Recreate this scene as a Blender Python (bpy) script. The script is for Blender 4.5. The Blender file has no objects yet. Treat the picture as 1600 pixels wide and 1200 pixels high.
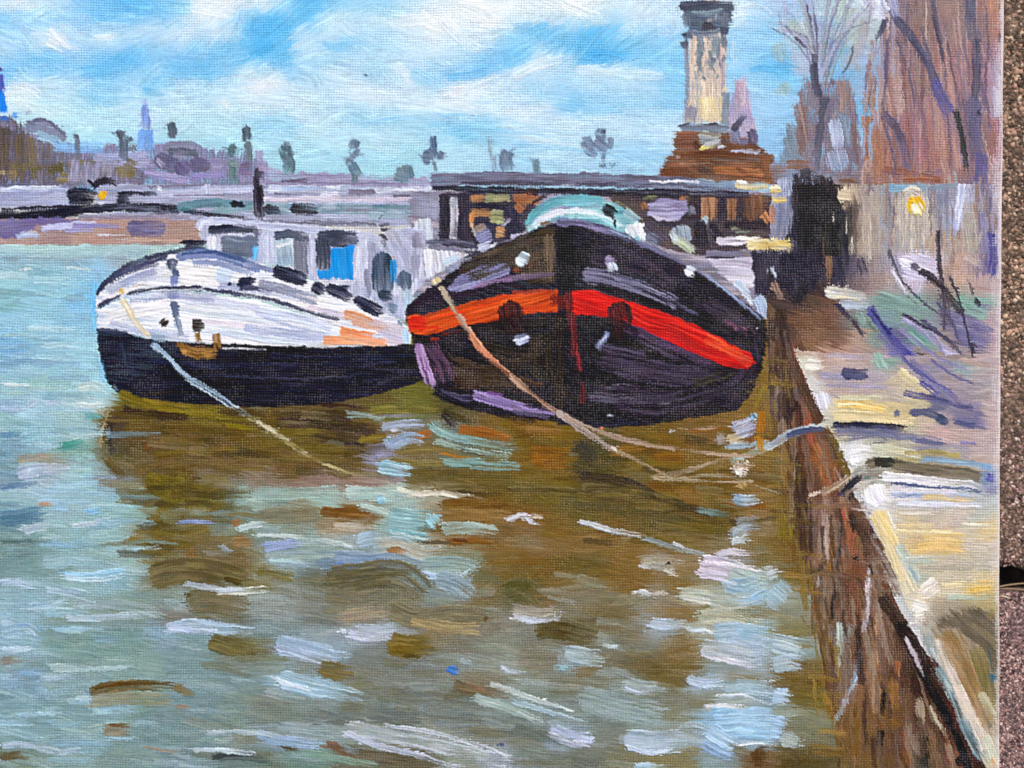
# Close-up of an oil painting of moored barges, lying on paving stones outdoors.
import bpy, bmesh, math, random
import numpy as np
K = 0.0002                       # one unit of the painting grid = 0.2 mm
TOP = 0.018                      # the canvas face stands 18 mm above the paving
scene = bpy.context.scene
def W2(px, py, z=0.0): return ((px - 800.0) * K, (600.0 - py) * K, z)

# ---------------------------------------------------------------- camera
cam_data = bpy.data.cameras.new('camera'); cam = bpy.data.objects.new('camera', cam_data)
scene.collection.objects.link(cam); scene.camera = cam
CAM_H = 0.32 * 50 / 36
cam.location = (0, 0, TOP + CAM_H); cam.rotation_euler = (0, 0, 0)
cam_data.sensor_width = 36; cam_data.lens = 50; cam_data.clip_start = 0.01; cam_data.clip_end = 50
cam_data.dof.use_dof = True; cam_data.dof.focus_distance = CAM_H; cam_data.dof.aperture_fstop = 6.3
# ---------------------------------------------------------------- sky and sun (bright, veiled daylight from the upper right)
world = bpy.data.worlds.new('World'); scene.world = world; world.use_nodes = True
nt = world.node_tree; nt.nodes.clear()
sky = nt.nodes.new('ShaderNodeTexSky'); sky.sky_type = 'NISHITA'; sky.sun_disc = False
SUN_EL, SUN_AZ = math.radians(46), math.radians(28)          # azimuth measured from +Y (top of the picture) towards +X
sky.sun_elevation = SUN_EL; sky.sun_rotation = SUN_AZ; sky.air_density = 1.0; sky.dust_density = 4.0; sky.ozone_density = 1.0
bg = nt.nodes.new('ShaderNodeBackground'); bg.inputs['Strength'].default_value = 0.10
wo = nt.nodes.new('ShaderNodeOutputWorld')
nt.links.new(sky.outputs[0], bg.inputs[0]); nt.links.new(bg.outputs[0], wo.inputs[0])
sun_data = bpy.data.lights.new('sun', 'SUN'); sun = bpy.data.objects.new('sun', sun_data); scene.collection.objects.link(sun)
sun_data.energy = 2.2; sun_data.angle = math.radians(6); sun_data.color = (1.0, 0.95, 0.89)
sun.rotation_euler = (-(math.pi / 2 - SUN_EL), 0, -SUN_AZ)
# ---------------------------------------------------------------- picture settings
vs = scene.view_settings; vs.view_transform = 'Standard'; vs.look = 'None'; vs.gamma = 1.0; vs.use_curve_mapping = False
vs.exposure = 0.22
scene.render.engine = 'CYCLES'; scene.cycles.max_bounces = 6

# ---------------------------------------------------------------- materials
def mat(name):
    m = bpy.data.materials.new(name); m.use_nodes = True
    n = m.node_tree.nodes; return m, n, m.node_tree.links, n['Principled BSDF']
def mth(n, l, op, a, b=None, c=None):
    q = n.new('ShaderNodeMath'); q.operation = op
    for i, v in enumerate((a, b, c)):
        if v is None: continue
        if isinstance(v, (int, float)): q.inputs[i].default_value = v
        else: l.new(v, q.inputs[i])
    return q.outputs[0]
def weave_nodes(n, l):
    """plain-weave thread pattern in canvas coordinates"""
    tc = n.new('ShaderNodeTexCoord'); sp = n.new('ShaderNodeSeparateXYZ'); l.new(tc.outputs['Object'], sp.inputs[0])
    x = mth(n, l, 'MULTIPLY_ADD', sp.outputs[0], 1 / K, 800.0); y = mth(n, l, 'MULTIPLY_ADD', sp.outputs[1], -1 / K, 600.0)
    def s(v, d, ph, amp): return mth(n, l, 'MULTIPLY', mth(n, l, 'SINE', mth(n, l, 'MULTIPLY_ADD', v, 1 / d, ph)), amp)
    wx = mth(n, l, 'ADD', x, mth(n, l, 'ADD', s(y, 47, 1, 1.3), s(y, 19, 0, .7)))
    wy = mth(n, l, 'ADD', y, mth(n, l, 'ADD', s(x, 53, 0, 1.2), s(x, 23, 2, .6)))
    cx = mth(n, l, 'COSINE', mth(n, l, 'MULTIPLY', wx, 2 * math.pi / 4.15)); cy = mth(n, l, 'COSINE', mth(n, l, 'MULTIPLY', wy, 2 * math.pi / 3.95))
    nz = n.new('ShaderNodeTexNoise'); nz.inputs['Scale'].default_value = 900; nz.inputs['Detail'].default_value = 1; l.new(tc.outputs['Object'], nz.inputs['Vector'])
    w = mth(n, l, 'ADD', cx, cy)
    amp = mth(n, l, 'MULTIPLY_ADD', nz.outputs['Fac'], 1.9, -.4)
    return mth(n, l, 'MULTIPLY', w, amp), tc            # about -1 .. 1
PAINT, n, l, bsdf = mat('oil_paint')
att = n.new('ShaderNodeAttribute'); att.attribute_name = 'paint'
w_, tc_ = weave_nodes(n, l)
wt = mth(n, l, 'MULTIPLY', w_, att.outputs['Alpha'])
tint = mth(n, l, 'MULTIPLY_ADD', wt, 0.06, 1.0)        # highlight on thread tops and shade in pits, put into the colour
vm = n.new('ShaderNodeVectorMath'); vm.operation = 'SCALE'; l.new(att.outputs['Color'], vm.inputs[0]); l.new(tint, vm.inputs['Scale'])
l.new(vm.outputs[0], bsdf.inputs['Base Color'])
fn = n.new('ShaderNodeTexNoise'); fn.inputs['Scale'].default_value = 2600; fn.inputs['Detail'].default_value = 2; l.new(tc_.outputs['Object'], fn.inputs['Vector'])
hgt = mth(n, l, 'ADD', mth(n, l, 'MULTIPLY', wt, .42), mth(n, l, 'MULTIPLY', fn.outputs['Fac'], .45))
bp = n.new('ShaderNodeBump'); bp.inputs['Distance'].default_value = .55 * K; bp.inputs['Strength'].default_value = 1.0
l.new(hgt, bp.inputs['Height']); l.new(bp.outputs[0], bsdf.inputs['Normal'])
bsdf.inputs['Roughness'].default_value = .46; bsdf.inputs['Specular IOR Level'].default_value = .16
CANVAS, n, l, bsdf = mat('primed_canvas')
w_, tc_ = weave_nodes(n, l)
bsdf.inputs['Base Color'].default_value = (.74, .71, .70, 1); bsdf.inputs['Roughness'].default_value = .8
bp = n.new('ShaderNodeBump'); bp.inputs['Distance'].default_value = .6 * K; l.new(w_, bp.inputs['Height']); l.new(bp.outputs[0], bsdf.inputs['Normal'])

# ---------------------------------------------------------------- the painter
# The picture is painted stroke by stroke into a colour / relief / owner grid that
# lies in the plane of the canvas (unit: 0.2 mm); the grid then becomes the paint meshes.
PX0, PY0, PX1, PY1 = -240.0, -140.0, 1567.5, 1340.0
CELL = 1.25
GW = int((PX1 - PX0) / CELL) + 1
GH = int((PY1 - PY0) / CELL) + 1
COL = np.full((GH, GW, 3), 0.80, np.float32)
REL = np.zeros((GH, GW), np.float32)      # paint thickness
THN = np.ones((GH, GW), np.float32)       # 1 = thin paint, weave shows
OWN = np.zeros((GH, GW), np.int32)        # which part the cell belongs to
DIR = np.zeros((GH, GW), np.float32)      # brush direction
DRG = np.ones((GH, GW), np.float32)       # how far the bristles dragged the colour
OWNERS = [('canvas_ground',)]
OWN_IX = {('canvas_ground',): 0}
_tab = np.random.default_rng(11).random((256, 256)).astype(np.float32)
_cnt = [0]
CUR = [0]

def part(*path):
    if path not in OWN_IX:
        OWN_IX[path] = len(OWNERS); OWNERS.append(path)
    CUR[0] = OWN_IX[path]

def new_piece(*path):
    OWNERS.append(path); CUR[0] = len(OWNERS) - 1

_tf = _tab.ravel()
def vn(u, v, seed=0):
    u = np.asarray(u, np.float32) + np.float32((seed * 37.31) % 251 + 512); v = np.asarray(v, np.float32) + np.float32((seed * 17.77) % 241 + 512)
    iu = u.astype(np.int32); iv = v.astype(np.int32)
    fu = u - iu; fv = v - iv
    fu = fu * fu * (3 - 2 * fu); fv = fv * fv * (3 - 2 * fv)
    i0 = iu & 255; i1 = (iu + 1) & 255; j0 = (iv & 255) << 8; j1 = ((iv + 1) & 255) << 8
    a = _tf[j0 + i0]; c = _tf[j1 + i0]
    a = a + (_tf[j0 + i1] - a) * fu; c = c + (_tf[j1 + i1] - c) * fu
    return a + (c - a) * fv

def ss(x, a, b):
    t = np.clip((x - a) / (b - a), 0, 1)
    return t * t * (3 - 2 * t)

WPX, WPY = 4.15, 3.95                      # weave pitch
def weave(x, y):
    wx = x + 1.3 * np.sin(y / 47 + 1) + .7 * np.sin(y / 19.0); wy = y + 1.2 * np.sin(x / 53) + .6 * np.sin(x / 23 + 2)
    return 0.25 * (2 + np.cos(2 * np.pi * wx / WPX) + np.cos(2 * np.pi * wy / WPY))

def hx(c):
    if not isinstance(c, str): return np.asarray(c, np.float32)
    c = c.lstrip('#')
    if len(c) == 3: c = ''.join(k * 2 for k in c)
    return np.array([int(c[i:i + 2], 16) / 255 for i in (0, 2, 4)], np.float32)

def pal(col):
    if isinstance(col, str): return np.stack([hx(c) for c in col.split()])
    return np.atleast_2d(np.asarray(col, np.float32))

def pts_of(p):
    if isinstance(p, str):
        return np.array([[float(k) for k in q.split(',')] for q in p.split()], np.float64)
    return np.asarray(p, np.float64)

def curve(p, step):
    p = pts_of(p)
    if len(p) == 1: p = np.vstack([p, p + [0.5, 0]])
    if len(p) > 2:
        q = np.vstack([2 * p[0] - p[1], p, 2 * p[-1] - p[-2]])
        out = []
        for i in range(1, len(q) - 2):
            t = np.linspace(0, 1, 12, endpoint=False)[:, None]
            a, b, c, d = q[i - 1], q[i], q[i + 1], q[i + 2]
            out.append(.5 * ((2 * b) + (c - a) * t + (2 * a - 5 * b + 4 * c - d) * t * t + (-a + 3 * b - 3 * c + d) * t ** 3))
        p = np.vstack(out + [p[-1:]])
    seg = np.hypot(*np.diff(p, axis=0).T); s = np.concatenate([[0], np.cumsum(seg)])
    L = s[-1]; n = max(3, int(L / step) + 1)
    si = np.linspace(0, L, n)
    x = np.interp(si, s, p[:, 0]); y = np.interp(si, s, p[:, 1])
    tx = np.gradient(x); ty = np.gradient(y); m = np.hypot(tx, ty) + 1e-9
    f4 = np.float32
    return x.astype(f4), y.astype(f4), (-ty / m).astype(f4), (tx / m).astype(f4), si, L

def put(X, Y, col, a, h, thin, keep, ang=0.0, drg=2.0):
    ix = ((X - PX0) / CELL + .5).astype(np.int32); iy = ((Y - PY0) / CELL + .5).astype(np.int32)
    ok = (ix >= 0) & (iy >= 0) & (ix < GW) & (iy < GH) & (a > 0.02)
    ix = ix[ok]; iy = iy[ok]; a = a[ok].astype(np.float32); col = col[ok]; h = h[ok]; thin = thin[ok]
    old = COL[iy, ix]; oh = REL[iy, ix]; ot = THN[iy, ix]; oo = OWN[iy, ix]
    COL[iy, ix] = old + (col - old) * a[:, None]
    REL[iy, ix] = oh * (1 - a * .55) + h * a
    THN[iy, ix] = ot + (thin - ot) * a
    if not keep: OWN[iy, ix] = np.where(a > .45, CUR[0], oo)
    hv = a > .4
    DIR[iy[hv], ix[hv]] = ang[ok][hv] if np.ndim(ang) else ang
    DRG[iy[hv], ix[hv]] = drg

def st(col, w, p, a=1.0, dry=0.0, h=.5, br=1.0, tap=0.0, mode='n', rag=1.0, keep=False, rnd=.5, w1=None, soft=0.0, fast=False, fade=.35):
    """one brush stroke: col = palette (first..last, spread by mode), w = width, p = points"""
    _cnt[0] += 1; sd = _cnt[0]
    ds = (.8 if fast else .62) * CELL
    x, y, nx, ny, s, L = curve(p, ds)
    if not soft and np.max(dry) >= .25: soft = .28 * w
    w1 = w if w1 is None else w1
    nT = max(4, int(max(w, w1) / ds) + 1)
    t = np.linspace(-1, 1, nT)
    S, Tt = np.meshgrid(s.astype(np.float32), t.astype(np.float32))
    f = S / max(L, 1e-6)
    hw = .5 * (w + (w1 - w) * f)
    hw = hw * (1 + .16 * (vn(S / 22, np.zeros_like(S) + 3.3, sd) - .5) * min(1, rag))
    if np.ndim(tap) == 0: tap = (0, tap)
    if tap[0]: hw = hw * (1 - tap[0] * (1 - ss(f, 0, .5)))
    if tap[1]: hw = hw * (1 - tap[1] * ss(f, .4, 1))
    D = Tt * hw
    X = x[None, :] + nx[None, :] * D; Y = y[None, :] + ny[None, :] * D
    if not fast:
      X = X + (vn(X / 9, Y / 9, sd + 1) - .5) * 1.5 * rag
      Y = Y + (vn(X / 9, Y / 9, sd + 2) - .5) * 1.5 * rag
    B = .62 * vn(D / 1.55 + 50, S / 55, sd) + .38 * vn(D / 3.6 + 9, S / 30, sd + 5)
    B = np.clip((B - .5) * 1.5 + .5, 0, 1)
    B2 = vn(D / 5 + 20, S / 26, sd + 7)
    inner = (1 - np.abs(Tt)) * hw
    wvt = weave(X, Y)
    isdry = np.max(dry) >= .1
    al = ss(inner + .9 + (B - .5) * 2.6 * rag + (wvt - .5) * 2.0 * rag, 0.0, 2.2 + (0 if isdry else soft)) * (.74 + .26 * ss(B + (B2 - .5) * .5, .15, .6))
    e0 = rnd * hw * (1 - np.sqrt(np.clip(1 - Tt ** 2, 0, 1))) + rag * 4 * (vn(D / 2.2 + 70, D * 0, sd + 8) - .45)
    e1 = rnd * hw * (1 - np.sqrt(np.clip(1 - Tt ** 2, 0, 1))) + rag * 7 * (vn(D / 1.9 + 30, D * 0, sd + 9) - .45)
    cap = min(1.0, L / (w + 8.0))
    al = al * ss(S - e0 * cap, -.5, 2.5 + (0 if isdry else soft)) * ss(L - S - e1 * cap, -.5, 3.5 + (0 if isdry else soft))
    if fade:
        al = al * (1 - fade * 1.6 * ss(f, .45, 1.0) * ss(.75 - B * .7 - wvt * .3, 0, .5))
    if np.ndim(dry) or dry:
        d0, d1 = (dry if np.ndim(dry) else (dry, dry))
        dd = d0 + (d1 - d0) * f
        sf = max(soft, .22 * w)
        edge = ss(inner, 0, sf) * ss(S, 0, sf * 1.6) * ss(L - S, 0, sf * 2.2)
        wv = wvt * .42 + B * .58 + (B2 - .5) * .5 + .04 * math.sin(sd)
        al = al * ss(wv - dd - (1 - edge) * .42, -.10, .14)
    P = pal(col)
    if len(P) > 1:
        if mode == 't': m = (Tt + 1) / 2 + (B - .5) * .5
        elif mode == 's': m = f + (B - .5) * .6
        else: m = (B2 - .5) * 1.5 + .5 + (B - .5) * .5
        m = np.clip(m, 0, .999) * (len(P) - 1)
        k = np.minimum(m.astype(int), len(P) - 2); m = (m - k)[..., None]
        c = P[k] * (1 - m) + P[k + 1] * m
    else:
        c = np.broadcast_to(P[0], S.shape + (3,)).copy()
    lum = P.mean()
    c = np.clip(c + ((B - .5) * .13 * br * (.35 + lum))[..., None] * np.array([1, 1, .95]), 0, 1)
    rim = ss(np.abs(Tt), .62, .92) * (1 - ss(np.abs(Tt), .95, 1.0)) * .5
    end = ss(S, L - 7, L - 3) * .45
    hh = h * (.25 + 1.0 * (B - .2) + rim + end)
    thin = np.full(S.shape, np.clip(1 - h * 1.15, 0, 1))
    put(X.ravel(), Y.ravel(), c.reshape(-1, 3).astype(np.float32), (al * a).ravel(), hh.ravel().astype(np.float32), thin.ravel().astype(np.float32), keep,
        np.broadcast_to(np.arctan2(-nx, ny), S.shape).ravel(), float(np.clip(L * .045, .7, 2.6)))

def dab(col, x, y, rx, ry, ang=0, **k):
    """a short pat of paint: a stroke of length 2rx, width 2ry"""
    ca, sa = math.cos(math.radians(ang)), math.sin(math.radians(ang))
    k.setdefault('rnd', 1.0)
    e = max(rx - .15 * ry, 1.5)
    st(col, 2 * ry, [(x - ca * e, y - sa * e), (x, y), (x + ca * e, y + sa * e)], **k)

def inpoly(X, Y, p):
    r = np.zeros(X.shape, bool); j = len(p) - 1
    for i in range(len(p)):
        xi, yi = p[i]; xj, yj = p[j]
        if yi != yj:
            c = ((yi > Y) != (yj > Y)) & (X < (xj - xi) * (Y - yi) / (yj - yi) + xi)
            r ^= c
        j = i
    return r

def grid_box(x0, y0, x1, y1):
    i0 = max(0, int((x0 - PX0) / CELL)); i1 = min(GW - 1, int((x1 - PX0) / CELL) + 1)
    j0 = max(0, int((y0 - PY0) / CELL)); j1 = min(GH - 1, int((y1 - PY0) / CELL) + 1)
    X, Y = np.meshgrid(PX0 + np.arange(i0, i1 + 1) * CELL, PY0 + np.arange(j0, j1 + 1) * CELL)
    return X, Y

def fill(col, p, ang=0, dry=0, h=.25, br=1.0, a=1.0, rough=2.0, long=60, keep=False, var=1.4, sm=False):
    """an area of paint bounded by a polygon, brushed along ang"""
    _cnt[0] += 1; sd = _cnt[0]
    p = pts_of(p)
    if sm: p = np.stack(curve(np.vstack([p, p[:1]]), 4)[:2], 1)[:-1]
    X, Y = grid_box(p[:, 0].min() - 4, p[:, 1].min() - 4, p[:, 0].max() + 4, p[:, 1].max() + 4)
    ca, sa = math.cos(math.radians(ang)), math.sin(math.radians(ang))
    U = X * ca + Y * sa; V = -X * sa + Y * ca
    V = V + (vn(U / 50, V / 50, sd + 3) - .5) * 8
    B = .6 * vn(V / 1.6, U / long, sd + 4) + .4 * vn(V / 4, U / (long * .6), sd + 5)
    B = np.clip((B - .5) * 1.4 + .5, 0, 1)
    k = (B - .5) * 2.6 * rough; wt = (weave(X, Y) - .5) * 1.3
    Xw = X + (vn(X / 9, Y / 9, sd) - .5) * 1.6 * rough + ca * k + wt; Yw = Y + (vn(X / 9, Y / 9, sd + 1) - .5) * 1.6 * rough + sa * k + wt
    e = .5 + .25 * rough
    m = (inpoly(Xw - e, Yw, p).astype(np.float32) + inpoly(Xw + e, Yw, p) + inpoly(Xw, Yw - e, p) + inpoly(Xw, Yw + e, p)) * .25
    ok = m > 0
    X = X[ok]; Y = Y[ok]; U = U[ok]; V = V[ok]; B = B[ok]; m = m[ok]
    B2 = vn(V / 14, U / (long * .8), sd + 6)
    al = a * m * (.8 + .2 * ss(B, .2, .6))
    if dry:
        al = al * ss(weave(X, Y) * .5 + B * .5 + (B2 - .5) * .5 - dry, -.16, .22)
    P = pal(col)
    mm = np.clip((B2 - .5) * var + .5 + (B - .5) * .4, 0, .999) * (len(P) - 1)
    if len(P) > 1:
        k = np.minimum(mm.astype(int), len(P) - 2); mm = (mm - k)[:, None]
        c = P[k] * (1 - mm) + P[k + 1] * mm
    else: c = np.broadcast_to(P[0], X.shape + (3,)).copy()
    c = np.clip(c + ((B - .5) * .13 * br * (.35 + P.mean()))[:, None], 0, 1)
    put(X, Y, c.astype(np.float32), al, (h * (.3 + B)).astype(np.float32), np.full(X.shape, max(0, 1 - h * 1.15), np.float32), keep, math.radians(ang), 4.0)

def field(p, ctl, sig=26, a=1.0, keep=False, h=.1, jit=.02, ang=lambda x, y: 0.0 * x, drag=1.0):
    """an area whose colour runs smoothly between control colours 'x,y,hex'"""
    _cnt[0] += 1; sd = _cnt[0]
    p = pts_of(p)
    X, Y = grid_box(p[:, 0].min(), p[:, 1].min(), p[:, 0].max(), p[:, 1].max())
    cx = np.array([c[0] for c in ctl], np.float32); cy = np.array([c[1] for c in ctl], np.float32); cc = np.stack([hx(c[2]) for c in ctl])
    q = 5.0
    gx = np.arange(X.min() - 30, X.max() + 40, q, dtype=np.float32); gy = np.arange(Y.min() - 30, Y.max() + 40, q, dtype=np.float32)
    GX, GY = np.meshgrid(gx, gy); lat = np.empty(GX.shape + (3,), np.float32)
    for j in range(0, len(gy), 16):
        d = (GX[j:j + 16, :, None] - cx) ** 2 * .55 + (GY[j:j + 16, :, None] - cy) ** 2 * 1.6
        d -= d.min(2, keepdims=True)
        wt = np.exp(-d / (2 * sig * sig))
        lat[j:j + 16] = (wt @ cc) / wt.sum(2, keepdims=True)
    m = inpoly(X, Y, p); X = X[m]; Y = Y[m]
    # patches of brushwork, each with its own direction; the bristles drag the colour with them
    pid = np.floor((X + 40 * vn(X / 40, Y / 25, sd + 8)) / 58) * 7 + np.floor((Y + 26 * vn(X / 50, Y / 30, sd + 9)) / 26) * 13
    th = np.radians(ang(X, Y) + 16 * (np.sin(pid * 12.9898) * 43758.5 % 1.0 - .5)).astype(np.float32)
    ca = np.cos(th); sa = np.sin(th)
    U = X * ca + Y * sa; V = Y * ca - X * sa
    V = V + (vn(U / 60, V / 60, sd + 6) - .5) * 10
    B = .6 * vn(V / 1.5, U / 48 + pid, sd + 4) + .4 * vn(V / 3.6, U / 30 + pid, sd + 5)
    B = np.clip((B - .5) * 1.5 + .5, 0, 1)
    k = (B - .5) * 20 * drag
    Xw = X - sa * k + (vn(X / 30, Y / 18, sd) - .5) * 24; Yw = Y + ca * k * .8 + (vn(X / 30, Y / 18, sd + 1) - .5) * 12
    thick = ss(vn(X / 45, Y / 22, sd + 7), .35, .7)
    fx = np.clip((Xw - gx[0]) / q, 0, len(gx) - 1.01); fy = np.clip((Yw - gy[0]) / q, 0, len(gy) - 1.01)
    i = fx.astype(int); j = fy.astype(int); fx = (fx - i)[:, None]; fy = (fy - j)[:, None]
    out = ((lat[j, i] * (1 - fx) + lat[j, i + 1] * fx) * (1 - fy) + (lat[j + 1, i] * (1 - fx) + lat[j + 1, i + 1] * fx) * fy).astype(np.float32)
    out += ((vn(X / 2, Y / 2, sd + 3) - .5) * jit + (B - .5) * (.02 + .05 * thick))[:, None]
    put(X, Y, np.clip(out, 0, 1), np.full(X.shape, a), (h * (.2 + thick * (.3 + .9 * B))).astype(np.float32), (1 - thick * .75).astype(np.float32), keep, th, 7.0)

def hatch(box, n, w, ln, ang, jit=.03, a=.85, h=.3, spread=12, dry=0, only=None, seed=0, br=1.0, bend=.15):
    """loose strokes that pick up the colour under them and drag it along ang(x,y)"""
    r = np.random.default_rng(1000 + seed + n)
    src = COL.copy()
    x0, y0, x1, y1 = box
    for _ in range(n):
        x = r.uniform(x0, x1); y = r.uniform(y0, y1)
        ix = int((x - PX0) / CELL); iy = int((y - PY0) / CELL)
        if not (0 <= ix < GW and 0 <= iy < GH): continue
        o = OWN[iy, ix]
        if only is not None and OWNERS[o][0] not in only: continue
        CUR[0] = o
        an = math.radians((ang(x, y) if callable(ang) else ang) + r.normal() * spread)
        l = r.uniform(*ln) / 2; ww = r.uniform(*w)
        dx, dy = math.cos(an) * l, math.sin(an) * l
        b = r.normal() * bend * l
        def pick(px, py):
            a_ = int(np.clip((px - PX0) / CELL, 0, GW - 1)); b_ = int(np.clip((py - PY0) / CELL, 0, GH - 1))
            return src[b_, a_]
        c = np.stack([pick(x - dx * .6, y - dy * .6), pick(x, y), pick(x + dx * .6, y + dy * .6)])
        if only is not None:
            e1 = OWN[int(np.clip((y + dy - PY0) / CELL, 0, GH - 1)), int(np.clip((x + dx - PX0) / CELL, 0, GW - 1))]
            e0 = OWN[int(np.clip((y - dy - PY0) / CELL, 0, GH - 1)), int(np.clip((x - dx - PX0) / CELL, 0, GW - 1))]
            if OWNERS[e1][0] not in only or OWNERS[e0][0] not in only: continue
        c = np.clip(c + r.normal(size=3) * jit * .18 + r.normal() * jit, 0, 1)
        st(c, ww, [(x - dx, y - dy), (x - dy * b / l, y + dx * b / l), (x + dx, y + dy)], a=a, h=h * r.uniform(.5, 1.3), dry=dry, mode='s', br=br, keep=True, fast=True, fade=0)

def finish():
    """the tooth of the canvas and the drag of the bristles break up every edge a little"""
    Y, X = np.mgrid[0:GH, 0:GW].astype(np.float32)
    px = X * CELL + PX0; py = Y * CELL + PY0
    nb = 20
    qa = np.round(np.mod(DIR, np.pi) / np.pi * nb) / nb * np.pi
    ca = np.cos(qa).astype(np.float32); sa = np.sin(qa).astype(np.float32)
    U = px * ca + py * sa; V = py * ca - px * sa + (vn(px / 40, py / 40, 60) - .5) * 6
    st1 = .6 * vn(V / 1.5, U / 34, 61) + .4 * vn(V / 3.3, U / 22, 62)
    st1 = np.clip((st1 - .5) * 1.7 + .5, 0, 1)
    names = sorted(set({'painted_reflection': 'painted_water'}.get(o[0], o[0]) for o in OWNERS))
    gi = np.array([names.index({'painted_reflection': 'painted_water'}.get(o[0], o[0])) for o in OWNERS], np.int16)[OWN]
    gs = np.array([{'painted_sky': .8, 'painted_water': .7, 'painted_quay': .4, 'painted_bank': .4, 'painted_right_trees': .6, 'painted_bare_tree': .35}.get(q_, .22) for q_ in names], np.float32)
    k = (st1 - .5) * 3.6 * DRG * gs[gi] / CELL
    ti = np.clip(X + ca * k, 0, GW - 1).astype(np.int32); tj = np.clip(Y + sa * k, 0, GH - 1).astype(np.int32)
    k = np.where(gi[tj, ti] == gi, k, k * .1)
    dx = ca * k + (vn(px / 3.1, py / 3.1, 63) - .5) * 1.2 + (vn(px / 8, py / 8, 64) - .5) * 1.3
    dy = sa * k + (vn(px / 3.1, py / 3.1, 65) - .5) * 1.2 + (vn(px / 8, py / 8, 66) - .5) * 1.3
    fx = np.clip(X + dx, 0, GW - 1.01); fy = np.clip(Y + dy, 0, GH - 1.01)
    i = fx.astype(np.int32); j = fy.astype(np.int32); fx = (fx - i)[..., None]; fy = (fy - j)[..., None]
    c = (COL[j, i] * (1 - fx) + COL[j, i + 1] * fx) * (1 - fy) + (COL[j + 1, i] * (1 - fx) + COL[j + 1, i + 1] * fx) * fy
    n = (vn(px / 2.2, py / 2.2, 67) - .5) * .07 + (vn(px / 13, py / 7, 68) - .5) * .04
    c *= (1 + n * (.5 + THN * .8) + (st1 - .5) * (.085 - .02 * (gi == names.index('painted_sky'))))[..., None]
    # in thin passages weave glints and pit shade go into the colour, in patches
    wv = weave(px, py)
    thr = ss(wv + (vn(px / 2.0, py / 2.0, 69) - .5) * .5 + (vn(px / 26, py / 20, 70) - .5) * .5, .80, 1.05) * THN
    lum = c.mean(2)
    c += (thr * np.clip(.55 - lum, 0, .4) * .55)[..., None] * np.array([1.0, .97, .95], np.float32)
    c -= (ss(.26 - wv + (vn(px / 2.0, py / 2.0, 72) - .5) * .4, .0, .3) * THN * np.clip(lum - .35, 0, .5) * .16)[..., None] * np.array([1.0, .9, .75], np.float32)
    c[..., 0] += (vn(px / 11, py / 6, 73) - .5) * .026; c[..., 2] += (vn(px / 11, py / 6, 74) - .5) * .03
    b = c.copy()
    for ax in (0, 1): b = (np.roll(b, 2, ax) + np.roll(b, 1, ax) + b + np.roll(b, -1, ax) + np.roll(b, -2, ax)) * .2
    sk = np.array([1.0 if q_ == 'painted_sky' else 0.0 for q_ in names], np.float32)[gi]
    c = c + (c - b) * (.75 - .5 * sk)[..., None]
    c = c + (1 - c) * (.055 * sk)[..., None] * np.array([.8, 1.0, 1.0], np.float32)
    COL[:] = np.clip(c, 0, 1)
    REL[:] = REL + (st1 - .5) * .17 * (.35 + np.clip(REL, 0, 1))
# ---------------------------------------------------------------- sky and water grounds
def rows(txt):
    out = []
    for ln in txt.strip().split('\n'):
        y, r = ln.split(':'); y = float(y)
        for q in r.split():
            x, c = q.split('#'); out.append((float(x), y, '#' + c))
    return out

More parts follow.
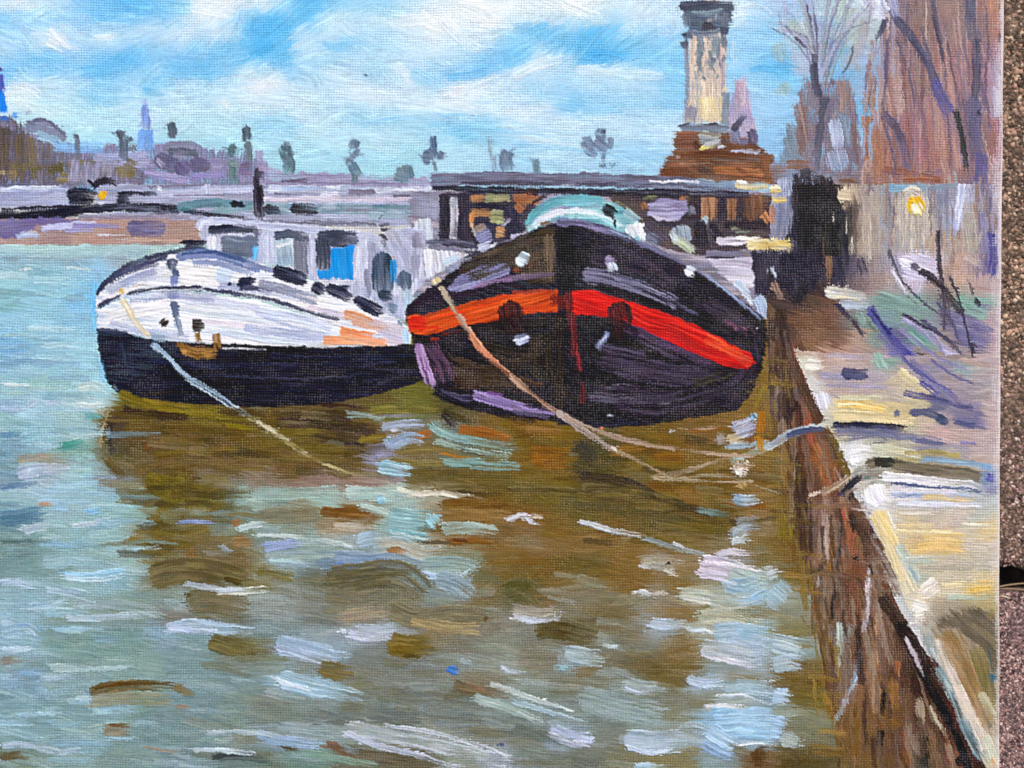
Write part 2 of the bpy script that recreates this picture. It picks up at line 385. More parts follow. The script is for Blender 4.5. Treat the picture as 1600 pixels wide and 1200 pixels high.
part('painted_sky')
SKY = rows('''
10: 0#d3eefc 40#e4f4fb 80#c8e9fb 120#8fd0fa 160#7cc8f8 200#62bdf7 240#7ac8f8 280#8fd1f9 320#e3f3fb 360#eef8fc 400#dcf1fb 440#b9e3fa 480#6ac2f5 520#7ecbf6 560#a5dcf8 600#9dd8f8 640#bfe6f9 680#e0f3fa 720#eaf7fb 760#ecf8fb 800#ecf8fa 840#e5f4f8 880#e8f6f8 920#e6f5f8 960#d3edf6 1000#d6eefa 1040#c8e7fa 1160#d5ecfa 1200#b6def8 1220#b7c8e6 1250#9cc9ec 1300#b6d6e0 1340#c8d8dd 1380#dfe4f2
30: 0#8fd0fb 40#97d3fb 80#93d1fb 120#9fd5fb 160#7cc8f8 200#84cbf8 240#9fd5f9 280#a9daf9 320#e3f4fb 360#b9e2fa 400#79c8f7 440#5bbcf3 480#6ac2f3 520#b9e3f9 560#c5e8fa 600#d4eefa 640#d9f0fb 680#f0f9fb 720#eaf6fb 760#f3fafc 800#d5eefa 840#c4e6f9 880#d9eff8 920#d6eef7 960#b6e0f7 1000#cbe8fa 1040#cfe9fb 1160#cfe9fa 1200#9bd3f6
50: 0#a0d6fc 40#b5dffc 80#dcf0fc 120#b8e0fb 160#c4e5fb 200#b0dcfa 240#bfe3fa 280#cfeafb 320#d9effb 360#b2ddf9 400#63bdf5 440#58b9f2 480#b7e1f8 520#cdebfa 560#b7e1f9 600#b3e0f9 640#d5eefa 680#ebf7fb 720#d6eefb 760#e8f5fc 800#97d4f8 840#72c4f4 880#79c8f5 920#5fbdf3 960#79c7f5 1000#b6dff8 1050#a9d8f8 1160#9ad2f6 1200#8fcef5 1240#c3d8dc 1300#8dc4ea 1340#b3c2c6
70: 0#b7dffc 40#b0dcfc 80#d2ecfb 120#a9d9fb 160#bfe3fb 200#b7dffa 240#a8d8f9 280#b5dff9 320#9ed6f7 360#86cbf5 400#53b6f1 440#6fc3f4 480#c6e7f9 520#a9daf7 560#90d1f6 600#bfe4f9 640#cdeafa 680#d3edfa 720#c3e6fa 760#d3ecfb 800#8bcff6 840#94d2f6 880#75c5f4 920#64bff2 960#7cc9f4 1000#86cdf5 1050#93d1f7 1160#9bd3f7 1200#a0d5f8
90: 0#b0dcfb 40#8fcffa 80#79c5f8 120#9fd4f9 160#82c8f6 200#57b8f1 240#8bccf5 280#74c3f3 320#68bef2 360#79c5f3 400#5fbdf2 440#66c0f3 480#b3def8 520#a8daf7 560#c0e4f9 600#b7e0f8 640#c5e7f9 680#d3edfa 720#b6dff9 760#86caf6 800#6cc2f3 840#c6e6f9 880#a8daf7 920#49b1ee 960#55b6ef 1000#7fcaf4 1050#85ccf5 1170#a5d7f8 1200#79c3f1 1260#b6c4dc 1300#5fb6ee 1330#a5b3c0 1360#9fbfe8
110: 0#84caf8 40#82c9f8 80#8ccdf8 120#8fd0f8 160#6fc2f5 200#86caf5 240#a8d8f7 280#73c2f2 320#6ec0f1 360#a5d7f5 400#b9e1f8 440#9ed5f7 480#a7d9f7 520#cfeafa 560#bfe3f8 580#a3d7f6 620#cae8f8 660#b3def7 700#8dcdf5 740#7fc7f5 780#8ccdf6 800#c3e6f9 840#d9effa 880#b5dff8 920#c9e9fa 960#c6e7f9 1000#a9daf7 1050#8acff5 1170#93d1f6 1200#5fbbee
130: 40#d5effa 80#d3eefa 120#b5e0f8 160#94d2f6 200#a9d9f7 240#7cc6f3 280#c4e6f8 320#b9e1f7 360#c0e4f7 400#eaf6fb 420#e6f4fb 480#bce2f7 520#c3e5f8 560#d9eefa 600#b9e0f6 630#d6eef9 660#b5ddf5 690#a6d7f5 720#dceffa 760#e2f2fb 800#cde9fa 840#b3def8 880#a9daf7 920#b8e1f8 960#bfe4f9 1000#bfe4f9 1050#8ed0f5 1180#a8d8f6 1200#84c9f2 1320#78c0ee 1350#9fb6d8
150: 20#ddf3fa 80#bfe6f7 120#b4e1f6 160#9ad6f3 200#b0def5 240#a6d9f4 280#bde3f6 320#b5dff5 360#cfebf7 400#d8eefa 440#cfeafa 480#d3ecfa 520#c0e4f7 560#d9effa 600#dcecf8 640#d3ebf8 680#ddf0fa 720#e5f3fb 760#c5e4f9 800#b8e0f8 850#a6d8f6 900#8fcef4 950#a6d9f6 1000#a3d7f6 1050#8fcff4 1200#a8d6f6
170: 40#cdeef7 80#c9edf7 120#bce8f6 160#b7e5f5 200#c3e8f6 240#cbeaf7 280#c8e9f7 320#c3e7f6 360#c9eaf7 400#cfebf8 440#c9e9f7 480#cfebf8 520#bfe3f6 560#b9e1f6 600#c8e8f7 640#cdeaf8 680#d9effa 720#ddeffa 760#cde9fa 800#dff1fb 850#d8eefb 900#8bccf3 950#9bd3f4 1000#a3d7f5 1050#9ed5f5 1200#b0d9f6 1210#8cc4ee 1345#7cc0ea
190: 60#bfeaf6 120#c0eaf6 180#bde8f5 240#c3e8f6 300#c3e9f6 360#bde8f5 400#a5d9f3 440#a3d8f2 480#cbeaf7 520#c3e7f6 560#9fd6f1 600#a8daf2 640#a3d8f1 680#8fcff0 720#9ad4f2 760#9bd5f3 800#cfeaf9 850#c8e7f8 900#cfeaf9 950#c8e7f8 1000#c3e5f8 1050#bde2f7
210: 60#b9e8f5 120#b9e8f5 200#b5e4f4 240#b5e4f4 320#b9e8f5 400#aadcf2 440#a8dbf2 480#bfe6f4 520#bde5f4 560#c3e7f5 600#c3e7f5 640#bce5f3 680#a9dcf1 720#7fc8ee 760#94d1f0 800#b5dff6 850#c5e6f7 900#c9e8f7 950#bfe3f6 1000#c3e4f7 1050#bfe0f6
230: 100#a9e0f4 180#a6dcf3 240#9fd6f2 320#aedff2 400#b0e2f2 480#b2e2f2 560#b0e2f2 640#b2e2f3 700#b4e2f4 760#b6e2f5 800#a8daf5 900#b5dff5 950#a9daf5 1000#a6d8f4 1210#93c6ef 1345#98c8e8
250: 80#8fc4ee 240#98cfee 400#a6d9ec 480#ade0f1 560#ade0f0 640#aadeee 700#b5e2f4 800#a5d8f3 900#b0dcf3 1000#9fd3f1
272: 400#a9cfe6 480#a6dbec 560#a6dbea 640#a6d8e8 700#b0dcee 800#a3cfe8 900#a8d3ea 1000#a5cfe8
''')
field([(PX0 - 9, PY0 - 9), (1440, PY0 - 9), (1440, 300), (PX0 - 9, 300)], SKY, sig=12, h=.34, ang=lambda x, y: np.where(y > 140, 2, (-14 + 30 * np.sin(x / 95.0 + y / 60.0)) * np.clip((150 - y) / 60, 0, 1)))
def sky_dir(x, y):
    if y > 140: return 2
    return -14 + 34 * math.sin(x / 95.0 + y / 60.0)
hatch((-230, -130, 1390, 285), 620, (9, 20), (26, 62), sky_dir, jit=.022, a=.6, h=.34, spread=14, bend=.16, only=('painted_sky',), seed=1, br=1.5)
hatch((-230, 130, 1390, 285), 160, (3, 6), (40, 110), 2, jit=.03, a=.5, h=.35, spread=4, only=('painted_sky',), seed=2, bend=.05)

part('painted_water')
WAT = rows('''
388: -100#bcdedd 0#bcdedd 100#bcdedd 200#b2d2d6 280#b6d4d0 400#b6cfd0 640#b0c8d0
409: -100#8fb0c4 0#8fb0c4 100#93b2c2 200#a3b6be
428: 0#a9d8e0 100#a5d6e6 150#9dd0ee
470: 0#93c6cf 60#9bcfe0 140#8fcbee
510: 0#9fd0ea 60#a3d4e8 140#9ccfea
540: 0#86bde2 80#9acbe0 140#aad9e8
570: 0#8fb9d2 60#9cc8dc 120#a5d2e2
600: 0#a9d6de 60#a3cfcd 120#a7d2d6 160#a9d9e6
630: 0#a0c3da 60#b0d4e2 130#c2dcdf 200#7c7426 300#6f6a2c 400#6e5f30 500#5e4c30 590#6a6430 650#6f6a30 700#5a5030
655: 0#a6d3da 120#a9d0d4 200#574a2a 260#5e5632 340#6c6428 400#6c6028 480#5a4c34 560#584c38 620#9aa8a8
680: 10#9cc6d6 60#a3d1e0 120#9fc6cb 180#4a4638 220#6a5e30 300#6b5e2e 380#706024 450#6a6428 540#4f4634 590#6a6030 640#8d8250 700#7d8a80 760#84683a 830#7a5a14 880#8a6a28 930#5c5438 1000#7c6230 1100#84663a 1150#8f6f3a
700: 20#7fa9c2 60#a3cde0 110#82aea6 150#93b5a4 190#5a5434 250#6c5c34 350#6a5c34 450#6c6030 550#605830 600#a3b0c4 640#8f8352 720#6d8480 780#7d8a80 830#7a5a14 880#8a6a28 930#4c4a36 1040#7a5c18 1100#84663a 1160#8f6f3a
728: 30#7fa5b0 80#a09f90 130#a8d4e0 200#6a6a3a 250#6c623a 340#75653c 450#746636 540#6e6438 600#a9bccc 680#7a7450 760#756836 850#7d6028 930#5a5030 1000#7f6830 1060#7d601e 1100#8a7040 1180#8f6f3a 1230#7a6434
752: 20#8aa8c2 70#b6cfe2 130#a5d0d8 180#a8ced6 220#6f6434 280#6a5c24 340#8a9276 420#9a9474 500#a3947c 580#ab9c80 680#766a42 760#726236 850#7a6832 920#5e5434 1000#6a5a36 1060#7c5a1e 1100#7c5a1e 1180#8a6030 1230#7d6a34
778: 30#a9ced6 100#a5cddc 200#a0ccd4 250#8a9a80 290#6a5c30 340#6f7c64 400#a5c5bd 500#acccc4 600#b0c6bf 680#c0c4b0 740#80602e 820#7a6832 920#625738 1000#6a5a36 1080#7c5a1e 1140#6f5a2a 1190#93754a 1240#8a6a30
805: 30#5f86a0 100#a8cbd6 200#9fcbd0 240#8a9a80 290#6a5e38 340#7a8a88 410#7b8478 480#8a7d5c 560#7f5a2a 620#a5beb8 700#a08a68 760#7d5826 820#86602e 900#6c6438 1000#665a34 1080#6a5830 1140#6a5c30 1180#98744a 1240#8a7030
825: 50#93b9b9 120#9cc3c9 190#a3c9cf 240#75693c 320#7d7a60 400#94b2ac 460#8f9c8c 540#a89a80 640#95c0c2 720#8a6c3c 780#8d7650 820#95794e 880#8b6a36 960#7f6234 1060#7a6a40 1120#6c5c30 1180#a08e70 1240#8a6a3a
850: 30#7f9fa0 110#9cc3c9 190#a3c5c4 250#7d7048 320#7d6c48 380#8a7a50 420#99b7c0 480#a8c4c4 560#a9bcc0 640#b6a890 700#a99576 780#8b6a3e 820#9c8a6c 900#937448 980#8f7242 1050#8c764e 1130#94866a 1180#8f7a4a 1240#7d5f30
880: 30#7a9c9e 80#88a9aa 150#9bbcbc 200#9fbcb8 250#86805c 330#7a6a48 390#80683e 420#a7c0c0 500#7d9ab4 560#8aa5b8 640#9ab0b0 720#97a896 780#8c6c38 820#80602e 900#716136 980#8c6c3a 1030#a5937a 1080#a28c6e 1150#b0b0b4 1210#8a7a50 1250#7a5a2a
905: 30#8aabb0 120#a3c8cc 180#9cc6d8 250#8f9480 330#6f6340 400#8c8150 500#7d7b60 600#706d55 680#8fa8b0 760#7c7450 820#7c6630 900#8a6e3a 980#8e6c36 1060#8c6e3c 1120#a8a898 1180#a9c0c4 1240#7d6a3a
932: 30#9bc0d0 120#97b4b4 200#8fa8a0 280#a3bcbc 340#93a49c 380#a0a89c 420#a9b5b4 470#98a09a 560#868472 640#8d8a70 680#8fa0a0 760#83724a 820#6c6642 850#8a6a3a 900#8f8468 960#8f8468 1020#a39a88 1100#b4b29c 1180#a8ccd8 1240#9aa090
960: 30#9bc0d0 120#8fa8a4 200#8c9c94 270#8a8880 340#7d7a62 420#9ea9a4 500#8b8f84 560#9a917c 640#847f66 720#7c745a 780#8f8d7c 820#9a9080 880#8f8870 960#83714a 1060#8a6e42 1120#7c6434 1180#8a8060 1240#90907a
985: 30#8fb5c5 120#88a6a6 200#7fa0a4 260#9bbfd4 330#99bcd0 420#8ea7ac 480#94a6aa 560#b0bccb 620#b0bcc8 700#9a8a66 760#938c7c 820#8a8c80 870#6f6648 920#7a7050 980#8a7c5c 1020#b0bec8 1100#b6b8a8 1180#a8c4cc 1240#8a7a4a
1010: 20#9dc2d4 120#84a5a4 200#86a6a2 300#8fafb4 360#75745a 410#7f846c 460#a6c0dc 520#a0b6c6 580#8a9494 640#7a6a3a 720#8a8878 780#9ba090 840#8f8b78 960#8a8878 1020#8b8878 1060#7f6236 1120#9a9478 1180#b0c8d0 1240#9ab0b4
1040: 20#93b0b4 120#88a6a4 220#8baaa6 300#8fafb4 380#8f9c94 420#97a8a0 500#8f9a92 580#87908a 660#8a9190 720#98a4a0 780#a8b4a8 830#97907c 900#a3b4ba 960#8a866e 1000#75613a 1060#7c673c 1120#95a4a4 1180#a8bccc 1240#7a6640
1065: 30#86aac0 120#93b3ba 220#8baaa6 300#8fb2b8 380#8fabb0 440#a9cde0 500#a3c0cc 560#8c8a70 620#8c9088 700#868a7e 760#8a8068 820#9aa698 900#8a8870 980#9ba8a4 1040#7c6838 1100#a3b8c8 1160#86764e 1240#745c30
1095: 30#88abb8 120#88aab0 300#88a6ac 380#8ea6a0 420#8a948a 480#91a09a 560#848f88 640#7d8783 720#7c847c 790#97a49c 820#8fa4a0 900#8a9490 960#93a4a4 1040#8c8f84 1100#8d8a78 1150#a9b4b4 1200#8aa0b0 1250#70602e
1120: 40#8db0b8 120#8aacb2 300#88a6ac 380#92aaa2 420#87948a 520#7c8682 620#757f7c 720#7a827c 790#818a82 820#8a9e9a 900#8b9a92 1000#93a8a4 1060#8a8a70 1110#9cc4e0 1180#a9cbe0 1250#8a8a70
1150: 40#8fb2ba 120#8fb0b8 250#8aaab0 320#93aeb0 380#a3b4b0 420#9db9d0 500#a8bcc0 580#a9b2a8 680#a3aaa0 760#9aa098 820#868878 880#a6b8cc 960#8c9388 1020#a9bcc4 1060#a3b0b0 1110#a0c0dc 1180#a8cce6 1250#7a7860
1185: 20#7a8a7c 100#93b0b0 200#88a3a2 300#86a2a8 380#7d9494 420#7a8c80 480#7fa098 560#757260 640#746c54 720#a0a89c 790#b8c4d4 820#7f8a80 900#80867a 980#8f8a6c 1060#8c825c 1120#8fa4a8 1170#75583a 1250#5f5030
1260: 0#86a0a0 300#80989a 600#78807a 900#80867a 1200#6a5a38
''')
def wat(x, y, c):
    c = hx(c)
    if 640 < x < 1250 and 640 < y < 890: c = c * .74 + hx('#544628') * .26
    elif 170 < x <= 640 and 625 < y < 760: c = (c * .80 + hx('#4a4028') * .20) * np.array([1.0, .935, 1.04])
    elif 230 < x < 1060 and y > 840: c = c * .78 + hx('#585a4c') * .20
    elif y > 640: c = c * .86 + hx('#747c6a') * .13
    elif y > 415: c = c * .92 + hx('#7c9494') * .07
    return (x, y, c)
WAT = [wat(*q_) for q_ in WAT]
field([(PX0 - 9, 378), (1330, 378), (1330, PY1 + 9), (PX0 - 9, PY1 + 9)], WAT, sig=13, h=.34, ang=lambda x, y: 3.0 + 0 * x)
hatch((-230, 385, 1300, 1335), 900, (8, 17), (26, 70), 3, jit=.028, a=.6, h=.28, spread=7, bend=.08, only=('painted_water',), seed=3, br=1.5)
hatch((-230, 640, 1300, 1335), 420, (3, 6), (24, 80), 4, jit=.04, a=.55, h=.34, spread=7, only=('painted_water',), seed=4)

# short loaded ripple strokes over the foreground
rr = np.random.default_rng(77)
part('painted_water')
for _ in range(330):
    y = 640 + 560 * rr.random() ** .8 + rr.normal() * 8; x = rr.uniform(-230, 1240)
    ix = int((x - PX0) / CELL); iy = int((min(y, 1330) - PY0) / CELL)
    if OWNERS[OWN[iy, ix]][0] != 'painted_water': continue
    under = (150 < x < 680 and y < 800) or (640 < x < 1210 and y < 860)
    b_ = COL[iy, ix]; t_ = rr.random(); sc = .6 + .6 * (y - 600) / 600
    if under: c_ = b_ * .8 + hx('#4a4228') * .2 if t_ < .55 else (b_ * .7 + hx('#7a6a34') * .3 if t_ < .85 else b_ * .6 + hx('#8fa49c') * .4)
    elif x < 260 or y < 780: c_ = b_ * .45 + hx('#b4d2de') * .55 if t_ < .5 else (b_ * .6 + hx('#6f8f94') * .4 if t_ < .85 else b_ * .5 + hx('#9fc4e0') * .5)
    else: c_ = b_ * .5 + hx('#acc0ca') * .5 if t_ < .4 else (b_ * .45 + hx('#6c6544') * .55 if t_ < .8 else b_ * .6 + hx('#8a9a94') * .4)
    l_ = rr.uniform(16, 40) * sc; an = math.radians(rr.normal(4, 6)); bd = rr.normal() * 3
    st(c_, rr.uniform(7, 15) * sc, [(x - l_ * math.cos(an), y - l_ * math.sin(an)), (x, y + bd), (x + l_ * math.cos(an), y + l_ * math.sin(an))], h=rr.uniform(.3, .7), a=rr.uniform(.4, .72), fade=.7, fast=True)
# ---------------------------------------------------------------- far shore, left
part('painted_far_shore', 'painted_treetops')
fill('#767c9c #8482a2 #918cae', '-245,205 0,196 60,210 120,232 230,230 330,234 400,245 420,258 420,296 -245,296', 88, dry=.2, h=.2, rough=5, long=18)
fill('#5c5866 #67606c #6c6058', '-245,160 -60,180 0,182 30,192 46,212 60,232 84,246 96,288 -245,292', 90, h=.2, rough=7, long=22, dry=.1); fill('#6f6a7a #7a7484 #75695e', '40,214 80,226 130,244 200,250 230,270 226,290 60,290', 90, h=.2, rough=7, long=18, dry=.24)
st('#8a86a0 #6c6a80', 20, '0,190 28,198', h=.25); st('#544c56 #62564c', 24, '8,195 6,280', h=.2, dry=.15)
st('#5f5650 #6e5f4c', 18, '30,205 32,285', dry=.25); st('#6a604e #7d705a', 16, '50,212 54,288', dry=.3)
fill('#7c7e98 #8b90a8 #70728c', '34,200 46,188 62,184 82,192 106,212 100,220 84,214 62,206 44,210', 20, h=.3, rough=3, dry=.05); st('#a4c4d6 #98b8d0', 14, '58,210 74,216 92,222', h=.3, dry=.08); st('#6a6a84', 5, '48,190 72,188 104,213', dry=.12)
st('#9b98b4', 6, '40,178 50,170', a=.6); dab('#5f9fe8', 24, 180, 7, 5); dab('#4f7fd0', 8, 186, 9, 5)
fill('#7fb6ee #8cc0f0', '84,222 160,222 162,240 88,240', 5, a=.8, rough=4)
fill('#9fb0d8 #a9a6c8', '150,238 232,236 240,262 150,262', 0, dry=.3, rough=5)
for q in ['#625a40 #75694c,40,262,11,26,90', '#56522f #66603e,60,264,9,15,70', '#6a5f42 #5f573c,88,266,17,19,80', '#8a7d5c,100,280,14,10,0', '#86785a #6e6a50,136,256,11,13,90', '#7d6e4c #8c7c56,198,268,20,10,0', '#7c7464,205,258,15,10,20', '#8c7a58,20,275,14,9,90', '#9c8f74,8,270,8,14,90', '#8f8a70,165,262,10,6,0']:
    c, x, y, rx, ry, an = q.split(','); dab(c, float(x), float(y), float(rx), float(ry), float(an), dry=.22, h=.25)
fill('#8f8a9c #9a98b2', '110,250 190,252 200,285 105,287', 90, dry=.35, rough=5, long=20)
st('#7b7c92 #8a8aa2', 14, '252,232 285,226 316,233', h=.35); st('#535a68 #666c7c', 11, '262,236 312,240', h=.3)
dab('#625e78 #6e6a86', 262, 254, 24, 13, 20, h=.3); dab('#5e5878 #6a6488', 286, 264, 16, 13, 60, h=.3); dab('#67617f', 312, 258, 18, 12, 10, h=.3)
st('#b0aad0 #9d94c4', 14, '225,270 300,284', dry=.25); st('#9a90c6 #8f86bc', 12, '300,276 352,272', dry=.2); st('#c0bcd8', 8, '245,248 258,262', a=.7)
dab('#726680 #82749a', 385, 264, 14, 11, 0, h=.25); dab('#9a93b6', 340, 256, 14, 8, 0, dry=.2); st('#a89cc6 #b2a8cc', 18, '404,232 408,268', dry=.2, h=.25)
st('#8f8aa8', 8, '270,244 300,240', a=.7); st('#6a5c62', 4, '318,268 330,258', a=.7)
part('painted_far_shore', 'painted_tower')
fill('#2a6fe0 #1f7fe6 #3a8cf0', '-30,140 6,142 12,176 -30,180', 90, h=.35, rough=1.5)
fill('#544a9a #4a5ab8 #6a58a8', '-30,112 5,116 7,142 -30,144', 90, h=.3, rough=2); dab('#4c3c8c', 1, 108, 5, 4, 0, h=.4); dab('#a9a8e6', 0, 108, 2, 2)
part('painted_far_shore', 'painted_spire')
st('#8fb0ec #a9b8ee', 7, '226,152 227,180', h=.2, a=.7); st('#6f96de #8a90d2 #7fb0ee', 13, '226,164 228,204', w1=18, h=.3); st('#6f9ae0 #82b4f0', 24, '227,200 228,238', h=.25); st('#8a7fbe', 4, '231,180 233,205', a=.7)
part('painted_far_shore', 'painted_promenade')
st('#7a7a92 #6f6c84', 6, '-245,290 0,289 60,292 110,294', h=.3); fill('#b4bad8 #a3a9cc #c4cae2', '-245,293 110,292 130,300 120,324 -245,324', 2, h=.3)
st('#d2dbf0', 7, '0,296 40,294 100,293', h=.4); st('#8f96ba', 5, '0,306 90,300', a=.7)
fill('#b0b6d4 #9fa2bc #bcc3de', '150,290 400,286 560,288 690,290 690,352 150,352', 1, h=.28)
st('#8f93a8 #a4a8c0', 7, '160,294 245,291', h=.3, dry=.2); st('#7d7a90', 4, '230,293 330,288 400,286', h=.3, dry=.2); st('#c8cee4 #b8bcd8', 10, '246,302 320,299 398,297', h=.35)
st('#c0c8e4', 12, '322,288 326,306', h=.3); st('#dfe5f4', 8, '246,293 255,298', h=.4); st('#8f8ca4', 4, '270,304 330,305 396,302', dry=.25); st('#a6a2be', 4, '255,312 300,311')
part('painted_far_shore', 'painted_road_edge')
st('#1f212c #2a2c3a', 10, '-245,337 0,341 60,334 125,326', h=.45); st('#1c1d26 #2a2b36', 17, '-245,346 0,340 50,337 100,333 150,327 210,326 285,328', h=.45, rnd=.3); st('#6f7488', 3, '0,331 70,326 110,323', a=.8); st('#2b2c38', 8, '0,328 60,325 130,322', dry=.25)
st('#30313c #464654', 9, '285,329 330,335 400,342', dry=(.1, .25), h=.3); st('#7d7b8c #8d8c9c', 8, '310,342 400,346', dry=.2)
st('#a9afc4 #9c9fb4', 8, '124,338 200,336 300,338', h=.35); st('#ccd6e6', 3, '130,335 200,332', h=.35)
part('painted_far_shore', 'painted_embankment_wall')
fill('#b08c80 #b89a90 #a08684', '-245,344 120,342 200,340 310,344 312,376 280,382 -245,384', 0, dry=.05, h=.1, br=.6)
fill('#6a639c #77709f #8a80a8', '-245,346 0,343 100,338 125,346 60,352 30,372 -245,378', -8, h=.3, rough=4)
st('#b6b6e0 #c3c6ea', 11, '64,359 100,353 150,351', h=.45); st('#d0def4 #b9c8ea', 12, '24,371 45,366 63,369', h=.5); st('#8780b4 #9a92c0', 9, '112,354 150,352 190,353', dry=.25); st('#a8a4d0', 7, '100,361 150,360', dry=.35)
dab('#6d688e #7a7498 #625e84', 229, 357, 34, 13, 0, h=.3, rag=.5); fill('#b89484 #a89088', '262,346 312,346 312,374 262,374', 0, dry=.3); st('#c8a898', 6, '200,375 310,377', dry=.35); st('#d2d4e6', 5, '150,366 200,368', dry=.45)
st('#93889a', 6, '120,340 240,338 300,341', dry=.3)
part('painted_far_shore', 'painted_car'); st('#26242c #34323a', 11, '146,292 160,283 174,283 182,289', h=.45); st('#211f28', 4, '137,281 150,292'); st('#1f2029 #2a2c38', 18, '104,306 128,303 152,307', h=.45, rnd=.4); st('#272833', 10, '108,316 150,315', h=.4)
new_piece('painted_far_shore', 'painted_car'); st('#22222c #2d2e3a', 20, '182,309 204,309', h=.4, rnd=.1); st('#33343f #4a4c5a', 7, '198,302 246,303', dry=.12, h=.3)
part('painted_far_shore', 'painted_lamp'); dab('#f4c818 #e8a818', 160, 306, 9, 7, 65, h=.9, rag=.6); dab('#f0f0f4', 161, 316, 8, 3, 0, h=.8)
part('painted_far_shore', 'painted_moored_boat')
st('#5d8896 #6f98a4 #547684', 14, '276,324 330,317 398,320', h=.35); st('#3f5a66', 6, '280,327 310,331', a=.7); st('#7fa4ae', 8, '330,330 398,326', a=.8); dab('#292a35', 372, 319, 14, 5, 6, h=.4)
part('painted_far_shore', 'painted_moored_boat_hull')
st('#e6ebf8 #d2daf0', 13, '418,296 470,294 534,296', h=.55); st('#a8c4ee', 6, '440,295 510,292', a=.8, h=.4); st('#e2e4f2', 10, '500,305 534,308', h=.5); st('#6a667c #7d788e', 5, '428,303 500,306', dry=.25)
st('#6f6b80 #868298', 9, '542,300 590,299', dry=.22); st('#dde2f2', 10, '585,297 640,295 682,298', h=.45); st('#6e6980', 5, '612,307 655,306', dry=.2); st('#cdc0d2 #d8d0de', 9, '400,313 540,311 670,312', h=.35)
st('#8fa4b0 #7d9aaa #a4b4c0', 16, '404,325 520,326 600,326 668,325', h=.35); st('#5f8390', 7, '580,322 660,324', a=.7, h=.3); st('#8d8798', 6, '540,329 600,330', dry=.25)
dab('#2f303c #3d3e4a', 426, 328, 16, 8, 10, h=.4); dab('#2d2e38 #3a3a44', 476, 327, 25, 9, 2, h=.4, dry=.08)
st('#bfc8dc', 5, '500,338 590,340', h=.45); st('#6b6a7c #7f7f90', 8, '404,347 500,348 592,352', dry=.18); st('#9fb6c4', 10, '575,338 660,338', h=.4); st('#7fa39e #94b4b0', 12, '635,340 658,350', a=.7)
st('#dfe8f0 #cfd8e4', 18, '676,302 682,340 676,376', h=.55); st('#d8d2c0', 7, '678,318 684,330', a=.7); st('#b8c4d4', 12, '660,345 664,375', h=.4); st('#4c4858', 6, '590,352 610,350', h=.4); st('#4a4656', 5, '594,358 611,358', h=.4); st('#4c5868', 2.5, '591,344 597,338 604,337', h=.4)
part('painted_far_shore', 'painted_chimney'); st('#3a3640 #46404a', 15, '405,262 404,300 404,342', h=.35, rnd=.2); st('#2f2c36', 9, '404,276 404,336', h=.35)
part('painted_far_shore', 'painted_horizon')
fill('#a298b8 #9a92b4 #aaa4c2', '406,268 560,272 672,278 684,292 406,290', 0, dry=.15, h=.2, rough=4); st('#5f586a #706a7e', 7, '438,283 482,281', dry=.1); st('#8a84a2', 6, '415,287 640,286', dry=.3); st('#b4a8c8', 8, '404,262 440,268', a=.7)
# the row of poplars on the horizon, each on its own
def poplar(*strokes):
    new_piece('painted_tree')
    for s_ in strokes:
        P_ = pts_of(s_[2]); c_ = hx(s_[0].split()[-1]) * .9
        for k_ in range(4):
            r_ = np.random.default_rng(int(P_[0, 0] * 7 + k_)); t_ = r_.random(); x_ = P_[0, 0] + (P_[-1, 0] - P_[0, 0]) * t_; y_ = P_[0, 1] + (P_[-1, 1] - P_[0, 1]) * t_
            sg = 1 if k_ % 2 else -1; w_ = s_[1] * .62
            st(c_, 3.2, [(x_, y_), (x_ + sg * w_ * .7, y_ - 3), (x_ + sg * w_ * 1.15, y_ - 5 - 3 * r_.random())], a=.6, dry=.12, h=.3, tap=.5)
    for s_ in strokes: st([hx(c_) * .84 for c_ in s_[0].split()], s_[1] * 1.22, s_[2], h=.45, **(s_[3] if len(s_) > 3 else {}))
poplar(('#7d8496 #6a7286', 7, '118,208 121,222'), ('#7f889c #8c96ac', 7, '120,216 121,246'))
poplar(('#5f6676 #757e90', 10, '190,203 191,220'), ('#646c80', 12, '182,212 190,208'), ('#6c7688 #7f8aa0', 13, '192,216 193,250'), ('#757e92', 8, '200,214 206,222'), ('#8a8f9a', 9, '205,226 214,240', dict(dry=.3)))
poplar(('#5a6a78 #667684', 11, '268,190 270,218'), ('#6f8090', 5, '264,196 266,214'))
poplar(('#5b6876 #6b7888', 11, '385,194 386,222'), ('#5f6c7c', 6, '379,207 384,207'), ('#75868f #8a9ca2', 9, '388,220 388,254'))
poplar(('#6f8f98 #5f8088', 17, '355,234 370,236'),); poplar(('#84a4a6 #6f9094', 15, '362,248 366,292', dict(dry=.2)), ('#9ab0b2', 9, '356,255 372,256'))
poplar(('#9fb2c6 #8ca0b8', 9, '447,220 450,234'), ('#5f7886 #6f8a98', 13, '441,236 447,232 455,246'), ('#6c8694 #7f98a4', 16, '446,238 452,258 450,273'), ('#5c7484', 5, '438,236 446,252', dict(a=.8)))
poplar(('#8398b4 #768aa6', 13, '556,218 552,234'), ('#8ea3bc', 18, '550,238 560,246'), ('#7c92ac #6f8a98', 13, '548,254 552,262 560,276'), ('#7f98a6', 10, '556,272 554,288', dict(dry=.2)), ('#8aa0b6', 8, '540,250 550,256'))
poplar(('#7d98ac #8aa4b4', 20, '630,258 634,282'), ('#88a2b2', 12, '616,276 642,280'), ('#7590a4', 8, '640,260 644,280'))
poplar(('#7187a8 #6a80a2', 10, '677,213 677,244'), ('#7388a8 #8398b4', 17, '660,246 676,246'), ('#7d90ae', 12, '684,240 694,246'), ('#8096b0', 14, '672,236 682,250'), ('#92a6bc', 5, '679,252 682,268'), ('#6f84a2', 8, '668,232 672,240'))
